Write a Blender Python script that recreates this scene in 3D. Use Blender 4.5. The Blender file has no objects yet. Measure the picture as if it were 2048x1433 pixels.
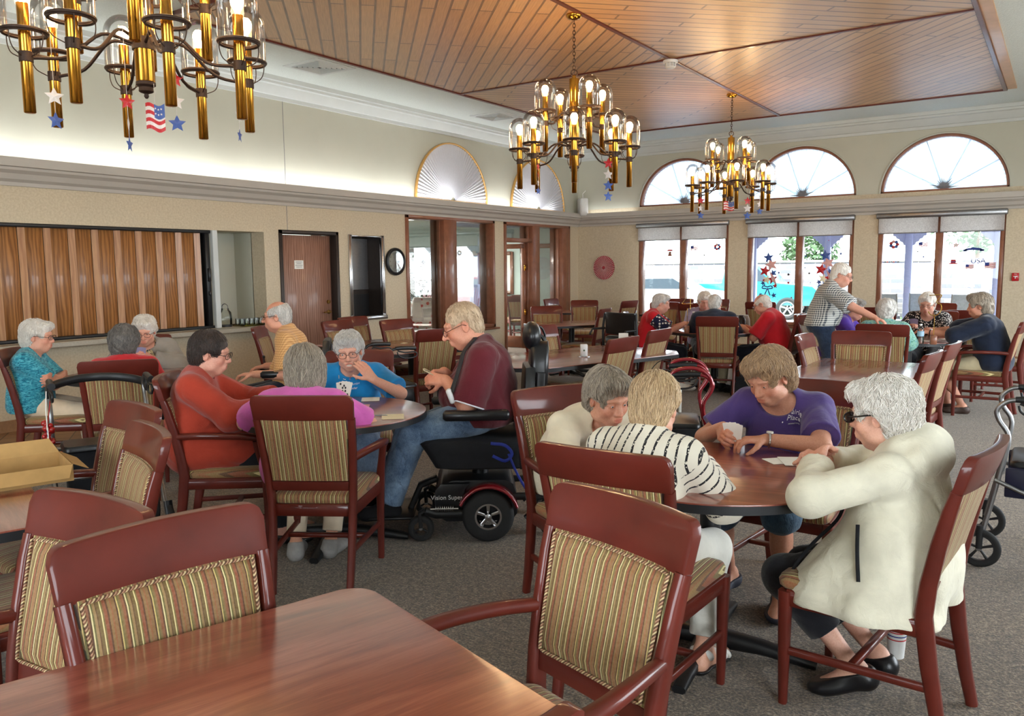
import bpy, bmesh, math, random
import numpy as np
from mathutils import Matrix, Vector
from concurrent.futures import ThreadPoolExecutor
S = bpy.context.scene
COL = S.collection
PI = math.pi
sin, cos = math.sin, math.cos

# ------------------------------------------------------------------ camera
cam = bpy.data.objects.new('camera', bpy.data.cameras.new('camera'))
COL.objects.link(cam)
YAW, PITCH, ROLL, FPX, EYE = 0.601885521, 0.112053924, 0.00969822574, 1603.69, 1.55
_f = np.array([-sin(YAW) * cos(PITCH), cos(YAW) * cos(PITCH), -sin(PITCH)])
_r = np.array([cos(YAW), sin(YAW), 0.0])
_d = np.cross(_f, _r)
_r2 = cos(ROLL) * _r + sin(ROLL) * _d
_d2 = -sin(ROLL) * _r + cos(ROLL) * _d
_m = Matrix.Identity(4)
for _i in range(3):
    _m[_i][0], _m[_i][1], _m[_i][2] = _r2[_i], -_d2[_i], -_f[_i]
_m[2][3] = EYE
cam.matrix_world = _m
cam.data.sensor_width = 36.0
cam.data.sensor_fit = 'HORIZONTAL'
cam.data.lens = FPX / 2048 * 36
cam.data.clip_start = 0.05
cam.data.clip_end = 300
S.camera = cam

# ------------------------------------------------------------------ world, sun, daylight, exposure
W = bpy.data.worlds.new('sky')
S.world = W
W.use_nodes = True
_bg = W.node_tree.nodes['Background']
_bg.inputs[0].default_value = (0.86, 0.94, 1.0, 1)
_bg.inputs[1].default_value = 6.0

def light(name, kind, loc, energy, color=(1, 1, 1), rot=(0, 0, 0), size=None, sizey=None, radius=None):
    d = bpy.data.lights.new(name, kind)
    d.energy = energy
    d.color = color
    if size:
        d.shape = 'RECTANGLE' if sizey else 'SQUARE'
        d.size = size
        if sizey:
            d.size_y = sizey
    if radius is not None:
        d.shadow_soft_size = radius
    o = bpy.data.objects.new(name, d)
    COL.objects.link(o)
    o.location = loc
    o.rotation_euler = rot
    return o

sun = light('sun', 'SUN', (0, 0, 20), 4.5, (1.0, 0.96, 0.88), (math.radians(38), 0, math.radians(-22)))
sun.data.angle = 0.02

def portal(name, loc, rot, sx, sy):
    o = light(name, 'AREA', loc, 1, rot=rot, size=sx, sizey=sy)
    o.data.cycles.is_portal = True
    return o

# light comes in through the back windows, the half-round windows, the windows of the unseen
# side wall and rear wall, and the sun room beside the hall
for _i, _x in enumerate((-6.1, -3.92, -1.72)):
    portal('window_portal', (_x, 14.92, 1.3), (PI / 2, 0, PI), 1.9, 1.7)
    portal('arch_portal', (_x, 14.92, 3.12), (PI / 2, 0, PI), 1.7, 0.9)
for _y in (-0.9, 6.0, 10.5):
    portal('side_portal', (2.62, _y, 1.6), (PI / 2, 0, PI / 2), 3.4, 2.2)
for _x in (-2.4,):
    portal('rear_portal', (_x, -3.62, 1.6), (PI / 2, 0, 0), 3.4, 2.2)

# cove tubes hidden behind the lip of the left cornice
for _i in range(6):
    light('cove_tube', 'AREA', (-8.27, 0.2 + 2.45 * _i, 2.60), 6, (0.95, 0.98, 1.0), (PI, 0.25, 0), 0.04, 2.4)
    light('cove_tube', 'AREA', (-8.235, 0.2 + 2.45 * _i, 2.61), 24, (0.90, 0.96, 1.0), (PI, 0.75, 0), 0.04, 2.4)
for _x in (-7.6,):
    light('cove_tube', 'AREA', (_x, 14.61, 2.60), 0.8, (0.95, 0.98, 1.0), (PI, 0, 0), 1.0, 0.05)
light('sun_room_fill', 'AREA', (-11.6, 12.4, 2.55), 220, (1, 0.97, 0.92), (0, 0, 0), 1.2, 0.6)  # added fill light to brighten the sun room, no fitting behind it

VS = S.view_settings
VS.view_transform = 'Standard'
VS.look = 'None'
VS.gamma = 1
VS.use_curve_mapping = False
VS.exposure = 1.08
S.display_settings.display_device = 'sRGB'
cy = S.cycles
cy.max_bounces = 7
cy.diffuse_bounces = 4
cy.glossy_bounces = 3
cy.transmission_bounces = 4
cy.transparent_max_bounces = 16
cy.caustics_reflective = False
cy.caustics_refractive = False
cy.sample_clamp_indirect = 6
cy.use_denoising = True

# ------------------------------------------------------------------ tagging
def tag(o, label=None, cat=None, group=None, kind=None):
    for k, v in (('label', label), ('category', cat), ('group', group), ('kind', kind)):
        if v:
            o[k] = v
    return o

def empty(name, loc=(0, 0, 0), rz=0, label=None, cat=None, group=None, kind=None):
    o = bpy.data.objects.new(name, None)
    COL.objects.link(o)
    o.location = loc
    o.rotation_euler = (0, 0, rz)
    o.empty_display_size = 0.1
    return tag(o, label, cat, group, kind)

def kids(o):
    return [c for c in bpy.data.objects if c.parent == o]

CHILD = {}
def copy_tree(o, loc=None, rz=None, label=None, group=None, parent=None, skip=()):
    c = o.copy()
    COL.objects.link(c)
    if parent is not None:
        c.parent = parent
    if loc is not None:
        c.location = loc
    if rz is not None:
        c.rotation_euler = (0, 0, rz)
    if label:
        c['label'] = label
    if group:
        c['group'] = group
    for ch in CHILD.get(o.name, []):
        if not ch.name.startswith(tuple(skip) or ('-',)):
            copy_tree(ch, parent=c)
    return c

def adopt(o, parent):
    if parent is not None:
        o.parent = parent
        CHILD.setdefault(parent.name, []).append(o)
    return o

# ------------------------------------------------------------------ materials
def srgb(r, g=None, b=None):
    if g is None:
        r, g, b = r
    f = lambda c: (c / 255 / 12.92) if c / 255 <= 0.04045 else ((c / 255 + 0.055) / 1.055) ** 2.4
    return (f(r), f(g), f(b), 1.0)

class NT:
    """small wrapper around a material's node tree"""
    def __init__(s, name):
        s.m = bpy.data.materials.new(name)
        s.m.use_nodes = True
        s.t = s.m.node_tree
        s.b = s.t.nodes['Principled BSDF']
        s.out = s.t.nodes['Material Output']
    def n(s, kind, **kw):
        nd = s.t.nodes.new(kind)
        for k, v in kw.items():
            if k in nd.inputs:
                nd.inputs[k].default_value = v
            else:
                setattr(nd, k, v)
        return nd
    def l(s, a, b):
        s.t.links.new(a, b)
    def tex(s, kind='Object', scale=(1, 1, 1), rot=(0, 0, 0), loc=(0, 0, 0)):
        c = s.n('ShaderNodeTexCoord')
        mp = s.n('ShaderNodeMapping')
        mp.inputs['Scale'].default_value = scale
        mp.inputs['Rotation'].default_value = rot
        mp.inputs['Location'].default_value = loc
        s.l(c.outputs[kind], mp.inputs[0])
        return mp.outputs[0]
    def noise(s, vec, scale=5, detail=3, rough=0.55, dist=0):
        nd = s.n('ShaderNodeTexNoise')
        nd.inputs['Scale'].default_value = scale
        nd.inputs['Detail'].default_value = detail
        nd.inputs['Roughness'].default_value = rough
        nd.inputs['Distortion'].default_value = dist
        if vec is not None:
            s.l(vec, nd.inputs['Vector'])
        return nd.outputs[0]
    def ramp(s, fac, stops, interp='LINEAR'):
        nd = s.n('ShaderNodeValToRGB')
        cr = nd.color_ramp
        cr.interpolation = interp
        while len(cr.elements) < len(stops):
            cr.elements.new(0.5)
        for e, (p, c) in zip(cr.elements, stops):
            e.position = p
            e.color = c if len(c) == 4 else (*c, 1)
        s.l(fac, nd.inputs[0])
        return nd.outputs[0]
    def math(s, op, a, b=None, c=None):
        nd = s.n('ShaderNodeMath', operation=op)
        for i, v in enumerate((a, b, c)):
            if v is None:
                continue
            if isinstance(v, (int, float)):
                nd.inputs[i].default_value = v
            else:
                s.l(v, nd.inputs[i])
        return nd.outputs[0]
    def sep(s, vec):
        nd = s.n('ShaderNodeSeparateXYZ')
        s.l(vec, nd.inputs[0])
        return nd.outputs
    def comb(s, x, y, z):
        nd = s.n('ShaderNodeCombineXYZ')
        for i, v in enumerate((x, y, z)):
            if isinstance(v, (int, float)):
                nd.inputs[i].default_value = v
            else:
                s.l(v, nd.inputs[i])
        return nd.outputs[0]
    def mix(s, fac, a, b, blend='MIX'):
        nd = s.n('ShaderNodeMix', data_type='RGBA', blend_type=blend)
        for i, v in ((0, fac), (6, a), (7, b)):
            if isinstance(v, (int, float)):
                nd.inputs[i].default_value = v
            elif isinstance(v, tuple):
                nd.inputs[i].default_value = v
            else:
                s.l(v, nd.inputs[i])
        return nd.outputs[2]
    def bump(s, h, strength=0.3, dist=0.01):
        nd = s.n('ShaderNodeBump')
        nd.inputs['Strength'].default_value = strength
        nd.inputs['Distance'].default_value = dist
        s.l(h, nd.inputs['Height'])
        s.l(nd.outputs[0], s.b.inputs['Normal'])
    def set(s, color=None, rough=None, metal=None, coat=None, coat_rough=0.1, spec=None, sheen=None, emit=None, es=None, alpha=None):
        i = s.b.inputs
        if color is not None:
            if isinstance(color, tuple):
                i['Base Color'].default_value = color
            else:
                s.l(color, i['Base Color'])
        if rough is not None:
            i['Roughness'].default_value = rough
        if metal is not None:
            i['Metallic'].default_value = metal
        if coat is not None:
            i['Coat Weight'].default_value = coat
            i['Coat Roughness'].default_value = coat_rough
        if spec is not None:
            i['Specular IOR Level'].default_value = spec
        if sheen is not None:
            i['Sheen Weight'].default_value = sheen
            i['Sheen Roughness'].default_value = 0.5
        if emit is not None:
            i['Emission Color'].default_value = emit
            i['Emission Strength'].default_value = es or 1
        return s

M = {}
def plain(name, color, rough=0.5, metal=0.0, coat=None, var=0.12, scale=30, bump=0.0, bscale=200, sheen=None, spec=None, bdist=0.002):
    """one colour with a little procedural variation and optional grain"""
    t = NT(name)
    v = t.tex()
    a = tuple(c * (1 - var) for c in color[:3]) + (1,)
    b = tuple(min(1, c * (1 + var)) for c in color[:3]) + (1,)
    t.set(t.ramp(t.noise(v, scale), [(0.3, a), (0.7, b)]), rough, metal, coat, sheen=sheen, spec=spec)
    if bump:
        t.bump(t.noise(v, bscale, 4), bump, bdist)
    M[name] = t.m
    return t.m

def cloth(name, color, fold=0.5, weave=0.25, var=0.1, rough=0.85):
    """woven cloth: fine weave and soft creases"""
    t = NT(name)
    v = t.tex()
    a = tuple(c * (1 - var) for c in color[:3]) + (1,)
    b = tuple(min(1, c * (1 + var)) for c in color[:3]) + (1,)
    t.set(t.ramp(t.noise(v, 9, 5), [(0.3, a), (0.7, b)]), rough, sheen=0.25, spec=0.25)
    h = t.math('ADD', t.math('MULTIPLY', t.noise(v, 14, 4, 0.5, 0.8), fold), t.math('MULTIPLY', t.noise(v, 420, 2), weave * 0.25))
    t.bump(h, 0.55, 0.02)
    M[name] = t.m
    return t

plain('mahogany', srgb(94, 31, 20), 0.5, coat=0.5, spec=0.25, var=0.18, scale=7)
plain('mahogany_dark', srgb(70, 22, 20), 0.32, coat=0.5, var=0.18, scale=7)
plain('black_plastic', srgb(24, 24, 27), 0.42, var=0.1, bump=0.1, bscale=500)
plain('black_metal', srgb(20, 20, 22), 0.45, var=0.1)
plain('black_vinyl', srgb(22, 22, 25), 0.33, var=0.15, bump=0.12, bscale=260)
plain('black_fabric', srgb(20, 21, 26), 0.9, var=0.2, bump=0.3, bscale=400)
plain('rubber', srgb(30, 30, 31), 0.75, var=0.15, bump=0.2, bscale=150)
plain('steel', srgb(205, 205, 208), 0.22, 1.0, var=0.04)
plain('dull_steel', srgb(150, 150, 152), 0.38, 1.0, var=0.06)
plain('brass', srgb(196, 138, 52), 0.16, 1.0, var=0.08, scale=5)
plain('iron', srgb(62, 46, 38), 0.5, 0.5, var=0.2, scale=40)
plain('white_plastic', srgb(228, 228, 226), 0.4, var=0.03)
plain('paper', srgb(238, 236, 228), 0.7, var=0.03)
plain('card_pink', srgb(226, 170, 165), 0.6, var=0.05)
plain('card_cream', srgb(240, 230, 196), 0.6, var=0.05)
plain('ink', srgb(40, 40, 46), 0.6, var=0.1)
plain('ink_gray', srgb(130, 130, 135), 0.6, var=0.1)
plain('ink_red', srgb(190, 40, 44), 0.6, var=0.1)
plain('ink_blue', srgb(40, 62, 140), 0.6, var=0.1)
plain('star_red', srgb(190, 30, 38), 0.35, var=0.1)
plain('star_blue', srgb(60, 88, 158), 0.4, var=0.1)
plain('star_white', srgb(222, 214, 210), 0.4, var=0.06)
plain('thread', srgb(205, 200, 196), 0.6)
plain('red_enamel', srgb(140, 22, 36), 0.2, 0.3, coat=1.0, var=0.08)
plain('red_bead', srgb(170, 24, 24), 0.25, coat=0.6)
plain('blue_strap', srgb(34, 52, 150), 0.6)
plain('cardboard', srgb(176, 138, 84), 0.85, var=0.1, scale=14, bump=0.08)
plain('cornice_paint', srgb(188, 182, 174), 0.6, var=0.03, scale=4)
plain('crown_paint', srgb(206, 210, 208), 0.6, var=0.03, scale=4)
plain('ceiling_texture', srgb(222, 228, 224), 0.85, var=0.04, scale=70, bump=0.9, bscale=55, bdist=0.012)
plain('upper_wall', srgb(196, 195, 180), 0.8, var=0.02, scale=3, bump=0.05)
plain('sunroom_wall', srgb(196, 208, 200), 0.8, var=0.02, scale=3)
plain('window_wood', srgb(140, 88, 64), 0.4, coat=0.4, var=0.16, scale=9)
plain('wood_trim_dark', srgb(92, 34, 24), 0.4, coat=0.3, var=0.15, scale=9)
plain('light_oak', srgb(206, 156, 112), 0.4, coat=0.3, var=0.1, scale=5)
plain('bronze_frame', srgb(58, 50, 46), 0.45, 0.4, var=0.08)
plain('counter', srgb(176, 168, 152), 0.35, var=0.08, scale=60)
plain('gold_trim', srgb(206, 160, 92), 0.4, 0.2, var=0.1)
plain('shade_fabric', srgb(206, 202, 198), 0.9, var=0.06, scale=40)
plain('grass_green', srgb(58, 82, 42), 0.9, var=0.3, scale=8)
plain('leaf', srgb(46, 74, 36), 0.6, var=0.3, scale=30)
plain('pale_concrete', srgb(176, 172, 166), 0.9, var=0.05, scale=3)
plain('asphalt', srgb(112, 112, 116), 0.9, var=0.08, scale=3)
plain('porch_paint', srgb(164, 168, 200), 0.7, var=0.05)
plain('teal_paint', srgb(24, 104, 112), 0.25, coat=0.8)
plain('car_red', srgb(130, 14, 28), 0.25, coat=0.8)
plain('car_white', srgb(220, 222, 226), 0.25, coat=0.8)
plain('car_glass', srgb(50, 60, 70), 0.1, coat=0.5)
plain('green_cloth', srgb(70, 98, 62), 0.9, var=0.15, bump=0.2)
plain('brass_dark', srgb(150, 116, 60), 0.3, 0.9)
plain('water_bottle', srgb(160, 190, 214), 0.15, var=0.05)
plain('tile_brown', srgb(150, 112, 78), 0.5)

def m_cream_wall():
    t = NT('lower_wall')
    v = t.tex()
    n = t.noise(v, 45, 5, 0.7)
    t.set(t.ramp(n, [(0.35, srgb(196, 180, 152)), (0.65, srgb(214, 200, 174))]), 0.75)
    t.bump(n, 0.25, 0.004)
    M['lower_wall'] = t.m
m_cream_wall()

def m_carpet():
    t = NT('carpet')
    v = t.tex()
    a = t.noise(t.tex(scale=(1, 1, 1)), 95, 4, 0.75)
    b = t.noise(v, 32, 3, 0.6)
    c = t.noise(v, 1.2, 2)
    f = t.math('ADD', t.math('MULTIPLY', a, 0.72), t.math('ADD', t.math('MULTIPLY', b, 0.26), t.math('MULTIPLY', c, 0.08)))
    t.set(t.ramp(f, [(0.40, srgb(34, 26, 20)), (0.48, srgb(78, 64, 51)), (0.55, srgb(114, 97, 79)), (0.63, srgb(166, 147, 122))]), 0.95, sheen=0.35, spec=0.2)
    t.bump(a, 0.8, 0.012)
    M['carpet'] = t.m
m_carpet()

def m_tile():
    t = NT('floor_tile')
    br = t.n('ShaderNodeTexBrick')
    br.offset = 0.5
    for k, x in (('Color1', srgb(158, 118, 82)), ('Color2', srgb(126, 90, 62)), ('Mortar', srgb(70, 52, 40)), ('Scale', 1.0), ('Mortar Size', 0.006), ('Brick Width', 0.2), ('Row Height', 0.2)):
        br.inputs[k].default_value = x
    t.l(t.tex(rot=(0, 0, 0.6)), br.inputs[0])
    t.set(br.outputs[0], 0.45)
    M['floor_tile'] = t.m
m_tile()

def m_table(name='table_wood', tint=1.0, lo=(108, 50, 40), mid=(142, 72, 56), hi=(170, 98, 78)):
    t = NT(name)
    v = t.tex(scale=(0.9, 9, 1))
    n = t.noise(v, 2.4, 6, 0.62, 0.5)
    f = t.noise(t.tex(scale=(6, 130, 1)), 2, 3, 0.6)
    g = t.math('ADD', t.math('MULTIPLY', n, 0.8), t.math('MULTIPLY', f, 0.2))
    t.set(t.ramp(g, [(0.33, srgb(*lo)), (0.5, srgb(*mid)), (0.66, srgb(*hi))]), 0.28, coat=1.0, coat_rough=0.15)
    M[name] = t.m
m_table()

def m_stripe():
    """upholstery: narrow woven stripes running up the back and along the seat"""
    t = NT('stripe_fabric')
    v = t.tex()
    x = t.sep(v)[0]
    fr = t.math('FRACT', t.math('MULTIPLY', t.math('ADD', x, 10.0), 1 / 0.074))
    cols = [(150, 116, 70), (96, 62, 36), (150, 84, 54), (128, 110, 62), (232, 216, 152), (120, 96, 52), (104, 72, 40), (162, 130, 82), (110, 104, 54),
            (236, 222, 164), (96, 60, 34), (150, 92, 58), (140, 112, 66), (118, 112, 60), (220, 194, 122), (88, 54, 32), (146, 108, 66), (158, 100, 62)]
    wid = [3, 2, 4, 2, 1.5, 4, 1.2, 3, 2, 1.6, 2, 3.5, 2.5, 2, 1.4, 2, 4, 2]
    tot = sum(wid); p = 0; st = []
    for w, c in zip(wid, cols):
        st.append((p / tot, srgb(*c))); p += w
    c = t.ramp(fr, st, 'CONSTANT')
    t.set(t.mix(0.12, c, t.ramp(t.noise(v, 160, 2), [(0.3, (0.02, 0.015, 0.01, 1)), (0.7, (0.5, 0.4, 0.3, 1))])), 0.6, sheen=0.15, spec=0.35)
    t.bump(t.math('ADD', t.noise(v, 500, 2), t.math('MULTIPLY', t.math('PINGPONG', t.math('MULTIPLY', x, 160), 1), 0.5)), 0.2, 0.002)
    M['stripe_fabric'] = t.m
    t = NT('piping_fabric')
    v = t.tex()
    s3 = t.sep(v)
    fr = t.math('FRACT', t.math('MULTIPLY', t.math('ADD', t.math('ADD', s3[0], s3[2]), 10.0), 55.0))
    t.set(t.ramp(fr, [(0, srgb(90, 60, 40)), (0.3, srgb(206, 186, 140)), (0.55, srgb(120, 80, 56)), (0.8, srgb(180, 140, 110))], 'CONSTANT'), 0.75)
    M['piping_fabric'] = t.m
m_stripe()

def m_planks():
    t = NT('ceiling_planks')
    o = t.sep(t.tex())
    u = t.math('ABSOLUTE', o[0]); w = t.math('ABSOLUTE', o[1])
    across = t.math('MULTIPLY', t.math('ADD', u, w), 0.70711)
    along = t.math('MULTIPLY', t.math('SUBTRACT', u, w), 0.70711)
    quad = t.math('ADD', t.math('MULTIPLY', t.math('SIGN', o[0]), 3.3), t.math('MULTIPLY', t.math('SIGN', o[1]), 7.7))
    br = t.n('ShaderNodeTexBrick')
    br.offset = 0.37; br.offset_frequency = 2; br.squash = 1
    for k, x in (('Color1', srgb(206, 164, 114)), ('Color2', srgb(178, 132, 86)), ('Mortar', srgb(40, 24, 16)), ('Scale', 1.0), ('Mortar Size', 0.011), ('Mortar Smooth', 0.05), ('Bias', -0.1), ('Brick Width', 1.9), ('Row Height', 0.135)):
        br.inputs[k].default_value = x
    t.l(t.comb(t.math('ADD', along, t.math('ADD', quad, 20)), across, 0), br.inputs[0])
    g = t.noise(t.comb(t.math('MULTIPLY', along, 2), t.math('MULTIPLY', across, 40), quad), 2, 4)
    c = t.mix(0.35, br.outputs[0], t.ramp(g, [(0.3, srgb(150, 98, 60)), (0.7, srgb(222, 176, 128))]))
    t.set(c, 0.4, coat=0.3, coat_rough=0.3)
    t.bump(t.math('SUBTRACT', 1, br.outputs[1]), 0.5, 0.01)
    M['ceiling_planks'] = t.m
m_planks()

def m_grain(name, lo, hi, vert=True, rough=0.45):
    t = NT(name)
    sc = (14, 14, 0.8) if vert else (0.8, 14, 14)
    n = t.noise(t.tex(scale=sc), 3.0, 6, 0.6, 1.2)
    wv = t.n('ShaderNodeTexWave', wave_type='BANDS')
    wv.bands_direction = 'Y'
    wv.inputs['Scale'].default_value = 3; wv.inputs['Distortion'].default_value = 9; wv.inputs['Detail'].default_value = 3
    t.l(t.tex(scale=(3, 3, 0.5)), wv.inputs[0])
    f = t.math('ADD', t.math('MULTIPLY', n, 0.65), t.math('MULTIPLY', wv.outputs[1], 0.35))
    t.set(t.ramp(f, [(0.25, srgb(*lo)), (0.75, srgb(*hi))]), rough, coat=0.2)
    M[name] = t.m
m_grain('oak_panel', (120, 74, 36), (176, 120, 66))
m_grain('oak_edge_lit', (176, 122, 84), (206, 156, 112))  # paler than the panel oak: light on the angled edges put into the colour
m_grain('door_wood', (128, 88, 70), (172, 130, 110))

def m_glass(name, tint=(1, 1, 1, 1), refl=1.0, rough=0.0):
    t = NT(name)
    t.t.nodes.remove(t.b)
    tr = t.n('ShaderNodeBsdfTransparent'); tr.inputs[0].default_value = tint
    gl = t.n('ShaderNodeBsdfGlossy'); gl.inputs['Roughness'].default_value = rough
    fr = t.n('ShaderNodeFresnel'); fr.inputs[0].default_value = 1.45
    mx = t.n('ShaderNodeMixShader')
    t.l(t.math('MULTIPLY', fr.outputs[0], refl), mx.inputs[0])
    t.l(tr.outputs[0], mx.inputs[1]); t.l(gl.outputs[0], mx.inputs[2])
    t.l(mx.outputs[0], t.out.inputs[0])
    M[name] = t.m
m_glass('window_glass', (0.97, 0.99, 0.98, 1), 0.8)
m_glass('dome_glass', (0.99, 0.98, 0.97, 1), 0.7, 0.02)
m_glass('jar_glass', (0.93, 0.95, 0.93, 1), 1.5, 0.02)
m_glass('lens_glass', (0.97, 0.97, 0.96, 1), 0.6)
m_glass('yellow_glass', (0.92, 0.86, 0.35, 1), 1.2, 0.02)

def m_emit(name, color, st):
    t = NT(name)
    t.set((0.9, 0.8, 0.6, 1), 0.4, emit=color, es=st)
    M[name] = t.m
m_emit('bulb', (1.0, 0.66, 0.34, 1), 42)

def m_shade():
    """translucent blind cloth"""
    t = NT('blind_cloth')
    t.t.nodes.remove(t.b)
    v = t.tex()
    n = t.ramp(t.noise(v, 60, 4, 0.7), [(0.3, srgb(214, 210, 208)), (0.7, srgb(248, 246, 244))])
    d = t.n('ShaderNodeBsdfDiffuse'); tl = t.n('ShaderNodeBsdfTranslucent'); mx = t.n('ShaderNodeMixShader')
    t.l(n, d.inputs[0]); t.l(n, tl.inputs[0]); mx.inputs[0].default_value = 0.72
    t.l(d.outputs[0], mx.inputs[1]); t.l(tl.outputs[0], mx.inputs[2]); t.l(mx.outputs[0], t.out.inputs[0])
    M['blind_cloth'] = t.m
    t = NT('pleated_paper')
    t.t.nodes.remove(t.b)
    d = t.n('ShaderNodeBsdfDiffuse'); tl = t.n('ShaderNodeBsdfTranslucent'); mx = t.n('ShaderNodeMixShader')
    d.inputs[0].default_value = tl.inputs[0].default_value = (0.64, 0.75, 0.83, 1); mx.inputs[0].default_value = 0.55
    t.l(d.outputs[0], mx.inputs[1]); t.l(tl.outputs[0], mx.inputs[2]); t.l(mx.outputs[0], t.out.inputs[0])
    M['pleated_paper'] = t.m
m_shade()
plain('pleated_gray', srgb(206, 206, 212), 0.7, var=0.03)

def m_brick():
    t = NT('stone_wall')
    br = t.n('ShaderNodeTexBrick')
    for k, x in (('Color1', srgb(116, 108, 108)), ('Color2', srgb(84, 86, 96)), ('Mortar', srgb(150, 146, 142)), ('Scale', 1.0), ('Mortar Size', 0.012), ('Brick Width', 0.4), ('Row Height', 0.16)):
        br.inputs[k].default_value = x
    t.l(t.tex(rot=(PI / 2, 0, 0)), br.inputs[0])
    t.set(br.outputs[0], 0.9)
    M['stone_wall'] = t.m
m_brick()

# ------------------------------------------------------------------ mesh building
def rot2(x, y, a):
    return x * cos(a) - y * sin(a), x * sin(a) + y * cos(a)

class MB:
    def __init__(s):
        s.v = []; s.f = []
    def add(s, vs, fs):
        o = len(s.v)
        s.v.extend([tuple(map(float, p)) for p in vs])
        s.f.extend([tuple(i + o for i in f) for f in fs])
        return s
    def loft(s, rings, cap=True, closed=False):
        n = len(rings[0]); o = len(s.v)
        for r in rings:
            s.v.extend([tuple(map(float, p)) for p in r])
        m = len(rings)
        for i in range(m if closed else m - 1):
            a = o + i * n; b = o + ((i + 1) % m) * n
            for j in range(n):
                k = (j + 1) % n
                s.f.append((a + j, a + k, b + k, b + j))
        if cap and not closed:
            s.f.append(tuple(o + j for j in reversed(range(n))))
            s.f.append(tuple(o + (m - 1) * n + j for j in range(n)))
        return s
    def box(s, c, d, ch=0.0, rz=0, rx=0):
        """box with chamfered edges, centre c, full sizes d"""
        x, y, z = d[0] / 2, d[1] / 2, d[2] / 2
        ch = min(ch, x * .49, y * .49, z * .49)
        def ring(xx, yy, zz, e):
            return [(-xx + e, -yy, zz), (xx - e, -yy, zz), (xx, -yy + e, zz), (xx, yy - e, zz), (xx - e, yy, zz), (-xx + e, yy, zz), (-xx, yy - e, zz), (-xx, -yy + e, zz)]
        if ch > 0:
            rs = [ring(x - ch, y - ch, -z, ch * .4), ring(x, y, -z + ch, ch), ring(x, y, z - ch, ch), ring(x - ch, y - ch, z, ch * .4)]
        else:
            rs = [[(-x, -y, k), (x, -y, k), (x, y, k), (-x, y, k)] for k in (-z, z)]
        out = []
        for r in rs:
            q = []
            for p in r:
                px, py, pz = p
                if rx:
                    py, pz = rot2(py, pz, rx)
                if rz:
                    px, py = rot2(px, py, rz)
                q.append((px + c[0], py + c[1], pz + c[2]))
            out.append(q)
        return s.loft(out)
    def rectsweep(s, pts, w, h, side=(1, 0, 0), ch=0.004, closed=False):
        """rectangular bar along pts; w along side, h across; w/h may be lists"""
        pts = [np.array(p, float) for p in pts]; n = len(pts); side = np.array(side, float); rings = []
        for i, p in enumerate(pts):
            if closed:
                t = pts[(i + 1) % n] - pts[i - 1]
            else:
                t = pts[min(i + 1, n - 1)] - pts[max(i - 1, 0)]
            t /= np.linalg.norm(t)
            a = side - t * np.dot(side, t); a /= np.linalg.norm(a); b = np.cross(t, a)
            ww = (w[i] if isinstance(w, (list, tuple)) else w) / 2; hh = (h[i] if isinstance(h, (list, tuple)) else h) / 2
            e = min(ch, ww * .6, hh * .6)
            rings.append([p + a * x + b * y for x, y in ((-ww + e, -hh), (ww - e, -hh), (ww, -hh + e), (ww, hh - e), (ww - e, hh), (-ww + e, hh), (-ww, hh - e), (-ww, -hh + e))])
        return s.loft(rings, closed=closed)
    def tube(s, pts, r, n=8, closed=False, cap=True):
        pts = [np.array(p, float) for p in pts]; m = len(pts); rings = []; a = None
        for i, p in enumerate(pts):
            t = (pts[(i + 1) % m] - pts[i - 1]) if closed else (pts[min(i + 1, m - 1)] - pts[max(i - 1, 0)])
            t = t / (np.linalg.norm(t) + 1e-12)
            if a is None:
                a = np.cross(t, (0, 0, 1.0))
                if np.linalg.norm(a) < .1:
                    a = np.cross(t, (1.0, 0, 0))
            a = a - t * np.dot(a, t); a /= np.linalg.norm(a) + 1e-12; b = np.cross(t, a)
            rr = r[i] if isinstance(r, (list, tuple)) else r
            rings.append([p + rr * (a * cos(2 * PI * k / n) + b * sin(2 * PI * k / n)) for k in range(n)])
        return s.loft(rings, cap=cap, closed=closed)
    def lathe(s, prof, c=(0, 0, 0), n=20, axis='z', cap=True):
        rings = []
        for r, z in prof:
            ring = []
            for k in range(n):
                a = 2 * PI * k / n; x, y = max(r, 1e-5) * cos(a), max(r, 1e-5) * sin(a)
                p = (x, y, z) if axis == 'z' else ((z, x, y) if axis == 'x' else (y, z, x))
                ring.append((p[0] + c[0], p[1] + c[1], p[2] + c[2]))
            rings.append(ring)
        return s.loft(rings, cap=cap)
    def cyl(s, a, b, r, n=16):
        return s.tube([a, b], r, n)
    def torus(s, c, R, r, n=24, m=8, axis='z', sc=(1, 1)):
        pts = []
        for k in range(n):
            a = 2 * PI * k / n; x, y = R * cos(a) * sc[0], R * sin(a) * sc[1]
            p = (x, y, 0) if axis == 'z' else ((0, x, y) if axis == 'x' else (x, 0, y))
            pts.append((p[0] + c[0], p[1] + c[1], p[2] + c[2]))
        return s.tube(pts, r, m, closed=True)
    def ball(s, c, r, n=12, m=8, sc=(1, 1, 1)):
        rings = []
        for i in range(m + 1):
            a = -PI / 2 + PI * i / m
            rings.append([(c[0] + sc[0] * r * max(cos(a), 1e-4) * cos(2 * PI * k / n), c[1] + sc[1] * r * max(cos(a), 1e-4) * sin(2 * PI * k / n), c[2] + sc[2] * r * sin(a)) for k in range(n)])
        return s.loft(rings)
    def prism(s, outline, z0, z1, plane='xy'):
        """extrude a 2-D outline; plane xy (up z), xz (along y), yz (along x)"""
        f = {'xy': lambda p, z: (p[0], p[1], z), 'xz': lambda p, z: (p[0], z, p[1]), 'yz': lambda p, z: (z, p[0], p[1])}[plane]
        return s.loft([[f(p, z0) for p in outline], [f(p, z1) for p in outline]])
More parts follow.
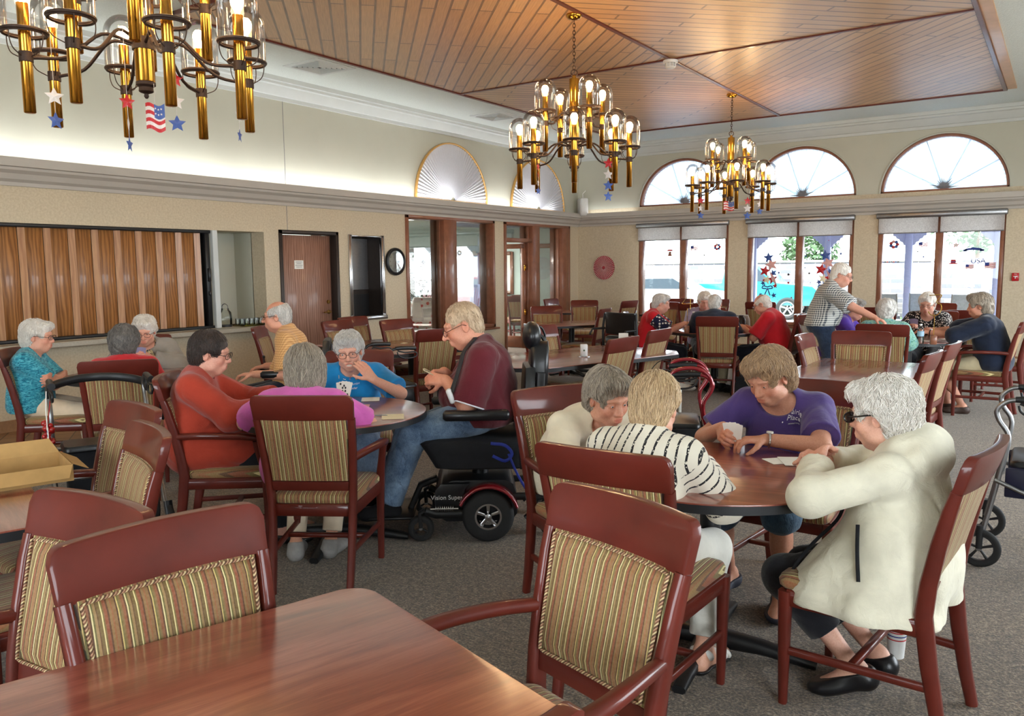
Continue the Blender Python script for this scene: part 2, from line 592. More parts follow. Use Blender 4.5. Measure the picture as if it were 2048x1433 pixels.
    def xf(s, loc=(0, 0, 0), rz=0, rx=0, ry=0, sc=1):
        A = Matrix.Translation(loc) @ Matrix.Rotation(rz, 4, 'Z') @ Matrix.Rotation(ry, 4, 'Y') @ Matrix.Rotation(rx, 4, 'X') @ Matrix.Scale(sc, 4)
        s.v = [tuple(A @ Vector(p)) for p in s.v]
        return s
    def build(s, name, m, parent=None, smooth=50, bevel=0):
        me = bpy.data.meshes.new(name)
        me.from_pydata(s.v, [], s.f)
        bm = bmesh.new(); bm.from_mesh(me)
        if bevel:
            bm.normal_update()
            ed = [e for e in bm.edges if len(e.link_faces) == 2 and e.calc_face_angle(0) > 0.7]
            bmesh.ops.bevel(bm, geom=ed, offset=bevel, segments=2, profile=0.7, affect='EDGES', clamp_overlap=True)
        bmesh.ops.recalc_face_normals(bm, faces=bm.faces)
        bm.to_mesh(me); bm.free()
        if smooth:
            me.polygons.foreach_set('use_smooth', [True] * len(me.polygons))
            me.set_sharp_from_angle(angle=math.radians(smooth))
        me.materials.append(M[m] if isinstance(m, str) else m)
        o = bpy.data.objects.new(name, me)
        COL.objects.link(o)
        return adopt(o, parent)

def rrect(x0, y0, x1, y1, r, n=6):
    out = []
    for cx, cyy, a0 in ((x1 - r, y0 + r, -PI / 2), (x1 - r, y1 - r, 0), (x0 + r, y1 - r, PI / 2), (x0 + r, y0 + r, PI)):
        for k in range(n + 1):
            a = a0 + PI / 2 * k / n
            out.append((cx + r * cos(a), cyy + r * sin(a)))
    return out

def spline(pts, n=24):
    """Catmull-Rom through points"""
    P = [np.array(p, float) for p in pts]
    P = [2 * P[0] - P[1]] + P + [2 * P[-1] - P[-2]]
    out = []; seg = len(P) - 3; per = max(2, n // seg)
    for i in range(seg):
        p0, p1, p2, p3 = P[i:i + 4]
        for k in range(per):
            t = k / per
            out.append(.5 * ((2 * p1) + (-p0 + p2) * t + (2 * p0 - 5 * p1 + 4 * p2 - p3) * t * t + (-p0 + 3 * p1 - 3 * p2 + p3) * t ** 3))
    out.append(P[-2])
    return out

def star_outline(R, r=None, a0=PI / 2, n=5):
    r = r or R * .45
    return [((R if k % 2 == 0 else r) * cos(a0 + PI * k / n), (R if k % 2 == 0 else r) * sin(a0 + PI * k / n)) for k in range(2 * n)]

def text_mesh(txt, size, depth=0.001, font_shear=0.0):
    cu = bpy.data.curves.new('lettering', 'FONT')
    cu.body = txt; cu.size = size; cu.extrude = depth; cu.align_x = 'CENTER'; cu.align_y = 'CENTER'; cu.shear = font_shear
    o = bpy.data.objects.new('lettering', cu)
    COL.objects.link(o)
    dg = bpy.context.evaluated_depsgraph_get()
    me = bpy.data.meshes.new_from_object(o.evaluated_get(dg))
    v = [tuple(p.co) for p in me.vertices]; f = [tuple(p.vertices) for p in me.polygons]
    bpy.data.objects.remove(o); bpy.data.curves.remove(cu); bpy.data.meshes.remove(me)
    b = MB(); b.v = v; b.f = f
    return b
# ================================================================== the room
XL, YB, CE = -8.4, 14.7, 3.95
XR, YF = 2.6, -3.6
WT = 0.26

def struct(b, name, m, parent=None, smooth=35, bevel=0):
    o = b.build(name, m, parent, smooth, bevel)
    if parent is None:
        o['kind'] = 'structure'
    return o

def wall_boxes(b, fixed, axis, u0, u1, z0, z1, holes, t):
    """wall slab with rectangular holes; axis 'y' = wall in the plane x=fixed"""
    us = sorted({u0, u1, *[h[0] for h in holes], *[h[1] for h in holes]})
    for a, c in zip(us, us[1:]):
        m = (a + c) / 2
        hs = sorted([(h[2], h[3]) for h in holes if h[0] < m < h[1]])
        z = z0; runs = []
        for lo, hi in hs:
            if lo > z:
                runs.append((z, lo))
            z = max(z, hi)
        if z < z1:
            runs.append((z, z1))
        for lo, hi in runs:
            if axis == 'y':
                b.box((fixed, m, (lo + hi) / 2), (t, c - a, hi - lo))
            else:
                b.box((m, fixed, (lo + hi) / 2), (c - a, t, hi - lo))

fl = MB(); fl.box(((XL + XR) / 2, (YB + YF) / 2, -0.05), (XR - XL + .5, YB - YF + .5, 0.1)); struct(fl, 'floor', 'carpet')
ft = MB(); ft.box((-7.85, 2.35, 0.003), (1.1, 8.4, 0.006)); struct(ft, 'floor.001', 'floor_tile')
cl = MB(); cl.box(((XL + XR) / 2, (YB + YF) / 2, CE + .05), (XR - XL + .5, YB - YF + .5, 0.1)); struct(cl, 'ceiling', 'ceiling_texture')

# left wall: lower part with openings, plain upper part
W1 = (9.36, 11.69, 0.50, 2.39); W2 = (12.0, 14.33, 0.0, 2.39)
NICHE = (0.9, 6.70, 0.86, 2.03); DOOR = (6.93, 7.96, 0.0, 2.07); BOX = (8.17, 8.85, 0.86, 2.03)
b = MB(); wall_boxes(b, XL - WT / 2, 'y', YF, YB + .3, 0, 2.5, [NICHE, DOOR, BOX, W1, W2], WT); struct(b, 'wall_left', 'lower_wall')
b = MB(); b.box((XL - WT / 2, (YB + YF) / 2, (2.5 + CE) / 2), (WT, YB - YF + .6, CE - 2.5)); struct(b, 'wall_left.001', 'upper_wall')
# panel joints of the wall covering
b = MB(); b.box((XL + .001, 7.08, 3.1), (.003, .006, 1.2)); b.box((XL + .001, 7.08, 2.24), (.003, .006, .34)); struct(b, 'trim_1', 'ink_gray')

# back wall
WIN = [(-7.02, -5.19), (-4.83, -3.0), (-2.62, -0.79)]
ZS, ZH = 0.46, 2.36
b = MB(); wall_boxes(b, YB + WT / 2, 'x', XL - .3, XR + .3, 0, 2.72, [(a, c, ZS, ZH) for a, c in WIN], WT); struct(b, 'wall_back', 'lower_wall')
ARC = [(-6.11, .9), (-3.905, .92), (-1.69, .92)]
b = MB()
edges = [XL - .3]
for cx, R in ARC:
    edges += [cx - R, cx + R]
edges.append(XR + .3)
for a, c in zip(edges[0::2], edges[1::2]):
    b.box(((a + c) / 2, YB + WT / 2, (2.72 + CE) / 2), (c - a, WT, CE - 2.72))
for cx, R in ARC:
    N = 28
    for k in range(N):
        a0, a1 = PI - PI * k / N, PI - PI * (k + 1) / N
        x0, z0, x1, z1 = cx + R * cos(a0), 2.72 + R * sin(a0) * .97, cx + R * cos(a1), 2.72 + R * sin(a1) * .97
        b.prism([(x0, z0), (x1, z1), (x1, CE), (x0, CE)], YB, YB + WT, 'xz')
struct(b, 'wall_back.001', 'upper_wall')
# unseen side and rear walls with their windows
b = MB(); wall_boxes(b, XR + .1, 'y', YF, YB + .3, 0, CE, [(y - 1.7, y + 1.7, .5, 2.7) for y in (-0.9, 6.0, 10.5)], .2); struct(b, 'wall_right', 'upper_wall')
b = MB(); wall_boxes(b, YF - .1, 'x', XL - .3, XR + .3, 0, CE, [(x - 1.7, x + 1.7, .5, 2.7) for x in (-2.4,)], .2); struct(b, 'wall_front', 'upper_wall')

# cornice with a trough (left and back), crown moulding
CP = [(0, 2.38), (.03, 2.38), (.035, 2.415), (.075, 2.44), (.10, 2.49), (.145, 2.52), (.15, 2.545), (.185, 2.55), (.185, 2.635), (.15, 2.635), (.15, 2.56), (0, 2.56)]
CR = [(0, 3.70), (.025, 3.70), (.03, 3.745), (.055, 3.75), (.10, 3.80), (.13, 3.85), (.165, 3.86), (.17, 3.89), (.20, 3.895), (.20, CE), (0, CE)]
def moulding(prof, name, m, ya, yb, xa, xb):
    b = MB()
    b.loft([[(XL + o, ya, z) for o, z in prof], [(XL + o, YB - o, z) for o, z in prof], [(xb, YB - o, z) for o, z in prof]])
    return struct(b, name, m, smooth=25)
moulding(CP, 'trim_2', 'cornice_paint', YF, 0, 0, XR)
moulding(CR, 'trim_3', 'crown_paint', YF, 0, 0, XR)
b = MB(); b.box((XL + .012, 2.2, .06), (.024, 9.4, .12), .004); struct(b, 'baseboard_left', 'tile_brown')
b = MB(); b.box(((XL + XR) / 2, YB - .008, .05), (XR - XL, .016, .1), .004); struct(b, 'baseboard_back', 'tile_brown')

# timber ceiling panel: four fields of boards laid in a diamond
PC = (-3.88, 8.93); PW, PH = 3.07, 4.28
b = MB(); b.box((0, 0, 0), (2 * PW, 2 * PH, .03))
o = struct(b, 'ceiling_panel', 'ceiling_planks'); o.location = (PC[0], PC[1], CE - .015)
b = MB()
for sx in (-1, 1):
    b.box((PC[0] + sx * PW, PC[1], CE - .022), (.05, 2 * PH + .05, .05), .006)
for sy in (-1, 1):
    b.box((PC[0], PC[1] + sy * PH, CE - .022), (2 * PW + .05, .05, .05), .006)
b.box((PC[0], PC[1], CE - .033), (.05, 2 * PH, .02), .006)
b.box((PC[0], PC[1], CE - .033), (2 * PW, .05, .02), .006)
struct(b, 'trim_4', 'wood_trim_dark')
b = MB(); b.box((PC[0] + PW + .075, PC[1], CE - .012), (.12, 2 * PH + .1, .024), .004); struct(b, 'trim_5', 'light_oak')

# ------------------------------------------------------------------ back windows
for i, (a, c) in enumerate(WIN):
    w = empty('window_%d' % (i + 1), ((a + c) / 2, YB, 0), kind='structure')
    W0 = (c - a) / 2; fr = MB()
    for x in (-W0 + .035, W0 - .035):
        fr.box((x, .10, (ZS + ZH) / 2), (.07, .16, ZH - ZS), .006)
    fr.box((0, .10, (ZS + ZH) / 2), (.11, .16, ZH - ZS), .006)
    for z in (ZS + .035, ZH - .035):
        fr.box((0, .10, z), (2 * W0, .15, .07), .006)
    fr.build('window_frame', 'window_wood', w)
    sl = MB(); sl.box((0, -.01, ZS - .015), (2 * W0 + .08, .14, .03), .006); sl.build('window_sill', 'window_wood', w)
    for s in (-1, 1):
        g = MB(); g.box((s * (W0 / 2 - .005), .11, (ZS + ZH) / 2), (W0 - .13, .006, ZH - ZS - .14)); g.build('window_pane', 'window_glass', w)
    o = tag(MB().box(((a + c) / 2, YB - .05, 2.345), (c - a + .04, .085, .09), .01).build('blind_cassette', 'dull_steel'), None, None)
    rb = empty('roller_blind', ((a + c) / 2, YB - .05, 2.36), label='roller blind over the %s' % (
        'back window nearest the red paper fan', 'middle back window with the star wreaths', 'back window beside the red fire alarm')[i], cat='blind', group='roller blinds on the back windows')
    o.parent = rb; o.location = (0, 0, 0)
    me = o.data; me.transform(Matrix.Translation((-(a + c) / 2, -(YB - .05), -2.36)))
    CHILD.setdefault(rb.name, []).append(o)
    for s in (-1, 1):
        d = MB(); d.box((s * W0 / 2, -.01, -.155), (W0 - .035, .004, .30)); d.build('blind_cloth', 'blind_cloth', rb)
        d = MB(); d.cyl((s * W0 / 2 - W0 / 2 + .02, -.01, -.305), (s * W0 / 2 + W0 / 2 - .02, -.01, -.305), .009, 8); d.build('hem_bar', 'dull_steel', rb)

# half-round windows with pleated fan shades
def fan_sheet(R, H, n, amp, flip=1):
    """half-disc of radial pleats, hub at the origin, in the xz plane; both faces"""
    b = MB(); vs = []; fs = []
    for k in range(2 * n + 1):
        a = PI * k / (2 * n)
        for r, w in ((.06, .3), (1.0, 1.0)):
            vs.append((R * r * cos(a), (amp if k % 2 else -amp) * w, H * r * sin(a)))
    for k in range(2 * n):
        fs.append((2 * k, 2 * k + 1, 2 * k + 3, 2 * k + 2))
    b.add(vs, fs)
    return b
def arch_frame(R, w, t, H=None):
    H = H or R; b = MB(); N = 32
    pts = [(R * cos(PI * k / N), 0, H * sin(PI * k / N)) for k in range(N + 1)]
    b.rectsweep(pts, w, t, side=(0, 1, 0), ch=.004)
    return b
for i, (cx, R) in enumerate(ARC):
    w = empty('window_%d' % (i + 4), (cx, YB, 2.72), kind='structure')
    arch_frame(R - .02, .14, .045, R * .97 - .02).xf((0, .09, 0)).build('window_frame', 'window_wood', w)
    MB().box((0, .09, .015), (2 * R, .14, .03), .004).build('window_rail', 'window_wood', w)
    arch_frame(R + .012, .02, .025, R * .97 + .012).xf((0, -.008, 0)).build('window_casing', 'upper_wall', w)
    g = MB(); g.prism([((R - .05) * cos(PI * k / 24), (R * .97 - .05) * sin(PI * k / 24)) for k in range(25)], .165, .17, 'xz'); g.build('window_pane', 'window_glass', w)
    f = empty('fan_shade', (cx, YB + .12, 2.745), label='half-round fan shade in the arch above %s' % (
        'the back window nearest the red paper fan', 'the middle back window', 'the back window beside the red fire alarm')[i], cat='shade', group='sunlit fan shades in the arched windows')
    fan_sheet(R - .045, R * .97 - .05, 44, .011).build('pleated_sheet', 'pleated_paper', f, smooth=0)
    h = MB()
    for k in range(15):
        a = PI * (k + .5) / 15; L = random.Random(k + i).uniform(.10, .22)
        h.tube([(0, -.01, .02), (L * cos(a), -.014, L * sin(a) + .02)], [.02, .002], 6)
    h.build('hub', 'ink_gray', f)
    sp = MB()
    for a in (.52, 1.15, 1.9, 2.6):
        sp.tube([(0, .012, 0), ((R - .06) * cos(a), .012, (R * .97 - .06) * sin(a))], .006, 5)
    sp.build('stay', 'ink_gray', f)
for i, cyy in enumerate((10.52, 13.14)):
    f = empty('fan_shade', (XL + .03, cyy, 2.66), PI / 2, label=('grey pleated gold-rimmed fan on the cove ledge above the wide inside window', 'grey pleated gold-rimmed fan on the cove ledge nearest the room corner')[i], cat='shade', group='pleated fans above the left cornice')
    fan_sheet(.91, .90, 46, .012).build('pleated_sheet', 'pleated_gray', f, smooth=0)
    arch_frame(.925, .05, .022, .915).build('rim', 'gold_trim', f)
    MB().box((0, 0, -.012), (1.87, .05, .02), .003).build('base_rail', 'gold_trim', f)

# ------------------------------------------------------------------ inside windows and door to the sun room
def inside_window(n, y0, y1, z0, z1, posts, rails=()):
    w = empty('window_%d' % n, (XL, (y0 + y1) / 2, 0), kind='structure'); yc = (y0 + y1) / 2
    f = MB()
    f.box((-.12, y0 + .03 - yc, (z0 + z1) / 2), (.30, .06, z1 - z0), .006); f.box((-.12, y1 - .03 - yc, (z0 + z1) / 2), (.30, .06, z1 - z0), .006)
    f.box((-.12, 0, z1 - .03), (.30, y1 - y0, .06), .006)
    if z0 > .1:
        f.box((-.12, 0, z0 + .03), (.30, y1 - y0, .06), .006)
    f.build('window_frame', 'window_wood', w)
    for a, c in posts:
        p = MB(); p.box((-.12, (a + c) / 2 - yc, (z0 + z1) / 2), (.30, c - a, z1 - z0 - .1), .006)
        for e in (-.05, .05):
            p.box((-.12 + e, (a + c) / 2 - yc, (z0 + z1) / 2), (.02, c - a + .03, z1 - z0 - .1), .004)
        p.build('window_post', 'window_wood', w)
    for a, c, z in rails:
        MB().box((-.12, (a + c) / 2 - yc, z), (.28, c - a, .07), .006).build('window_rail', 'window_wood', w)
    return w, yc
w, yc = inside_window(7, *W1[:2], W1[2], W1[3], [(10.27, 10.60)])
for a, c in ((9.42, 10.27), (10.60, 11.63)):
    MB().box((-.12, (a + c) / 2 - yc, (W1[2] + W1[3]) / 2), (.006, c - a, W1[3] - W1[2] - .12)).build('window_pane', 'window_glass', w)
MB().box((.02, 0, W1[2] - .02), (.12, 2.45, .035), .006).build('window_sill', 'window_wood', w)
w, yc = inside_window(8, *W2[:2], W2[2], W2[3], [(12.92, 13.17), (14.02, 14.27)], [(12.06, 12.92, 2.06)])
for a, c, lo, hi in ((12.06, 12.92, 2.1, 2.33), (13.17, 14.02, .06, 2.33)):
    MB().box((-.12, (a + c) / 2 - yc, (lo + hi) / 2), (.006, c - a, hi - lo)).build('window_pane', 'window_glass', w)
dr = empty('door_1', (XL - .12, 12.90, 0), kind='structure')      # glazed door standing open into the sun room
d = MB()
for y in (-.05, -.83):
    d.box((0, y, 1.0), (.045, .09, 2.0), .005)
d.box((0, -.44, 1.96), (.045, .86, .09), .005); d.box((0, -.44, .12), (.045, .86, .22), .005)
d.build('door_frame', 'window_wood', dr)
MB().box((0, -.44, 1.07), (.006, .69, 1.68)).build('door_pane', 'window_glass', dr)
for z in (.7, 1.55):
    MB().box((.03, .0, z), (.02, .035, .11), .003).build('hinge', 'brass', dr)
dr.rotation_euler = (0, 0, math.radians(-86))

# wood door, steel framed recess, serving niche
dr = empty('door_2', (XL, (DOOR[0] + DOOR[1]) / 2, 0), kind='structure')
f = MB(); hw = (DOOR[1] - DOOR[0]) / 2
for s in (-1, 1):
    f.box((-.08, s * (hw - .025), 1.035), (.2, .05, 2.07), .004)
f.box((-.08, 0, 2.045), (.2, 2 * hw, .05), .004)
f.build('door_frame', 'bronze_frame', dr)
MB().box((-.13, 0, 1.01), (.045, 2 * hw - .1, 2.01), .003).build('door_leaf', 'door_wood', dr)
lv = MB(); lv.lathe([(.0, 0), (.03, 0), (.03, .012), (.012, .016), (.012, .05), (.0, .05)], (-.107, hw - .12, .96), 14, 'x'); lv.tube([(-.06, hw - .12, .96), (-.055, hw - .16, .962), (-.058, hw - .24, .957)], [.011, .01, .008], 8); lv.build('door_handle', 'brass_dark', dr)
MB().lathe([(0, 0), (.028, 0), (.026, .02), (0, .022)], (-.107, hw - .12, 1.10), 14, 'x').build('deadbolt', 'brass_dark', dr)
sg = empty('door_sign', (XL - .105, 7.34, 1.62), label='small white printed notice taped to the wooden door', cat='sign')
MB().box((0, 0, 0), (.002, .155, .115)).build('sheet', 'paper', sg)
t = MB()
for k, wd in enumerate((.11, .09, .12, .10)):
    t.box((.0015, 0, .035 - k * .022), (.001, wd, .007))
t.build('print', 'ink_gray', sg)

bx = empty('window_9', (XL, (BOX[0] + BOX[1]) / 2, (BOX[2] + BOX[3]) / 2), kind='structure')
hw, hh = (BOX[1] - BOX[0]) / 2, (BOX[3] - BOX[2]) / 2
f = MB()
for s in (-1, 1):
    f.box((.0, s * (hw - .01), 0), (.05, .06, 2 * hh + .03), .006)
f.box((.0, 0, hh - .005), (.05, 2 * hw, .02), .004); f.box((.01, 0, -hh - .02), (.09, 2 * hw + .05, .06), .006)
f.build('window_frame', 'steel', bx)
r = MB(); r.box((-.3, 0, 0), (.01, 2 * hw, 2 * hh)); r.box((-.15, hw - .02, 0), (.30, .01, 2 * hh)); r.box((-.15, -hw + .02, 0), (.30, .01, 2 * hh)); r.box((-.15, 0, hh), (.30, 2 * hw, .01)); r.box((-.15, 0, -hh), (.30, 2 * hw, .01))
r.build('window_recess', 'bronze_frame', bx)
MB().box((-.285, 0, .18), (.01, 2 * hw - .06, 2 * hh - .42)).build('window_panel', 'dull_steel', bx)
MB().box((-.285, 0, -hh + .16), (.012, 2 * hw - .06, .32)).build('window_lower_panel', 'black_metal', bx)

r = MB(); yn0, yn1 = 6.02, NICHE[1]
r.box((XL - .62, (NICHE[0] + yn1) / 2, 1.45), (.02, yn1 - NICHE[0] + .1, 1.3)); r.box((XL - .44, yn1 + .01, 1.45), (.38, .02, 1.3)); r.box((XL - .44, (NICHE[0] + yn1) / 2, 2.04), (.38, yn1 - NICHE[0] + .1, .02)); r.box((XL - .44, NICHE[0] - .01, 1.45), (.38, .02, 1.3))
r.box((XL - .36, 5.99, 1.45), (.5, .03, 1.18))
struct(r, 'wall_left.002', 'upper_wall')
b = MB(); b.box((XL + .0, 5.965, 1.445), (.06, .07, 1.17), .006); struct(b, 'trim_6', 'crown_paint')
b = MB(); b.box((XL - .2, 3.80, .83), (.80, 5.86, .055), .008); struct(b, 'trim_7', 'counter')

sh = empty('folding_shutter', (XL - .06, 0, 0), label='closed oak accordion shutter above the serving counter', cat='shutter')
y = 0.95; k = 0
while y < 5.72:
    w_ = .185
    MB().box((-.02, y + w_ / 2, 1.445), (.016, w_, 1.10), .003).build('shutter_panel', 'oak_panel', sh)
    e = MB(); e.loft([[(-.012, y + w_ + .004, z), (.040, y + w_ + .050, z), (.032, y + w_ + .055, z), (-.02, y + w_ + .012, z)] for z in (.895, 1.995)]); e.build('shutter_edge', 'oak_edge_lit', sh)
    y += .2425; k += 1
MB().box((0, 3.4, 2.012), (.12, 5.05, .04), .004).build('top_track', 'black_metal', sh)
MB().box((0, 3.4, .878), (.12, 5.05, .035), .004).build('bottom_track', 'black_metal', sh)
MB().box((0, 5.885, 1.445), (.09, .06, 1.13), .004).build('end_stile', 'black_metal', sh)
h = MB(); h.box((.055, 5.885, 1.50), (.03, .035, .16), .006); h.box((.055, 5.885, 1.28), (.02, .03, .05), .004); h.build('latch', 'black_plastic', sh)

# sun room beyond the inside windows
SX0, SX1, SY0, SY1 = -15.6, XL - WT, 7.9, 16.6
b = MB(); b.box(((SX0 + SX1) / 2, (SY0 + SY1) / 2, -.05), (SX1 - SX0, SY1 - SY0, .1)); struct(b, 'floor.002', 'carpet')
b = MB(); b.box(((SX0 + SX1) / 2, (SY0 + SY1) / 2, 2.65), (SX1 - SX0 + .4, SY1 - SY0 + .4, .1)); struct(b, 'ceiling.001', 'sunroom_wall')
b = MB(); wall_boxes(b, SY1 + .1, 'x', SX0 - .2, XL + .01, 0, 2.7, [(-15.3, -13.85, .45, 2.05), (-13.45, -12.05, .30, 1.92)], .2); struct(b, 'wall_back.002', 'sunroom_wall')
b = MB(); wall_boxes(b, SX0 - .1, 'y', SY0, SY1, 0, 2.7, [(9.0, 15.8, .45, 2.05)], .2); b.box(((SX0 + SX1) / 2, SY0 - .1, 1.35), (SX1 - SX0, .2, 2.7)); b.box((XL - WT / 2, 15.8, 1.35), (WT, 1.7, 2.7)); struct(b, 'wall_left.003', 'sunroom_wall')
for n, (a, c, lo, hi) in enumerate(((-15.3, -13.85, .45, 2.05), (-13.45, -12.05, .30, 1.92))):
    w = empty('window_%d' % (10 + n), ((a + c) / 2, SY1, 0), kind='structure'); f = MB(); hw = (c - a) / 2
    for s in (-1, 1):
        f.box((s * (hw - .03), .06, (lo + hi) / 2), (.06, .14, hi - lo), .004)
    for z in (lo + .03, hi - .03):
        f.box((0, .06, z), (2 * hw, .14, .06), .004)
    f.build('window_frame', 'white_plastic', w)
    MB().box((0, .08, (lo + hi) / 2), (2 * hw - .1, .006, hi - lo - .1)).build('window_pane', 'window_glass', w)
portal('sun_room_portal', (-13.6, SY1 + .3, 1.25), (PI / 2, 0, PI), 3.0, 1.5)
portal('sun_room_portal', (SX0 - .25, 12.4, 1.25), (PI / 2, 0, -PI / 2), 6.4, 1.5)

# ------------------------------------------------------------------ outside
b = MB(); b.box((-5, 60, -.35), (160, 140, .3)); struct(b, 'ground', 'pale_concrete')
b = MB(); b.box((-5, 16.9, -.12), (24, 4.2, .16)); struct(b, 'ground.001', 'pale_concrete')
b = MB(); b.box((-10, 29.5, -.19), (60, 3.0, .03)); struct(b, 'ground.002', 'grass_green')
b = MB(); b.box((-5, 36, -.19), (140, 6, .03)); struct(b, 'road', 'asphalt')
b = MB(); b.box((-4.5, 17.6, 2.60), (15, 5.3, .12), .01); struct(b, 'roof', 'porch_paint')
# ================================================================== chairs
def back_y(z):
    """y of the rear post centre line at height z (the back leans)"""
    zs = [0, .2, .44, .60, .80, .98]; ys = [-.292, -.245, -.214, -.232, -.279, -.330]
    return float(np.interp(z, zs, ys))
def back_x(z):
    return float(np.interp(z, [0, .44, .98], [.188, .198, .232]))
def bow(x, z):
    return .030 * (1 - (x / .245) ** 2) * float(np.interp(z, [.44, .6, .98], [0, .5, 1]))

def slab(xw, z0, z1, thick, off, nx=14, nz=5, puff=0.0, top=None, puffb=None):
    """curved slab following the back: xw(z) half width, off moves it toward the sitter"""
    b = MB(); F = []; Bk = []
    for j in range(nz + 1):
        v = j / nz; rf = []; rb = []
        for i in range(nx + 1):
            u = -1 + 2 * i / nx
            zt = z1 if top is None else top(u)
            z = z0 + (zt - z0) * v; x = u * xw(z)
            y = back_y(z) - bow(x, z) + off
            pf = puff * max(0, (1 - abs(u) ** 6)) ** .5 * max(0, (1 - abs(2 * v - 1) ** 6)) ** .5
            pb = (puff if puffb is None else puffb) * max(0, (1 - abs(u) ** 6)) ** .5 * max(0, (1 - abs(2 * v - 1) ** 6)) ** .5
            rf.append((x, y + thick / 2 + pf, z)); rb.append((x, y - thick / 2 - pb, z))
        F.append(rf); Bk.append(rb)
    n = nx + 1; vs = [p for r in F for p in r] + [p for r in Bk for p in r]; o = n * (nz + 1); fs = []
    for j in range(nz):
        for i in range(nx):
            a = j * n + i
            fs.append((a, a + 1, a + n + 1, a + n)); fs.append((o + a, o + a + n, o + a + n + 1, o + a + 1))
    for i in range(nx):
        fs.append((i, o + i, o + i + 1, i + 1)); a = nz * n + i; fs.append((a, a + 1, o + a + 1, o + a))
    for j in range(nz):
        a = j * n; fs.append((a, a + n, o + a + n, o + a)); a = j * n + nx; fs.append((a, o + a, o + a + n, a + n))
    return b.add(vs, fs)

def make_chair(arms, wood='mahogany'):
    c = empty('dining_chair', (0, 0, 0), 0, 'chair', 'chair')
    rail_w = lambda z: back_x(z) + .012
    def rtop(u):
        e = .245 - abs(u) * .245; r = .035
        return .975 - (r - math.sqrt(max(0, r * r - (r - e) ** 2)) if e < r else 0) + .004 * (1 - u * u)
    slab(rail_w, .856, .975, .032, 0, 56, 3, top=rtop, puff=.004).build('top_rail', wood, c, bevel=.005)
    slab(lambda z: back_x(z) - .018, .498, .545, .026, 0, 12, 2).build('lower_rail', wood, c, bevel=.004)
    pad = slab(lambda z: back_x(z) - .022, .548, .864, .022, .004, 14, 8, puff=.018, puffb=.004).build('backrest', 'stripe_fabric', c, smooth=60)
    pts = []
    x0 = lambda z: back_x(z) - .030
    for z in np.linspace(.56, .852, 7): pts.append((-x0(z), z))
    for u in np.linspace(-.9, .9, 9): pts.append((u * x0(.854), .855))
    for z in np.linspace(.852, .56, 7): pts.append((x0(z), z))
    for u in np.linspace(.9, -.9, 9): pts.append((u * x0(.555), .556))
    MB().tube([(x, back_y(z) - bow(x, z) + .024, z) for x, z in pts], .0048, 6, closed=True).build('piping', 'piping_fabric', pad)
    for s in (-1, 1):
        zs = [0, .12, .28, .44, .55, .68, .80, .86]
        MB().rectsweep([(s * back_x(z), back_y(z), z) for z in zs], .032, [.036, .042, .050, .054, .050, .046, .040, .034], ch=.006).build('leg', wood, c)
    for s in (-1, 1):
        if arms:
            MB().rectsweep([(s * .226, .222, 0), (s * .228, .222, .25), (s * .232, .220, .42), (s * .240, .208, .50), (s * .252, .19, .57), (s * .262, .182, .635)], [.030, .036, .042, .038, .034, .034], [.030, .036, .042, .038, .034, .036], ch=.006).build('leg', wood, c)
            p = spline([(s * .212, -.236, .660), (s * .245, -.12, .668), (s * .272, .02, .668), (s * .272, .14, .660), (s * .255, .215, .640), (s * .238, .235, .606)], 25)
            n = len(p)
            MB().rectsweep(p, [float(np.interp(k / (n - 1), [0, .25, .7, .9, 1], [.032, .040, .052, .050, .036])) for k in range(n)], [float(np.interp(k / (n - 1), [0, .7, 1], [.034, .030, .030])) for k in range(n)], ch=.008).build('arm', wood, c)
        else:
            MB().rectsweep([(s * .224, .222, 0), (s * .226, .222, .22), (s * .228, .222, .42)], [.028, .036, .042], [.028, .036, .042], ch=.006).build('leg', wood, c)
    fr = MB()
    fr.box((0, .222, .395), (.43, .026, .06), .004); fr.box((0, -.205, .395), (.37, .026, .06), .004)
    for s in (-1, 1):
        fr.rectsweep([(s * .195, -.20, .395), (s * .226, .215, .395)], .026, .06, ch=.004)
    fr.build('seat_frame', wood, c)
    b = MB(); rings = []
    for z, g, pz in ((.420, -.008, 0), (.430, .004, 0), (.450, .008, 0), (.464, .0, .0), (.472, -.03, .004), (.476, -.09, .008), (.478, -.15, .010)):
        o = []
        for (xx, yy) in rrect(-.232, -.20, .232, .252, .045, 5):
            k = 1 - .14 * (.25 - yy) / .45
            ln = math.hypot(xx, yy - .025); q = (ln + g) / ln
            o.append((xx * k * q, .025 + (yy - .025) * q, z + pz * .3))
        rings.append(o)
    b.loft(rings).build('seat', 'stripe_fabric', c, smooth=70)
    st = MB()
    for s in (-1, 1):
        st.rectsweep([(s * .190, -.245, .20), (s * .225, .222, .20)], .020, .028, ch=.004)
    st.box((0, .0, .20), (.40, .028, .022), .004)
    st.build('stretcher', wood, c)
    return c

CH_PLAIN = make_chair(False)
CH_ARM = make_chair(True)
_used = set()
def chair(x, y, deg, label, arms=False, group='striped dining chairs', z=0.0):
    """place a chair: seat centre x, y; deg = heading of its front"""
    src = CH_ARM if arms else CH_PLAIN
    rz = math.radians(deg - 90)
    if src.name not in _used:
        _used.add(src.name)
        src.location = (x, y, z); src.rotation_euler = (0, 0, rz)
        src['label'] = label; src['group'] = group
        return src
    return copy_tree(src, (x, y, z), rz, label, group)
def chair_back(x, y, deg, label, **k):
    """same, from the middle of the top rail"""
    a = math.radians(deg)
    return chair(x + .35 * cos(a), y + .35 * sin(a), deg, label, **k)

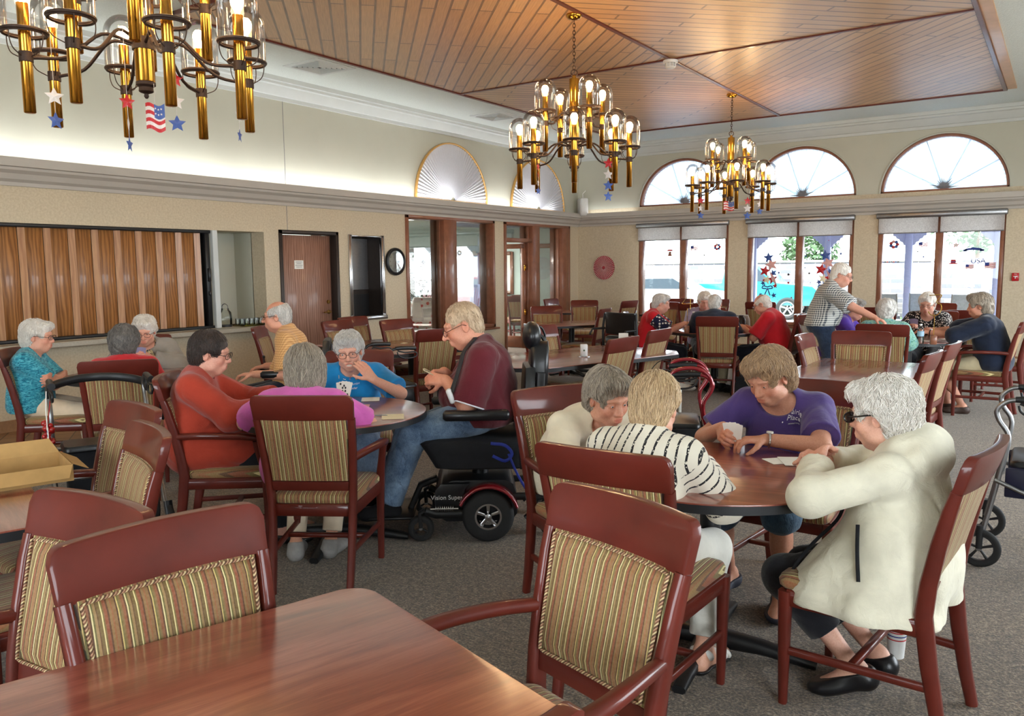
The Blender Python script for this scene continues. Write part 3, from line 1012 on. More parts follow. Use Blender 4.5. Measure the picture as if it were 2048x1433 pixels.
# ================================================================== tables
def table(name, loc, deg, outline, label, cols, group='dining tables', foot=.36, H=.745, arms=4, mt='table_wood', a0=0.0):
    t = empty(name, (loc[0], loc[1], 0), math.radians(deg), label, 'table', group)
    MB().prism(outline, H - .028, H).build('tabletop', mt, t, bevel=.003)
    big = [(x * 1.004, y * 1.004) for x, y in outline]; small = [(x * .97, y * .97) for x, y in outline]
    e = MB(); e.loft([[(x, y, H - .036) for x, y in small], [(x, y, H - .036) for x, y in big], [(x, y, H - .005) for x, y in big]], cap=False)
    e.build('edge_band', 'black_plastic', t)
    for cx, cyy in cols:
        MB().lathe([(.0, .04), (.055, .04), (.045, .07), (.042, .10), (.042, H - .07), (.09, H - .06), (.16, H - .045), (.16, H - .036), (0, H - .036)], (cx, cyy, 0), 18).build('pedestal', 'black_metal', t)
        b = MB()
        for k in range(arms):
            a = 2 * PI * k / arms + a0; d = (cos(a), sin(a))
            b.rectsweep([(cx + d[0] * .03, cyy + d[1] * .03, .05), (cx + d[0] * foot * .5, cyy + d[1] * foot * .5, .045), (cx + d[0] * foot, cyy + d[1] * foot, .018)], [.075, .065, .05], [.07, .05, .032], side=(-d[1], d[0], 0), ch=.012)
        b.build('foot', 'black_metal', t)
    return t
def circle(r, n=64):
    return [(r * cos(2 * PI * k / n), r * sin(2 * PI * k / n)) for k in range(n)]
def clipped(x, y, c):
    return [(-x + c, -y), (x - c, -y), (x, -y + c), (x, y - c), (x - c, y), (-x + c, y), (-x, y - c), (-x, -y + c)]

table('dining_table', (-1.145, .845), 73, rrect(-.46, -.46, .46, .46, .075, 8), 'square red-brown table with rounded corners, bare and closest to the camera', [(0, 0)])
table('dining_table', (-3.55, 1.04), -17, rrect(-.80, -.46, .80, .46, .075, 8), 'table carrying the open cardboard box', [(-.4, 0), (.45, 0)])
table('round_table', (-1.12, 3.03), 12, circle(.50), 'round table of four women playing cards, one in a striped cardigan', [(0, 0)], a0=-.1, foot=.42)
table('round_table', (-3.40, 3.14), 30, circle(.53), 'round table where the man in the power wheelchair plays cards', [(0, 0)], foot=.42)
table('round_table', (-6.03, 3.50), 20, circle(.50), 'round card table by the oak shutter, mostly hidden by a red shirt', [(0, 0)])
table('dining_table', (-5.83, 6.22), -14, clipped(.78, .55, .16), 'empty table in front of the steel framed wall recess', [(-.4, 0), (.4, 0)])
table('dining_table', (-3.66, 6.36), 72, clipped(.98, .55, .2), 'empty table with clipped corners and a card holder on it', [(-.45, 0), (.45, 0)])
table('dining_table', (-1.28, 6.42), 88, rrect(-.82, -.44, .82, .44, .05, 6), 'empty rectangular table behind the woman in purple', [(-.42, 0), (.42, 0)])
table('round_table', (-3.58, 9.70), 10, circle(.58), 'round card table in front of the middle back window', [(0, 0)])
table('round_table', (-1.36, 9.58), 40, circle(.55), 'round card table with the number three sign', [(0, 0)])
table('dining_table', (-5.85, 10.05), 60, clipped(.62, .45, .14), 'small empty table beyond the folded black seat, before the inside door', [(0, 0)])
table('dining_table', (-7.0, 12.9), 20, rrect(-.7, -.45, .7, .45, .06), 'dark table in the far corner under the red paper fan', [(0, 0)])
table('dining_table', (-5.25, 12.9), 0, rrect(-.7, -.42, .7, .42, .06), 'table right under the window nearest the red paper fan', [(0, 0)])
table('dining_table', (-2.35, 12.5), 0, rrect(-.7, -.42, .7, .42, .06), 'table under the middle back window behind the standing man', [(0, 0)])

# ================================================================== chandeliers
def make_chandelier():
    c = empty('chandelier', (0, 0, 0), 0, 'x', 'chandelier', 'brass chandeliers with glass domes')
    MB().lathe([(0, 0), (.075, 0), (.078, -.018), (.06, -.04), (.02, -.05), (0, -.05)], n=24).build('canopy', 'brass', c)
    ch = MB(); z = -.05; k = 0
    while z > -.50:
        ch.torus((0, 0, z - .02), .017, .0035, 12, 6, 'y' if k % 2 else 'x', (.7, 1.3)); z -= .032; k += 1
    ch.torus((0, 0, -.535), .03, .006, 16, 8, 'y')
    ch.build('chain', 'iron', c)
    MB().lathe([(0, -.56), (.018, -.56), (.018, -.58), (.047, -.59), (.047, -1.40), (.044, -1.405), (0, -1.405)], n=28).build('column', 'brass', c)
    for zz, hh in ((-.92, .045), (-1.215, .06)):
        MB().lathe([(.048, zz - hh / 2), (.056, zz - hh / 2), (.058, zz), (.056, zz + hh / 2), (.048, zz + hh / 2)], n=28, cap=False).build('collar', 'iron', c)
    col = MB()
    col.lathe([(0, -1.405), (.048, -1.405), (.048, -1.42), (.034, -1.43), (.036, -1.45), (.03, -1.455), (.01, -1.462), (.012, -1.475), (.006, -1.485), (0, -1.486)], n=24)
    col.build('finial', 'iron', c)
    lam = None
    def lamp(R, a, zr, up):
        """one arm and its lamp; zr = height of the glass ring"""
        x, y = R * cos(a), R * sin(a); zc = zr - .115
        z0 = -.93 if up else -1.215
        q = spline([(.052 * cos(a), .052 * sin(a), z0), ((.05 + (R - .05) * .3) * cos(a), (.05 + (R - .05) * .3) * sin(a), z0 + (.02 if up else .02)), ((.05 + (R - .05) * .62) * cos(a), (.05 + (R - .05) * .62) * sin(a), (z0 * .35 + zc * .65) - .02), ((R - .03) * cos(a), (R - .03) * sin(a), zc)], 15)
        MB().tube(q, .0085, 8).build('arm', 'iron', c)
        t = empty('lamp', (x, y, zr), a); adopt(t, c)
        MB().lathe([(0, -.375), (.023, -.375), (.0265, -.372), (.0265, .13), (.022, .132), (0, .132)], n=20).build('brass_tube', 'brass', t)
        r = MB(); r.torus((0, 0, 0), .098, .0085, 32, 8, 'z'); r.torus((0, 0, -.008), .094, .007, 32, 6, 'z')
        r.lathe([(.027, -.14), (.031, -.138), (.031, -.092), (.027, -.09)], n=20, cap=False)
        for q_ in range(4):
            b_ = PI / 4 + q_ * PI / 2; d = (cos(b_), sin(b_))
            r.tube(spline([(d[0] * .098, d[1] * .098, -.004), (d[0] * .096, d[1] * .096, -.05), (d[0] * .078, d[1] * .078, -.09), (d[0] * .03, d[1] * .03, -.115)], 12), .0028, 5)
        r.build('glass_ring', 'iron', t)
        g = MB(); pr = [(.101, .0), (.102, .1), (.102, .19)] + [(.102 * cos(v), .19 + .105 * sin(v)) for v in np.linspace(.12, PI / 2, 9)]
        g.lathe(pr, n=32, cap=False); g.build('glass_dome', 'dome_glass', t)
        bl = MB(); bl.lathe([(.012, .13), (.012, .145), (.018, .155), (.030, .178), (.033, .197), (.030, .215), (.018, .231), (0, .236)], n=16); bl.build('bulb', 'bulb', t)
    for k in range(4):
        lamp(.305, k * PI / 2 + .471, -.905, True)
    for k in range(8):
        lamp(.525, k * PI / 4 + .0, -1.235, False)
    return c
CHN = make_chandelier()
for i, (yy, rz, lab) in enumerate(((2.45, .428, 'brass chandelier cut by the top of the photo, with two-star strings and a small flag'),
                                   (6.84, .524, 'brass chandelier of twelve glass domes in front of the two grey pleated fans'),
                                   (11.22, .495, 'brass chandelier hanging before the arched back windows'))):
    if i == 0:
        CHN.location = (-3.95, yy, CE - .03); CHN.rotation_euler = (0, 0, rz); CHN['label'] = lab
    else:
        copy_tree(CHN, (-3.95, yy, CE - .03), rz, lab)

# ------------------------------------------------------------------ hanging stars and flags
def star_string(loc, stars, label, turn=0.0, size=.032, gap=.075, top=.12):
    g = empty('star_garland', loc, turn, label, 'garland', 'star strings hanging from the chandeliers')
    MB().tube([(0, 0, max(.06, 2.70 - loc[2])), (0, 0, -gap * (len(stars) - 1))], .0012, 4).build('string', 'thread', g)
    rnd = random.Random(int(loc[0] * 1000 + loc[1] * 77))
    for k, (c, tw) in enumerate(stars):
        b = MB(); o1 = star_outline(size, size * .47); n = len(o1); vs = [(0, -.005, 0), (0, .005, 0)] + [(x, 0, z) for x, z in o1]
        b.add(vs, [(0, 2 + q, 2 + (q + 1) % n) for q in range(n)] + [(1, 2 + (q + 1) % n, 2 + q) for q in range(n)])
        b.xf((0, 0, -gap * k), rz=tw).build('star', {'r': 'star_red', 'w': 'star_white', 'b': 'star_blue'}[c], g, smooth=0)
    return g
def flag(loc, label, turn=0.0, w=.075, h=.10):
    f = empty('paper_flag', loc, turn, label, 'flag', 'little flags hanging from the chandeliers')
    MB().tube([(0, 0, 2.50 - loc[2]), (0, 0, .075), (.008, 0, .06), (0, 0, .045), (0, 0, .0)], .001, 4).build('hook', 'thread', f)
    def P(u, v):
        return ((u - .5) * w, .012 * sin(u * 5), -v * h + .012 * sin(u * 6 + .6) - .01 * abs(u - .5))
    N = 9
    for s in range(7):
        b = MB()
        for q in range(N):
            u0, u1 = q / N, (q + 1) / N; v0, v1 = s / 7, (s + 1) / 7; e = .001
            b.loft([[(P(u0, v)[0], P(u0, v)[1] - e, P(u0, v)[2]) for v in (v0, v1)] + [(P(u0, v)[0], P(u0, v)[1] + e, P(u0, v)[2]) for v in (v1, v0)], [(P(u1, v)[0], P(u1, v)[1] - e, P(u1, v)[2]) for v in (v0, v1)] + [(P(u1, v)[0], P(u1, v)[1] + e, P(u1, v)[2]) for v in (v1, v0)]])
        b.build('stripe', 'star_red' if s % 2 == 0 else 'star_white', f)
    b = MB()
    for q in range(4, N):
        u0, u1 = q / N, (q + 1) / N
        b.loft([[(P(u, v)[0], P(u, v)[1] + e, P(u, v)[2]) for v, e in ((-.02, -.003), (.5, -.003), (.5, .003), (-.02, .003))] for u in (u0, u1)])
    b.build('canton', 'star_blue', f)
    for q in range(6):
        c = P(.52 + .15 * (q % 3), .12 + .2 * (q // 3)); MB().prism(star_outline(.006), -.0045, .0045, 'xz').xf(c).build('canton_star', 'star_white', f)
    return f

# ================================================================== wall things
ck = empty('wall_clock', (XL + .002, 9.10, 1.66), label='round black-rimmed wall clock beside the inside window', cat='clock')
MB().lathe([(.0, .0), (.205, .0), (.21, .02), (.205, .045), (.185, .055), (.165, .045), (.16, .03), (0, .03)], n=48, axis='x').build('rim', 'black_plastic', ck)
MB().lathe([(0, .031), (.163, .031), (.163, .033), (0, .033)], n=40, axis='x').build('dial', 'white_plastic', ck)
MB().lathe([(0, .040), (.164, .038), (.164, .039), (0, .042)], n=40, axis='x').build('glass', 'window_glass', ck)
for k in range(12):
    a = k * PI / 6
    t = text_mesh(str(12 if k == 0 else k), .034); t.xf(rx=PI / 2).xf(rz=PI / 2); t.xf((.0345, .132 * sin(a), .132 * cos(a))).build('numeral', 'ink', ck, smooth=0)
for a, L, w in ((1.1, .075, .009), (3.4, .115, .006)):
    h = MB(); h.rectsweep([(.036, -.02 * sin(a), -.02 * cos(a)), (.036, L * sin(a), L * cos(a))], w, .001, side=(0, cos(a), -sin(a)), ch=.0002); h.build('hand', 'ink', ck)

pf = empty('paper_fan', (-7.78, YB - .004, 1.535), label='round red pleated paper fan on the back wall', cat='decoration')
b = MB(); vs = [(0, -.03, 0)]; n = 40
for k in range(2 * n):
    a = PI * k / n; r = .245 if k % 2 else .24; vs += [(.03 * cos(a), -.03 if k % 2 else -.02, .03 * sin(a)), (r * cos(a), -.032 if k % 2 else -.004, r * sin(a))]
fs = []
for k in range(2 * n):
    j = (k + 1) % (2 * n); fs += [(0, 1 + 2 * k, 1 + 2 * j), (1 + 2 * k, 2 + 2 * k, 2 + 2 * j, 1 + 2 * j)]
plain('fan_red', srgb(186, 62, 72), 0.7); plain('fan_pink', srgb(240, 190, 188), 0.7)
b.add(vs, fs).build('pleats', 'fan_red', pf, smooth=0)
b = MB()
for k in range(n):
    a = PI * (2 * k + 1) / n
    b.rectsweep([(.035 * cos(a), -.0335, .035 * sin(a)), (.243 * cos(a), -.0345, .243 * sin(a))], [.003, .011], .002, side=(-sin(a), 0, cos(a)), ch=.0004)
b.build('pleat_edge', 'fan_pink', pf)
MB().lathe([(0, -.04), (.028, -.036), (.03, -.03), (0, -.03)], n=20, axis='y').build('centre', 'fan_red', pf)

fa = empty('fire_alarm', (-.625, YB - .001, 1.335), label='small red fire alarm pull station on the back wall', cat='fire alarm')
MB().box((0, -.02, 0), (.095, .04, .125), .006).build('body', 'star_red', fa)
p = MB(); p.box((0, -.042, .008), (.055, .006, .014), .002); p.box((0, -.042, -.012), (.014, .006, .03), .002); p.build('pull_bar', 'white_plastic', fa)
t = text_mesh('FIRE', .022); t.xf(rx=PI / 2).xf((0, -.041, .042)).build('lettering', 'white_plastic', fa, smooth=0)

sp = empty('wall_speaker', (-8.20, 14.55, 2.56), math.radians(-40), 'white loudspeaker box standing on the cove ledge in the room corner', 'speaker')
MB().box((0, 0, .21), (.22, .16, .36), .02).build('cabinet', 'white_plastic', sp)
MB().box((0, -.083, .21), (.18, .01, .31), .004).build('grille', 'shade_fabric', sp)
MB().tube([(0, .0, .39), (-.01, 0, .48), (0, .06, .54)], .008, 8).build('bracket', 'white_plastic', sp)

def vent(x, y, label):
    v = empty('ceiling_vent', (x, y, CE), 0, label, 'vent', 'air vents in the ceiling strip')
    f = MB(); f.loft([[(sx * a, sy * a, z) for sx, sy in ((-1, -1), (1, -1), (1, 1), (-1, 1))] for a, z in ((.30, 0), (.30, -.008), (.235, -.012), (.235, 0))], cap=False); f.build('frame', 'crown_paint', v)
    MB().box((0, 0, -.001), (.47, .47, .003)).build('throat', 'ink', v)
    for k in range(5):
        q = .22 - k * .043; l = MB()
        l.rectsweep([(-q, -q, -.010), (q, -q, -.010), (q, q, -.010), (-q, q, -.010)], .020, .006, side=(0, 0, 1), ch=.001, closed=True)
        l.xf(); l.build('louver', 'crown_paint', v)
vent(-7.45, 6.86, 'ceiling air vent above the wooden door')
vent(-7.60, 10.68, 'ceiling air vent above the pleated fan over the wide inside window')
sd = empty('smoke_detector', (PC[0], PC[1], CE - .045), label='white smoke detector where the four ceiling fields meet', cat='smoke detector')
MB().lathe([(0, 0), (.085, 0), (.085, -.02), (.078, -.03), (0, -.03)], n=28).build('base', 'white_plastic', sd)
d = MB()
for k in range(10):
    a = 2 * PI * k / 10; d.box((.058 * cos(a), .058 * sin(a), -.05), (.012, .02, .04), .003, rz=a)
d.lathe([(0, -.07), (.062, -.07), (.05, -.085), (0, -.088)], n=24); d.lathe([(0, -.03), (.045, -.03), (.045, -.07), (0, -.07)], n=20)
d.build('cage', 'white_plastic', sd)
# ================================================================== every chair
CB = chair_back
G0 = 'empty striped dining chairs'
G1 = 'striped dining chairs with someone sitting in them'
CB(-1.70, 1.02, -10, 'empty chair tucked under the bare front table, its striped front facing us', group=G0)
CB(-2.01, 1.05, -86, 'empty armchair between the bare front table and the cardboard box', arms=True, group=G0)
CB(-.87, 1.77, -107, 'big empty armchair standing just behind the woman in the striped cardigan', arms=True, group=G0)
CB(-.555, .655, 163, 'chair of which only a top corner shows at the lower edge of the photo', group=G0)
CB(-3.29, 1.92, -97, 'empty armchair behind the cardboard box, the farther of that pair', arms=True, group=G0)
CB(-2.75, 1.66, -107, 'empty chair behind the cardboard box, the nearer of that pair', group=G0)
CB(-4.12, 2.56, 42, 'armchair holding the dark-haired woman in the rust cardigan', arms=True, group=G1)
CB(-2.86, 2.44, 121, 'armchair seen from behind with the woman in the pink top', arms=True, group=G1)
CB(-4.13, 4.09, -48, 'chair behind the woman in the bright blue t-shirt', group=G1)
CB(-5.05, 2.82, 145, 'chair seen from behind with the grey-haired woman in red', group=G1)
CB(-6.56, 2.80, 48, 'chair under the woman in the turquoise top by the counter', group=G1)
chair(-6.60, 3.90, -35, 'chair of the woman in the grey cardigan before the shutter', group=G1)
CB(-6.80, 5.28, 37, 'empty chair in profile beside the man in the tan checked shirt', group=G0)
CB(-6.80, 6.36, 3, 'empty chair in front of the wooden door, the nearer of two', group=G0)
CB(-7.15, 6.95, 0, 'empty chair in front of the wooden door, the one mostly hidden behind another', group=G0)
CB(-6.30, 6.80, -6, 'empty chair standing under the round clock', group=G0)
CB(-4.90, 5.92, 161, 'empty chair seen from behind next to the woman in blue', group=G0)
CB(-5.85, 7.41, -10, 'empty chair whose striped back shows just past the face of the man in maroon', group=G0)
CB(-6.38, 10.20, -48, 'empty chair in front of the glazed inside door', group=G0)
CB(-5.22, 9.95, 190, 'empty chair in profile just beyond the folded black seat', group=G0)
CB(-4.30, 6.72, -12, 'empty chair touching the headrest of the power wheelchair', group=G0)
CB(-2.92, 5.90, 176, 'empty chair at the clipped-corner table, nearer of two in profile', group=G0)
CB(-3.02, 6.84, 180, 'empty chair at the clipped-corner table, farther of two in profile', group=G0)
CB(-2.02, 3.28, -26, 'armchair of the woman in the cream blouse', arms=True, group=G1)
CB(-1.19, 2.20, 91, 'chair seen from behind with the woman in the striped cardigan', group=G1)
CB(-1.00, 4.16, -92, 'chair behind the woman in the purple t-shirt', group=G1)
CB(-.15, 2.92, 173, 'chair in profile holding the woman in the white jacket', group=G1)
CB(-3.24, 8.85, 107, 'tall chair back of the man in navy in front of the middle window', group=G1)
CB(-2.48, 9.72, 180, 'chair behind the bald man in the red t-shirt', group=G1)
CB(-4.62, 9.25, 20, 'chair of the man in the red shirt with starred sleeves', group=G1)
CB(-4.05, 10.72, -70, 'chair behind the white-haired woman in lavender', group=G1)
CB(-1.78, 6.86, 0, 'empty chair in front of the standing man, seen in profile', group=G0)
CB(-1.42, 7.42, -84, 'empty chair across the table behind the woman in purple, facing us', group=G0)
CB(-1.42, 8.36, 95, 'chair back on which the standing man rests his hand', group=G1)
CB(-.66, 5.85, 176, 'empty chair above the head of the woman in the white jacket, nearer of two', group=G0)
CB(-.62, 6.62, 176, 'empty chair above the head of the woman in the white jacket, farther of two', group=G0)
chair(-.64, 9.46, 178, 'armchair of the woman in the navy top', arms=True, group=G1)
chair(-1.26, 10.66, -90, 'chair behind the woman in the black and white dotted top', group=G1)
CB(-.95, 11.3, 92, 'dark empty chair standing between the dotted top and the navy top', group=G0)
CB(-.22, 10.5, 180, 'empty chair by the wall behind the woman in the navy top', group=G0)
CB(-5.30, 12.1, -75, 'empty chair whose back shows between the starred sleeve and the lavender top', group=G0)
CB(-4.75, 11.9, 100, 'empty chair just behind the head of the woman in lavender', group=G0)
CB(-5.60, 13.5, -90, 'empty chair tight under the window nearest the red paper fan, first of two', group=G0)
CB(-4.95, 13.5, -90, 'empty chair tight under the window nearest the red paper fan, second of two', group=G0)
CB(-3.95, 12.7, 95, 'empty chair before the middle window, behind the bald man in red', group=G0)
CB(-2.62, 12.1, 80, 'empty chair behind the arm of the standing man', group=G0)
CB(-2.05, 11.6, 95, 'empty chair behind the green top, in front of the window', group=G0)
CB(-1.5, 13.3, -90, 'empty chair tight under the window beside the fire alarm', group=G0)
chair(-2.22, 9.75, 2, 'chair of the purple-dressed person hidden behind the standing man', group=G1)
CB(-6.9, 12.3, -60, 'empty chair at the dark table below the red paper fan', group=G0)
CB(-6.05, 12.4, 172, 'chair seen edge-on near the red paper fan', group=G0)
CB(-7.8, 12.6, 0, 'chair beside the open inside door', group=G0)
CB(-9.55, 14.25, 160, 'dark wooden chair seen edge-on through the inside door', group=G0)
CB(-9.15, 13.55, 110, 'chair back seen through the inside door, nearer of two', group=G0)
# ================================================================== people: one continuous skin per body, clothes and hair over it
A_ = lambda *p: np.array(p, float)
def nrm(v):
    v = np.asarray(v, float); return v / (np.linalg.norm(v) + 1e-12)

class Vol:
    """signed distance field on a grid, unions kept local so that many small shapes stay cheap"""
    def __init__(s, lo, hi, vx):
        s.vx = vx; s.lo = np.asarray(lo, float) - 4 * vx
        s.n = np.ceil((np.asarray(hi, float) + 4 * vx - s.lo) / vx).astype(int) + 1
        s.f = np.full(s.n, .09, np.float32)
    def blk(s, lo, hi, m):
        a = np.clip(np.floor((np.asarray(lo) - m - s.lo) / s.vx).astype(int), 0, s.n)
        b = np.clip(np.ceil((np.asarray(hi) + m - s.lo) / s.vx).astype(int) + 1, 0, s.n)
        if (b <= a).any():
            return None
        g = [(s.lo[i] + s.vx * np.arange(a[i], b[i])).astype(np.float32) for i in range(3)]
        return (slice(a[0], b[0]), slice(a[1], b[1]), slice(a[2], b[2])), g[0][:, None, None], g[1][None, :, None], g[2][None, None, :]
    def op(s, pr, mode='u', infl=0.0):
        kind = pr[0]
        if kind == 'c':                      # tapered capsule; optional flat end at p1
            _, p0, p1, r0, r1, k, *cap = pr
            r0, r1 = r0 + infl, r1 + infl
            lo = np.minimum(p0 - r0, p1 - r1); hi = np.maximum(p0 + r0, p1 + r1)
        else:                                # ellipsoid
            _, c, r, Rm, k = pr
            r = np.asarray(r, float) + infl
            e = np.sqrt(((Rm * r) ** 2).sum(1)) if Rm is not None else r
            lo, hi = c - e, c + e
        q = s.blk(lo, hi, k + 2.5 * s.vx)
        if q is None:
            return
        sl, X, Y, Z = q
        if kind == 'c':
            d = p1 - p0; L2 = float(d @ d) + 1e-12
            dx, dy, dz = X - np.float32(p0[0]), Y - np.float32(p0[1]), Z - np.float32(p0[2])
            t0 = (dx * np.float32(d[0]) + dy * np.float32(d[1]) + dz * np.float32(d[2])) / np.float32(L2)
            t = np.clip(t0, 0, 1)
            D = np.sqrt((dx - t * np.float32(d[0])) ** 2 + (dy - t * np.float32(d[1])) ** 2 + (dz - t * np.float32(d[2])) ** 2) - (np.float32(r0) + np.float32(r1 - r0) * t)
            if cap and cap[0]:
                D = np.maximum(D, (t0 - 1) * np.float32(math.sqrt(L2)))
        else:
            dx, dy, dz = X - np.float32(c[0]), Y - np.float32(c[1]), Z - np.float32(c[2])
            if Rm is not None:
                m = Rm.astype(np.float32)
                dx, dy, dz = m[0, 0] * dx + m[1, 0] * dy + m[2, 0] * dz, m[0, 1] * dx + m[1, 1] * dy + m[2, 1] * dz, m[0, 2] * dx + m[1, 2] * dy + m[2, 2] * dz
            a = [np.float32(1 / v) for v in r]
            k0 = np.sqrt((dx * a[0]) ** 2 + (dy * a[1]) ** 2 + (dz * a[2]) ** 2)
            k1 = np.sqrt((dx * a[0] ** 2) ** 2 + (dy * a[1] ** 2) ** 2 + (dz * a[2] ** 2) ** 2) + np.float32(1e-6)
            D = k0 * (k0 - 1) / k1
        F = s.f[sl]; k = np.float32(max(k, 1e-4))
        if mode == 'u':
            h = np.maximum(k - np.abs(F - D), 0) / k
            s.f[sl] = np.minimum(F, D) - h * h * k * np.float32(.25)
        else:                                # subtract
            D = -D; h = np.maximum(k - np.abs(F - D), 0) / k
            s.f[sl] = np.maximum(F, D) + h * h * k * np.float32(.25)
    def plane(s, p, n):
        """keep the side n points away from"""
        n = nrm(n); g = [(s.lo[i] + s.vx * np.arange(s.n[i])).astype(np.float32) for i in range(3)]
        D = (g[0][:, None, None] - np.float32(p[0])) * np.float32(n[0]) + (g[1][None, :, None] - np.float32(p[1])) * np.float32(n[1]) + (g[2][None, None, :] - np.float32(p[2])) * np.float32(n[2])
        s.f = np.maximum(s.f, D)
    def mesh(s, smooth=1):
        f = s.f; i8 = (f < 0).astype(np.int8)
        c = i8[:-1, :-1, :-1] + i8[1:, :-1, :-1]; c += i8[:-1, 1:, :-1]; c += i8[1:, 1:, :-1]; c += i8[:-1, :-1, 1:]; c += i8[1:, :-1, 1:]; c += i8[:-1, 1:, 1:]; c += i8[1:, 1:, 1:]
        act = (c > 0) & (c < 8)
        I = np.argwhere(act)
        if len(I) == 0:
            return np.zeros((0, 3)), np.zeros((0, 4), int)
        idx = np.full(act.shape, -1, np.int32); idx[act] = np.arange(len(I))
        cor = {}
        for o in np.ndindex(2, 2, 2):
            cor[o] = f[I[:, 0] + o[0], I[:, 1] + o[1], I[:, 2] + o[2]]
        acc = np.zeros((len(I), 3)); cnt = np.zeros(len(I))
        for ax in range(3):
            for o in np.ndindex(2, 2):
                a = list(o); a.insert(ax, 0); b = list(o); b.insert(ax, 1)
                fa, fb = cor[tuple(a)], cor[tuple(b)]
                m = (fa < 0) != (fb < 0)
                t = np.where(m, fa / np.where(m, fa - fb, 1), 0)
                p = np.repeat(np.array(a, float)[None], len(I), 0); p[:, ax] += t
                acc[m] += p[m]; cnt[m] += 1
        V = s.lo + s.vx * (I + acc / cnt[:, None])
        Q = []
        for ax in range(3):
            u, v = [(1, 2), (2, 0), (0, 1)][ax]
            sa = [slice(None)] * 3; sb = [slice(None)] * 3; sa[ax] = slice(0, -1); sb[ax] = slice(1, None)
            for w in (u, v):
                sa[w] = sb[w] = slice(1, -1)
            A0, B0 = i8[tuple(sa)], i8[tuple(sb)]
            e = np.argwhere(A0 != B0)
            if len(e) == 0:
                continue
            flip = A0[tuple(e.T)] == 0
            e[:, u] += 1; e[:, v] += 1
            def at(du, dv):
                q = e.copy(); q[:, u] -= du; q[:, v] -= dv
                return idx[tuple(q.T)]
            qd = np.stack([at(1, 1), at(0, 1), at(0, 0), at(1, 0)], 1)
            qd[flip] = qd[flip][:, ::-1]
            Q.append(qd)
        Q = np.concatenate(Q)
        for _ in range(smooth):
            a = np.concatenate([Q[:, 0], Q[:, 1], Q[:, 2], Q[:, 3]]); b = np.concatenate([Q[:, 1], Q[:, 2], Q[:, 3], Q[:, 0]])
            n = np.bincount(a, minlength=len(V)) + np.bincount(b, minlength=len(V))
            L = np.stack([np.bincount(a, V[b, i], len(V)) + np.bincount(b, V[a, i], len(V)) for i in range(3)], 1) / np.maximum(n, 1)[:, None]
            V = V + .5 * (L - V)
        return V, Q

def vnormals(V, Q):
    n = np.cross(V[Q[:, 2]] - V[Q[:, 0]], V[Q[:, 3]] - V[Q[:, 1]])
    N = np.stack([sum(np.bincount(Q[:, j], n[:, i], len(V)) for j in range(4)) for i in range(3)], 1)
    return N / (np.linalg.norm(N, axis=1, keepdims=True) + 1e-12)

def wob(P, freq, seed, octv=2, st=(1, 1, 1)):
    r = np.random.RandomState(seed); out = np.zeros(len(P)); amp = 1.0; P = P * np.array(st)
    for o in range(octv):
        for k in range(4):
            w = r.normal(size=3); w *= freq / np.linalg.norm(w); w2 = r.normal(size=3); w2 *= freq * .6 / np.linalg.norm(w2)
            out += amp * np.sin(P @ w + r.uniform(0, 6.3) + 1.6 * np.sin(P @ w2 + r.uniform(0, 6.3)))
        amp *= .5; freq *= 2.1
    return out / 4.0

def ik(S0, T, a, b, pole):
    d = T - S0; L = np.linalg.norm(d)
    if L > (a + b) * .995:
        T = S0 + d * (a + b) * .995 / L; d = T - S0; L = np.linalg.norm(d)
    u = d / L; x = (a * a - b * b + L * L) / (2 * L); h = math.sqrt(max(0, a * a - x * x))
    p = np.asarray(pole, float); p = p - u * (p @ u)
    return S0 + u * x + nrm(p) * h, T

def hand_prims(w, d, pal, side, curl, hs=1.0, spread=.06):
    """palm, four bent fingers and a thumb; d fingers' direction, pal where the palm faces, side +1 right hand"""
    d = nrm(d); pal = nrm(pal - d * (np.dot(pal, d))); ac = np.cross(pal, d) * side          # toward the thumb
    P = []; offs = (.029, .0095, -.0095, -.0265); Ls = (.072, .080, .074, .060)
    for o, L in zip(offs, Ls):
        kn = w + hs * (d * (.088 - abs(o) * .25) + ac * o)
        P.append(('c', w + ac * o * .62 * hs + d * .012 * hs, kn, .0145 * hs, .0112 * hs, .012))
        f = nrm(d + ac * o * spread * 30 * .1); p = kn
        for sg, bend, r0, r1 in ((.45, .55, .0100, .0092), (.31, .95, .0092, .0085), (.24, .60, .0085, .0074)):
            ang = curl * bend * 1.25; f = nrm(f * cos(ang) + nrm(pal - f * (pal @ f)) * sin(ang))
            q = p + f * L * sg * hs; P.append(('c', p, q, r0 * hs, r1 * hs, .0035)); p = q
    b = w + hs * (d * .025 + ac * .022); t = nrm(d * .62 + ac * .62 + pal * (.25 + .5 * curl))
    m = b + t * .042 * hs; P.append(('c', b, m, .0150 * hs, .0115 * hs, .010))
    t2 = nrm(t + d * .35 + pal * .35 * curl - ac * .35 * curl); m2 = m + t2 * .032 * hs; P.append(('c', m, m2, .0112 * hs, .0098 * hs, .004))
    t3 = nrm(t2 + d * .25 - ac * .2 * curl); P.append(('c', m2, m2 + t3 * .024 * hs, .0098 * hs, .0080 * hs, .003))
    return P

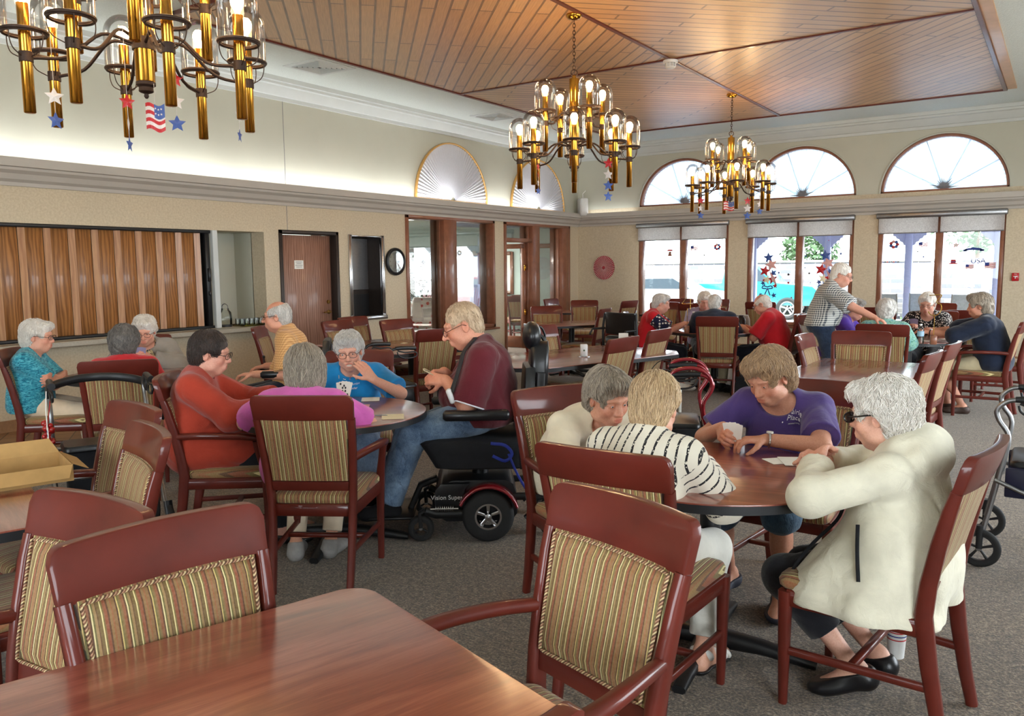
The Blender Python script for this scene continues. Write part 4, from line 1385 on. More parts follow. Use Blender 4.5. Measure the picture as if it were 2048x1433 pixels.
def skel(sp):
    """joints of a figure in its own frame: x to its right, y forward, z up"""
    s = sp.get('s', 1.0); J = {}
    hip = A_(0, 0, sp.get('seat', .475) + .075) if 'hipz' not in sp else A_(0, 0, sp['hipz'])
    la, ua, sd = sp.get('lean', .1), sp.get('upper', .25), sp.get('side', 0.0)
    dv = lambda a, b=0: nrm(A_(sin(b), sin(a) * cos(b), cos(a) * cos(b)))
    tk = sp.get('torso', .88) * s; waist = hip + .17 * tk * dv(la, sd); chest = waist + .155 * tk * dv((la + ua) / 2, sd); nb = chest + .145 * tk * dv(ua, sd)
    J.update(hip=hip, waist=waist, chest=chest, neckb=nb, ud=dv(ua, sd), s=s)
    tw = sp.get('twist', 0.0); ax = nrm(A_(cos(tw), -sin(tw), -sin(sd))); J['ax'] = ax; J['fw'] = nrm(np.cross(J['ud'], ax)); J['fw'] = nrm(A_(sin(tw), cos(tw), 0) - J['ud'] * (A_(sin(tw), cos(tw), 0) @ J['ud']))
    sw = sp.get('shw', .165) * s
    for n, q in (('R', 1), ('L', -1)):
        S0 = nb - J['ud'] * .035 * s + ax * sw * q + A_(0, 0, sp.get('shrug' + n, 0))
        J['sh' + n] = S0
        h = sp['hand' + n]
        el, wr = ik(S0, A_(*h['p']), .275 * s, .235 * s, h.get('pole', (q * .7, -.35, -.8)))
        J['el' + n], J['wr' + n] = el, wr
        J['hd' + n] = nrm(A_(*h['d'])) if 'd' in h else nrm(nrm(wr - el) + A_(0, 0, -.15))
        J['hp' + n] = A_(*h.get('pal', (0, 0, -1)))
        J['hc' + n] = h.get('curl', .5)
        hj = hip + A_(q * .088 * s, .015, -.005); J['hj' + n] = hj
        an = A_(*sp.get('foot' + n, (q * .10, .43 * s, .085)))
        kn, an = ik(hj, an, .415 * s, .40 * s, sp.get('knee' + n, (q * .08, 1, .75)))
        J['kn' + n], J['an' + n] = kn, an
        J['fd' + n] = nrm(A_(*sp.get('fdir' + n, (q * .18, 1, 0))))
    na = sp.get('neck', ua + .25); yw, pt, rl = sp.get('head', (0, .15, 0))
    pv = nb + .062 * s * dv(na, sd * .5)
    Rm = np.array(Matrix.Rotation(-yw, 3, 'Z') @ Matrix.Rotation(-pt, 3, 'X') @ Matrix.Rotation(rl, 3, 'Y'))
    J['R'] = Rm; J['pv'] = pv; J['hs'] = sp.get('hs', 1.0)
    J['hc'] = pv + Rm @ A_(0, .028, .090) * J['hs']
    return J

def torso_prims(sp, J):
    s = J['s']; g = sp.get('girth', 1.0) * s; bl = sp.get('belly', .02); bu = sp.get('bust', 1.0)
    hip, waist, chest, nb, fw, ax, ud = J['hip'], J['waist'], J['chest'], J['neckb'], J['fw'], J['ax'], J['ud']
    Rt = np.stack([ax, fw, ud], 1)
    P = [('e', hip + A_(0, -.015, .02), (.170 * g, .130 * g, .110 * s), None, .05),
         ('e', waist + fw * bl * .7, (.145 * g, .105 * g + bl, .135 * s), Rt, .05),
         ('e', chest - fw * .005, (.152 * g, .108 * g, .150 * s), Rt, .05),
         ('e', nb - ud * .075 * s - fw * .02, (.135 * s, .085 * s, .085 * s), Rt, .05),
         ('c', J['shL'], J['shR'], .055 * s, .055 * s, .05)]
    if bu > 0:
        for q in (-1, 1):
            P.append(('e', chest + fw * (.085 * g) + ax * q * .072 * g - ud * .045, (.065 * bu, .058 * bu, .062 * bu), Rt, .035))
    for n in 'LR':
        P.append(('c', nb + J['ud'] * .012, J['sh' + n] + A_(0, 0, .004), .050 * s, .040 * s, .05))
    return P
def arm_prims(J, n, sp):
    s = J['s']; m = sp.get('arm', 1.0)
    return [('c', J['sh' + n], J['el' + n], .052 * s * m, .042 * s * m, .02), ('c', J['el' + n], J['wr' + n], .043 * s * m, .0275 * s * m, .015)]
def leg_prims(J, n, sp):
    s = J['s']; m = sp.get('leg', 1.0)
    return [('c', J['hj' + n], J['kn' + n], .086 * s * m, .058 * s * m, .03), ('c', J['kn' + n], J['an' + n], .058 * s * m, .036 * s, .02),
            ('e', J['kn' + n] * .68 + J['an' + n] * .32 - A_(0, .012, 0), (.050 * s * m, .054 * s * m, .10 * s), None, .03)]
def foot_frame(J, n):
    f = J['fd' + n]; r = nrm(np.cross(f, A_(0, 0, 1))); u = np.cross(r, f)
    return np.stack([r, f, u], 1)
def foot_prims(J, n, inf=0.0):
    a = J['an' + n]; F = foot_frame(J, n); s = J['s']
    T = lambda x, y, z: a + F @ A_(x, y, z) * s
    return [('c', T(0, -.012, -.01), T(0, -.028, -.045), .036, .036 + inf, .02), ('c', T(0, -.028, -.046), T(.0, .12, -.056), .034 + inf, .030 + inf, .02),
            ('e', T(0, .105, -.056), (.046 + inf, .075 + inf, .024 + inf), F, .02), ('c', T(0, .0, -.01), T(0, .08, -.045), .036, .03, .02)]

def head_prims(J, sp):
    R, c, h = J['R'], J['hc'], J['hs']
    T = lambda x, y, z: c + R @ A_(x, y, z) * h
    E = lambda x, y, z, r, k=.02: ('e', T(x, y, z), tuple(v * h for v in r), R, k)
    C = lambda a, b, r0, r1, k=.012: ('c', T(*a), T(*b), r0 * h, r1 * h, k)
    jw = sp.get('jaw', 1.0)
    U = [E(0, -.014, .028, (.074, .093, .086)), E(0, .026, -.035, (.061 * jw, .066, .076)), E(0, .058, -.094, (.026 * jw, .022, .020), .03)]
    for q in (-1, 1):
        U += [E(q * .037, .058, -.028, (.027, .026, .026), .02), C((q * .012, .083, .030), (q * .046, .072, .028), .012, .011, .016),
              E(q * .047, .012, -.074, (.022 * jw, .035, .022), .03)]
    nz = sp.get('nose', 1.0)
    U += [C((0, .086, .014), (0, .108 * nz + .0, -.026), .0085, .0125 * nz, .014), E(0, .086, -.062, (.026, .016, .022), .018)]
    for q in (-1, 1):
        U += [E(q * .012, .096, -.031, (.0085, .010, .0075), .008)]
    # neck with a little slack under the chin
    nk = sp.get('neckr', .052)
    U += [('c', T(0, -.022, -.05), J['neckb'] - J['ud'] * .02, nk * .98 * h, nk * 1.08 * J['s'], .03), C((0, .035, -.092), (0, .0, -.125), .026, .03, .03)]
    D = [E(q * .032, .100, .007, (.019, .017, .014), .012) for q in (-1, 1)]
    lid = [E(q * .032, .0735, .006, (.0150, .0150, .0142), .005) for q in (-1, 1)]
    op = sp.get('eyes', .5)
    slit = [E(q * .032, .093, .0045, (.0125, .013, .0055 * op), .002) for q in (-1, 1)] if op > .05 else []
    mouth = [C((-.021, .104, -.0625), (.021, .104, -.0625), .0045, .0045, .004)]
    lips = [C((-.019, .0945, -.0575), (.019, .0945, -.0575), .0055, .0055, .006), C((-.016, .0945, -.0685), (.016, .0945, -.0685), .0062, .0062, .006)]
    mouth = [C((-.020, .103, -.063), (.020, .103, -.063), .0035, .0035, .003)]
    if sp.get('smile'):
        mouth = [E(0, .102, -.066, (.020, .012, .009), .004)]
        lips = [C((-.022, .092, -.055), (.022, .092, -.055), .0055, .0055, .006), C((-.018, .090, -.078), (.018, .090, -.078), .0062, .0062, .006), C((-.026, .084, -.060), (-.014, .090, -.076), .005, .005, .006), C((.026, .084, -.060), (.014, .090, -.076), .005, .005, .006)]
    ears = []; eard = []
    for q in (-1, 1):
        ears += [('e', T(q * .074, -.010, -.008), (.010 * h, .019 * h, .032 * h), R @ np.array(Matrix.Rotation(q * -.35, 3, 'Z') @ Matrix.Rotation(.2, 3, 'X')), .006)]
        eard += [E(q * .084, -.006, -.004, (.0075, .010, .016), .006)]
    return U, D, lid, slit, lips, mouth, ears, eard

def bounds(pr):
    lo = []; hi = []
    for p in pr:
        if p[0] == 'c':
            lo.append(np.minimum(p[1] - p[3], p[2] - p[4])); hi.append(np.maximum(p[1] + p[3], p[2] + p[4]))
        else:
            m = max(p[2]); e = np.sqrt(((p[3] * np.asarray(p[2])) ** 2).sum(1)) if p[3] is not None else np.asarray(p[2])
            lo.append(p[1] - e); hi.append(p[1] + e)
    return np.min(lo, 0), np.max(hi, 0)

def build_body(sp, J, vx):
    tp = torso_prims(sp, J); U, D, lid, slit, lips, mouth, ears, eard = head_prims(J, sp)
    allp = [(p, -.012) for p in tp]
    for n in 'LR':
        allp += [(p, 0) for p in arm_prims(J, n, sp)] + [(p, -.006) for p in leg_prims(J, n, sp)] + [(p, -.003) for p in foot_prims(J, n)]
        allp += [(p, 0) for p in hand_prims(J['wr' + n], J['hd' + n], J['hp' + n], 1 if n == 'R' else -1, J['hc' + n], sp.get('handsize', 1.0))]
    allp += [(p, 0) for p in U + ears]
    lo, hi = bounds([p for p, _ in allp]); V = Vol(lo, hi, vx)
    for p, i in allp:
        V.op(p, 'u', i)
    for p in D: V.op(p, 's')
    for p in lid: V.op(p)
    for p in slit: V.op(p, 's')
    for p in lips: V.op(p)
    for p in mouth + eard: V.op(p, 's')
    v, q = V.mesh(1)
    N = vnormals(v, q)
    v = v + N * (wob(v, 60, sp['seed'], 2) * .0009)[:, None]
    # skin tone: lips, cheeks, nose, ears, knuckles
    base = np.array(sp.get('skin', srgb(214, 160, 134))[:3]); C = np.repeat(base[None], len(v), 0)
    H = (v - J['hc']) @ J['R'] / J['hs']
    def blend(m, col):
        nonlocal C
        m = np.clip(m, 0, 1)[:, None]; C = C * (1 - m) + np.array(col)[None] * m
    g = lambda c, r: np.exp(-(((H - np.array(c)) / np.array(r)) ** 2).sum(1))
    red = base * np.array([1.0, .62, .56])
    blend(.55 * (g((.045, .07, -.03), (.025, .03, .022)) + g((-.045, .07, -.03), (.025, .03, .022))), red)
    blend(.5 * g((0, .112, -.028), (.016, .018, .014)), red); blend(.4 * (g((.08, -.01, -.008), (.012, .03, .03)) + g((-.08, -.01, -.008), (.012, .03, .03))), red)
    lip = np.maximum(g((0, .100, -.057), (.021, .012, .0065)), g((0, .098, -.0705), (.018, .012, .007)))
    blend(sp.get('lip', .75) * (lip > .32) * np.clip(lip * 2, 0, 1), base * np.array([.86, .42, .42]))
    if sp.get('smile'):
        blend(1.0 * (g((0, .094, -.067), (.019, .014, .008)) > .42), (.62, .55, .46))
    blend(.35 * (g((.032, .09, .0), (.022, .02, .014)) + g((-.032, .09, .0), (.022, .02, .014))), base * np.array([.74, .56, .52]))
    if sp.get('pate'):
        blend(.45 * g((0, .05, .10), (.06, .09, .05)), red)
    for n in 'LR':
        d = np.linalg.norm(v - (J['wr' + n] + J['hd' + n] * .10), axis=1); blend(.35 * np.exp(-(d / .05) ** 2), red)
    mt = wob(v, 35, sp['seed'] + 5, 3); C = C * (1 + .06 * mt)[:, None]
    return v, q, np.clip(C, 0, 1)

def garment(prims, infl, vx, seed, fold=.004, planes=(), subs=(), smooth=2, freq=22, st=(1, 1, 1), blobs=()):
    lo, hi = bounds(prims); V = Vol(lo - .03, hi + .03, vx)
    for p in prims:
        V.op(p, 'u', infl)
    for p in subs:
        V.op(p, 's')
    for p, n in planes:
        V.plane(p, n)
    v, q = V.mesh(smooth)
    if len(v) and fold:
        N = vnormals(v, q); w1, w2 = wob(v, freq * .8, seed, 1, st), wob(v, freq * 1.5, seed + 3, 1, st)
        v = v + N * ((w1 * fold * .8 - fold * .9 * np.exp(-(w1 / .22) ** 2) - fold * .55 * np.exp(-(w2 / .2) ** 2) + fold * .3)[:, None])
    return v, q

HAIR = {
 # name: (shells, cuts, displacement, frequency, stretch)
 'perm': ([((0, -.022, .034), (.092, .110, .103)), ((0, -.055, -.035), (.078, .066, .075)), ((.058, .0, .01), (.036, .05, .055)), ((-.058, .0, .01), (.036, .05, .055)), ((0, .062, .085), (.066, .042, .036))], [((0, .122, -.042), (.070, .082, .104)), ((.086, .020, -.036), (.036, .052, .062)), ((-.086, .020, -.036), (.036, .052, .062))], .0068, 62, (1, 1, 1)),
 'short': ([((0, -.020, .033), (.085, .104, .096)), ((0, -.055, -.04), (.070, .058, .072)), ((.055, -.005, .012), (.030, .045, .045)), ((-.055, -.005, .012), (.030, .045, .045)), ((0, .050, .094), (.060, .042, .028))], [((0, .122, -.036), (.070, .080, .106)), ((.086, .022, -.032), (.035, .050, .058)), ((-.086, .022, -.032), (.035, .050, .058))], .0042, 55, (1, 1, .45)),
 'bob': ([((0, -.024, .034), (.096, .112, .104)), ((0, -.05, -.055), (.086, .072, .090)), ((.066, .008, -.03), (.034, .055, .085)), ((-.066, .008, -.03), (.034, .055, .085)), ((0, .058, .085), (.070, .045, .038))], [((0, .125, -.05), (.064, .088, .10))], .0048, 50, (1, 1, .35)),
 'men': ([((0, -.016, .031), (.0785, .098, .091)), ((0, -.055, -.03), (.066, .048, .062))], [((0, .112, -.040), (.070, .074, .100)), ((.084, .018, -.045), (.030, .040, .062)), ((-.084, .018, -.045), (.030, .040, .062))], .0018, 60, (1, 1, .5)),
 'fringe': ([((0, -.016, .027), (.0785, .098, .089)), ((0, -.055, -.03), (.067, .049, .062))], [((0, .112, -.040), (.070, .074, .100)), ((.084, .020, -.045), (.030, .040, .062)), ((-.084, .020, -.045), (.030, .040, .062)), ((0, .035, .108), (.074, .112, .070))], .0022, 60, (1, 1, .5)),
}
def build_hair(sp, J, vx):
    sh, cu, amp, fr, st = HAIR[sp['hair']]; h = J['hs']; I = np.eye(3)
    vol = sp.get('vol', 1.0)
    pr = [('e', A_(*c), tuple(r), I, .03) for c, r in sh]
    brow = [('c', A_(q * .014, .0905, .026), A_(q * .044, .078, .029), .0042, .003, .002) for q in (-1, 1)]
    lo, hi = bounds(pr + brow); V = Vol(lo - .02, hi + .02, vx)
    for p in pr:
        V.op(p, 'u', (vol - 1) * .08)
    for c, r in cu:
        V.op(('e', A_(*c), r, I, .012), 's')
    if sp.get('brows', True):
        for p in brow: V.op(p)
    v, q = V.mesh(1)
    N = vnormals(v, q); m = (v[:, 1] < .075) | (v[:, 2] > .045)
    amp *= sp.get('curl', 1.0)
    v = v + N * (m * (wob(v, fr, sp['seed'] + 11, 2, st) * amp + wob(v, fr * 2.6, sp['seed'] + 17, 2, st) * amp * .45))[:, None]
    return (v * h) @ J['R'].T + J['hc'], q, v

def strands(v, q, sp, J, n):
    """locks combed from the crown over the hair surface"""
    from mathutils.kdtree import KDTree
    rs = np.random.RandomState(sp['seed'] + 3); N = vnormals(v, q); kd = KDTree(len(v))
    for i, p in enumerate(v): kd.insert(p, i)
    kd.balance()
    H = (v - J['hc']) @ J['R'] / J['hs']
    ok = np.where((H[:, 2] > -.16) & ((H[:, 1] < .055) | (H[:, 2] > .088)) & ~((abs(H[:, 2] - .028) < .012) & (H[:, 1] > .07)))[0]
    crown = J['hc'] + J['R'] @ A_(0, -.03, .14) * J['hs']; up = A_(0, 0, 1); b = MB(); at = []
    curly = sp.get('strand_curl', .5 if sp['hair'] == 'perm' else .15); Ls = {'perm': .030, 'short': .042, 'bob': .060, 'men': .015, 'fringe': .018}[sp['hair']]
    for k in rs.choice(ok, n):
        p = v[k].copy(); pts = []; tw = rs.normal() * curly; L = Ls * rs.uniform(.6, 1.4) / 5; lift = rs.uniform(.0005, .0028) * (1.6 if sp['hair'] in ('perm', 'bob') else 1)
        for j in range(6):
            _, i, _ = kd.find(p); nn = N[i]; t = (p - crown) - up * .06; t = t - nn * (t @ nn); t = nrm(t); sd = np.cross(nn, t)
            pts.append(v[i] * .4 + p * .6 + nn * (lift * (1 + .9 * (j - 2.5) ** 2 / 6) + .001))
            p = p + (t + sd * tw) * L; tw += rs.normal() * curly * .5
        w = rs.uniform(.0008, .0017) * J['hs']; o = len(b.v)
        b.tube(pts, [w, w * 1.3, w * 1.3, w * 1.1, w * .8, w * .25], 3, cap=False)
        at += [rs.uniform(-3, 3, 3)] * (len(b.v) - o)
    return b, np.array(at)

# materials for people
def m_skin():
    t = NT('skin'); v = t.tex()
    at = t.n('ShaderNodeAttribute'); at.attribute_name = 'tone'
    c = t.mix(.16, at.outputs[0], t.ramp(t.noise(v, 170, 4, .7), [(.35, srgb(150, 92, 72)), (.65, srgb(240, 200, 178))]))
    t.set(c, .5, spec=.4)
    t.b.inputs['Subsurface Weight'].default_value = .08
    t.b.inputs['Subsurface Radius'].default_value = (.02, .008, .004)
    t.b.inputs['Subsurface Scale'].default_value = .3
    t.bump(t.noise(v, 260, 4, .7), .22, .0025)
    M['skin'] = t.m
m_skin()
def m_hair(name, lo, hi, stretch=(1, 1, .25), sc=130):
    t = NT(name)
    at = t.n('ShaderNodeAttribute'); at.attribute_name = 'hp'
    mp = t.n('ShaderNodeMapping'); mp.inputs['Scale'].default_value = stretch
    t.l(at.outputs[1], mp.inputs[0])
    n = t.noise(mp.outputs[0], sc, 5, .7, .6); n2 = t.noise(mp.outputs[0], 26, 3, .6, .8)
    f = t.math('ADD', t.math('MULTIPLY', n, .6), t.math('MULTIPLY', n2, .4))
    t.set(t.ramp(f, [(.36, srgb(*lo)), (.62, srgb(*hi))]), .5, spec=.4, sheen=.15)
    t.bump(f, .9, .008)
    M[name] = t.m
m_hair('hair_white', (206, 196, 184), (255, 250, 242))
m_hair('hair_silver', (158, 153, 148), (240, 236, 230))
m_hair('hair_gray', (100, 95, 92), (204, 198, 190))
m_hair('hair_darkgray', (52, 49, 48), (140, 134, 128))
m_hair('hair_mixed', (78, 68, 58), (198, 182, 162))
m_hair('hair_brown', (26, 18, 14), (66, 48, 38))
m_hair('hair_blonde', (138, 102, 66), (236, 206, 162))
m_hair('hair_tan', (112, 84, 60), (208, 172, 132))
m_hair('hair_pale', (158, 128, 98), (222, 196, 164))

CL = {'cardigan_rust': (168, 58, 38), 'pink_top': (210, 100, 178), 'blue_top': (24, 128, 190), 'maroon': (92, 24, 34), 'white_jacket': (226, 220, 198),
      'purple_top': (80, 62, 124), 'cream_blouse': (228, 216, 190), 'navy_pants': (22, 26, 40), 'jeans': (86, 112, 142), 'jeans_light': (128, 150, 180), 'white_pants': (222, 218, 206),
      'cream_pants': (226, 206, 178), 'black_pants': (24, 24, 30), 'red_top': (196, 22, 34), 'gray_cardigan': (150, 144, 136), 'lavender_top': (150, 142, 172), 'navy_top': (24, 34, 54),
      'khaki': (196, 182, 148), 'red_shirt': (200, 30, 44), 'purple_dress': (80, 50, 150), 'green_top': (96, 160, 138), 'denim_dark': (40, 56, 82), 'denim_teal': (56, 82, 104), 'blue_collar': (36, 56, 150)}
for n_, c_ in CL.items():
    cloth(n_, srgb(*c_), fold=.8 if 'jacket' in n_ else .5)
def denim(name, lo, hi):
    t = NT(name); v = t.tex()
    n = t.noise(v, 7, 5, .65); f = t.noise(t.tex(scale=(1, 1, .3)), 260, 3, .7)
    t.set(t.ramp(t.math('ADD', t.math('MULTIPLY', n, .7), t.math('MULTIPLY', f, .3)), [(.34, srgb(*lo)), (.66, srgb(*hi))]), .85, sheen=.2, spec=.2)
    t.bump(t.math('ADD', t.noise(v, 18, 4, .5, 1.0), t.math('MULTIPLY', f, .15)), .6, .02); M[name] = t.m
denim('jeans', (52, 74, 104), (136, 162, 190)); denim('jeans_light', (92, 114, 146), (168, 188, 214)); denim('denim_dark', (26, 36, 56), (58, 76, 104)); denim('denim_teal', (34, 52, 70), (84, 112, 134))

def patt(name, fn):
    t = NT(name); c = fn(t); t.set(c, .85, sheen=.2, spec=.25)
    v = t.tex(); t.bump(t.math('ADD', t.math('MULTIPLY', t.noise(v, 14, 4, .5, .8), .5), t.math('MULTIPLY', t.noise(v, 400, 2), .06)), .55, .02); M[name] = t.m
def attr(t, n):
    a = t.n('ShaderNodeAttribute'); a.attribute_name = n; return a.outputs
def band(t, x, per, w):
    return t.math('LESS_THAN', t.math('FRACT', t.math('MULTIPLY', t.math('ADD', x, 10), 1 / per)), w)
def p_stripes(t):
    a = attr(t, 'arm'); o = t.sep(t.tex())
    wv = t.math('MULTIPLY', t.math('SUBTRACT', t.noise(t.tex(), 9, 2), .5), .02)
    sl = band(t, t.math('ADD', a[2], wv), .040, .20); bd = band(t, t.math('ADD', o[0], wv), .036, .22)
    dash = t.math('GREATER_THAN', t.noise(t.tex(), 120, 2), .40)
    m = t.mix(t.math('GREATER_THAN', a[2], 0.0), t.comb(bd, bd, bd), t.comb(sl, sl, sl))
    return t.mix(t.math('MULTIPLY', m, dash), srgb(230, 222, 204), srgb(34, 32, 36))
patt('striped_knit', p_stripes)
def p_check(a, b, per, dark):
    def f(t):
        o = t.sep(t.tex()); x = band(t, t.math('ADD', o[0], t.math('MULTIPLY', o[1], .7)), per, .5); z = band(t, o[2], per, .5)
        return t.mix(t.math('MULTIPLY', t.math('ADD', x, z), .5), srgb(*a), srgb(*dark))
    return f
patt('tan_check', p_check((224, 178, 120), 0, .018, (186, 134, 84)))
patt('blue_check', p_check((222, 222, 216), 0, .022, (44, 56, 70)))
def p_dots(bg, fg, sc, thr):
    def f(t):
        vo = t.n('ShaderNodeTexVoronoi'); vo.inputs['Scale'].default_value = sc; t.l(t.tex(), vo.inputs[0])
        return t.mix(t.math('LESS_THAN', vo.outputs[0], thr), srgb(*bg), srgb(*fg))
    return f
patt('dotted_black', p_dots((24, 22, 26), (226, 220, 214), 55, .38))
patt('zigzag_blouse', lambda t: t.mix(t.math('GREATER_THAN', t.noise(t.tex(scale=(1, 1, 3.5)), 34, 3, .6, 1.2), .52), srgb(222, 206, 160), srgb(46, 44, 50)))
def p_teal(t):
    n = t.noise(t.tex(scale=(1, 1, 3.2)), 22, 3, .6, 2.0)
    return t.ramp(n, [(.38, srgb(22, 96, 122)), (.5, srgb(52, 150, 172)), (.62, srgb(96, 184, 200))])
patt('turquoise_ruffle', p_teal)
def p_flag(t):
    a = attr(t, 'arm'); vo = t.n('ShaderNodeTexVoronoi'); vo.inputs['Scale'].default_value = 26; vo.inputs['Randomness'].default_value = .25; t.l(t.tex(), vo.inputs[0])
    st = t.mix(t.math('LESS_THAN', vo.outputs[0], .36), srgb(30, 34, 66), srgb(236, 236, 236))
    return t.mix(t.math('GREATER_THAN', a[2], .03), srgb(196, 26, 40), st)
patt('flag_shirt', p_flag)
patt('green_print', lambda t: t.ramp(t.noise(t.tex(), 30, 4, .6, 1), [(.4, srgb(66, 130, 110)), (.5, srgb(150, 196, 176)), (.62, srgb(84, 140, 150))]))
plain('eye_white', srgb(222, 214, 208), .2, coat=.6); plain('iris', srgb(58, 62, 66), .2, coat=.8)
plain('specs_dark', srgb(40, 26, 26), .3); plain('specs_black', srgb(18, 18, 22), .25); plain('specs_metal', srgb(120, 110, 104), .3, .8)
plain('white_leather', srgb(226, 222, 214), .5); plain('grey_shoe', srgb(150, 146, 142), .7); plain('navy_shoe', srgb(34, 36, 50), .7); plain('sole_white', srgb(216, 214, 208), .6)
plain('brown_shoe', srgb(66, 48, 40), .6); plain('gold', srgb(214, 170, 84), .2, 1.0); plain('lanyard_strap', srgb(34, 34, 38), .7)

def mesh_obj(name, v, q, mat, parent=None, attrs=()):
    me = bpy.data.meshes.new(name); n, m = len(v), len(q)
    me.vertices.add(n); me.vertices.foreach_set('co', np.ascontiguousarray(v, np.float32).ravel())
    me.loops.add(4 * m); me.loops.foreach_set('vertex_index', np.ascontiguousarray(q, np.int32).ravel())
    me.polygons.add(m); me.polygons.foreach_set('loop_start', np.arange(0, 4 * m, 4, dtype=np.int32))
    me.polygons.foreach_set('use_smooth', np.ones(m, bool))
    for an, kind, data in attrs:
        a = me.attributes.new(an, kind, 'POINT')
        if kind == 'FLOAT_COLOR':
            a.data.foreach_set('color', np.c_[data, np.ones(len(data))].astype(np.float32).ravel())
        elif kind == 'FLOAT_VECTOR':
            a.data.foreach_set('vector', np.ascontiguousarray(data, np.float32).ravel())
        else:
            a.data.foreach_set('value', np.ascontiguousarray(data, np.float32).ravel())
    me.update(calc_edges=True)
    me.materials.append(M[mat])
    o = bpy.data.objects.new(name, me); COL.objects.link(o)
    return adopt(o, parent)

def along_arm(v, J):
    """distance along the nearer sleeve, or -1 on the trunk"""
    out = np.full(len(v), -1.0)
    for n, q in (('R', 1), ('L', -1)):
        S0, E, Wr = J['sh' + n], J['el' + n], J['wr' + n]; La = np.linalg.norm(E - S0)
        def seg(a, b):
            d = b - a; t = np.clip(((v - a) @ d) / (d @ d), 0, 1); return np.linalg.norm(v - a - t[:, None] * d, axis=1), t
        d1, t1 = seg(S0, E); d2, t2 = seg(E, Wr)
        side = ((v - J['chest']) @ J['ax']) * q
        m1 = (d1 < .095) & (side > .13 * J['s']) & (t1 > .02)
        out[m1] = (t1 * La)[m1]
        m2 = (d2 < d1) & (d2 < .085) & (t2 > .0); out[m2] = La + (t2 * np.linalg.norm(Wr - E))[m2]
    return out

def make_geo(sp):
    """all the surfaces of one figure (runs in a worker thread)"""
    J = skel(sp); near = sp.get('near', 1); vb, vg, vh = {2: (.0042, .0055, .0032), 1: (.0055, .0075, .0045), 0: (.0075, .010, .0065)}[near]
    out = []; sd = sp['seed']
    v, q, C = build_body(sp, J, vb); out.append(('body', v, q, 'skin', [('tone', 'FLOAT_COLOR', C)]))
    tp = torso_prims(sp, J); bottom = J['hip'][2]
    for g in sp['tops']:
        infl = g.get('infl', .008); sl = g.get('sleeve', .55); pr = list(tp); sa = g.get('slack', .012)
        for n in 'LR':
            S0, E, Wr = J['sh' + n], J['el' + n], J['wr' + n]; r = .052 * J['s'] * sp.get('arm', 1.0)
            if sl > 1.3:
                pr.append(('e', E, (r * .84 + sa,) * 3, None, .03))
            if sl <= 1:
                pr.append(('c', S0, S0 + (E - S0) * sl, r + sa * .4, r + sa - .006 * sl, .03, True))
            else:
                pr.append(('c', S0, E, r + sa * .5, r * .82 + sa, .03)); pr.append(('c', E, E + (Wr - E) * (sl - 1), r * .84 + sa, r * .60 + sa * .8 if sl > 1.6 else r * .75 + sa, .02, True))
        pr += [(p[0], *[x(J) if callable(x) else x for x in p[1:]]) for p in g.get('extra', lambda J: [])(J)]
        hem = g.get('hem', -.03)
        planes = [(A_(0, 0, bottom + hem), A_(0, g.get('hemtilt', 0), -1))] if hem is not None else []
        nk = g.get('neck', (.075, .080, .060)); no = g.get('necko', (.045, .025))
        subs = [('e', J['neckb'] + J['fw'] * no[0] + J['ud'] * no[1], nk, np.stack([J['ax'], J['fw'], J['ud']], 1), .01)]
        subs += g.get('subs', lambda J: [])(J)
        v, q = garment(pr, infl, vg, sd + g.get('seed', 1), g.get('fold', .0035), planes, subs, 2, g.get('freq', 20), g.get('st', (1, 1, 1)))
        out.append((g['name'], v, q, g['mat'], [('arm', 'FLOAT', along_arm(v, J))]))
    b = sp.get('pants')
    if b:
        pr = [tp[0]]
        for n in 'LR':
            H, K, An = J['hj' + n], J['kn' + n], J['an' + n]; s = J['s']; m = sp.get('leg', 1.0); L = b.get('len', .95)
            pr += [('c', H, K, .088 * s * m, .060 * s * m + b.get('slack', .006), .035), ('c', K, K + (An - K) * L, .060 * s * m + b.get('slack', .006), b.get('cuff', .048), .025, True)]
        v, q = garment(pr, b.get('infl', .006), vg, sd + 40, b.get('fold', .004), [(A_(0, 0, bottom + .10), A_(0, 0, 1))] if not sp.get('stand') else [], (), 2, 18)
        out.append((b.get('name', 'trousers'), v, q, b['mat'], []))
    for n in ('R', 'L'):
        sh = sp.get('shoes')
        if sh and not (sp.get('onefoot') and n == 'L'):
            F = foot_frame(J, n); a = J['an' + n]; s = J['s']; T = lambda x, y, z: a + F @ A_(x, y, z) * s
            pr = foot_prims(J, n, .005)
            pl = []
            top = {'flat': -.030, 'clog': -.012, 'sneaker': .012, 'sandal': None}[sh['kind']]
            if top is not None:
                pl.append((T(0, 0, top), F @ A_(0, .12 if sh['kind'] != 'sneaker' else .25, 1)))
            else:
                pl.append((T(0, 0, -.066), F @ A_(0, 0, 1)))
            subs = [('e', T(0, .045, .005), (.036, .058, .040), F, .01)] if sh['kind'] == 'flat' else []
            v, q = garment(pr, .003, min(vg, .006), sd, 0, pl, subs, 1)
            if len(v):
                out.append(('shoe', v, q, sh['mat'], []))
            if sh['kind'] == 'sandal':
                for y, z, w in ((.125, -.052, .011), (.095, -.045, .011), (.060, -.032, .011), (-.01, -.012, .010)):
                    c = T(0, y, z); V = Vol(c - .09, c + .09, .004)
                    V.op(('e', c, (.052, .018, .034), F @ np.array(Matrix.Rotation(.5, 3, 'X')), .001)); V.plane(T(0, 0, -.085), -F[:, 2])
                    v, q = V.mesh(1); out.append(('sandal_strap', v, q, 'white_leather', []))
    if sp.get('hair'):
        v, q, hp = build_hair(sp, J, vh)
        if sp.get('hair_len'):
            pass
        out.append(('hair', v, q, sp['hmat'], [('hp', 'FLOAT_VECTOR', hp)]))
    return J, out

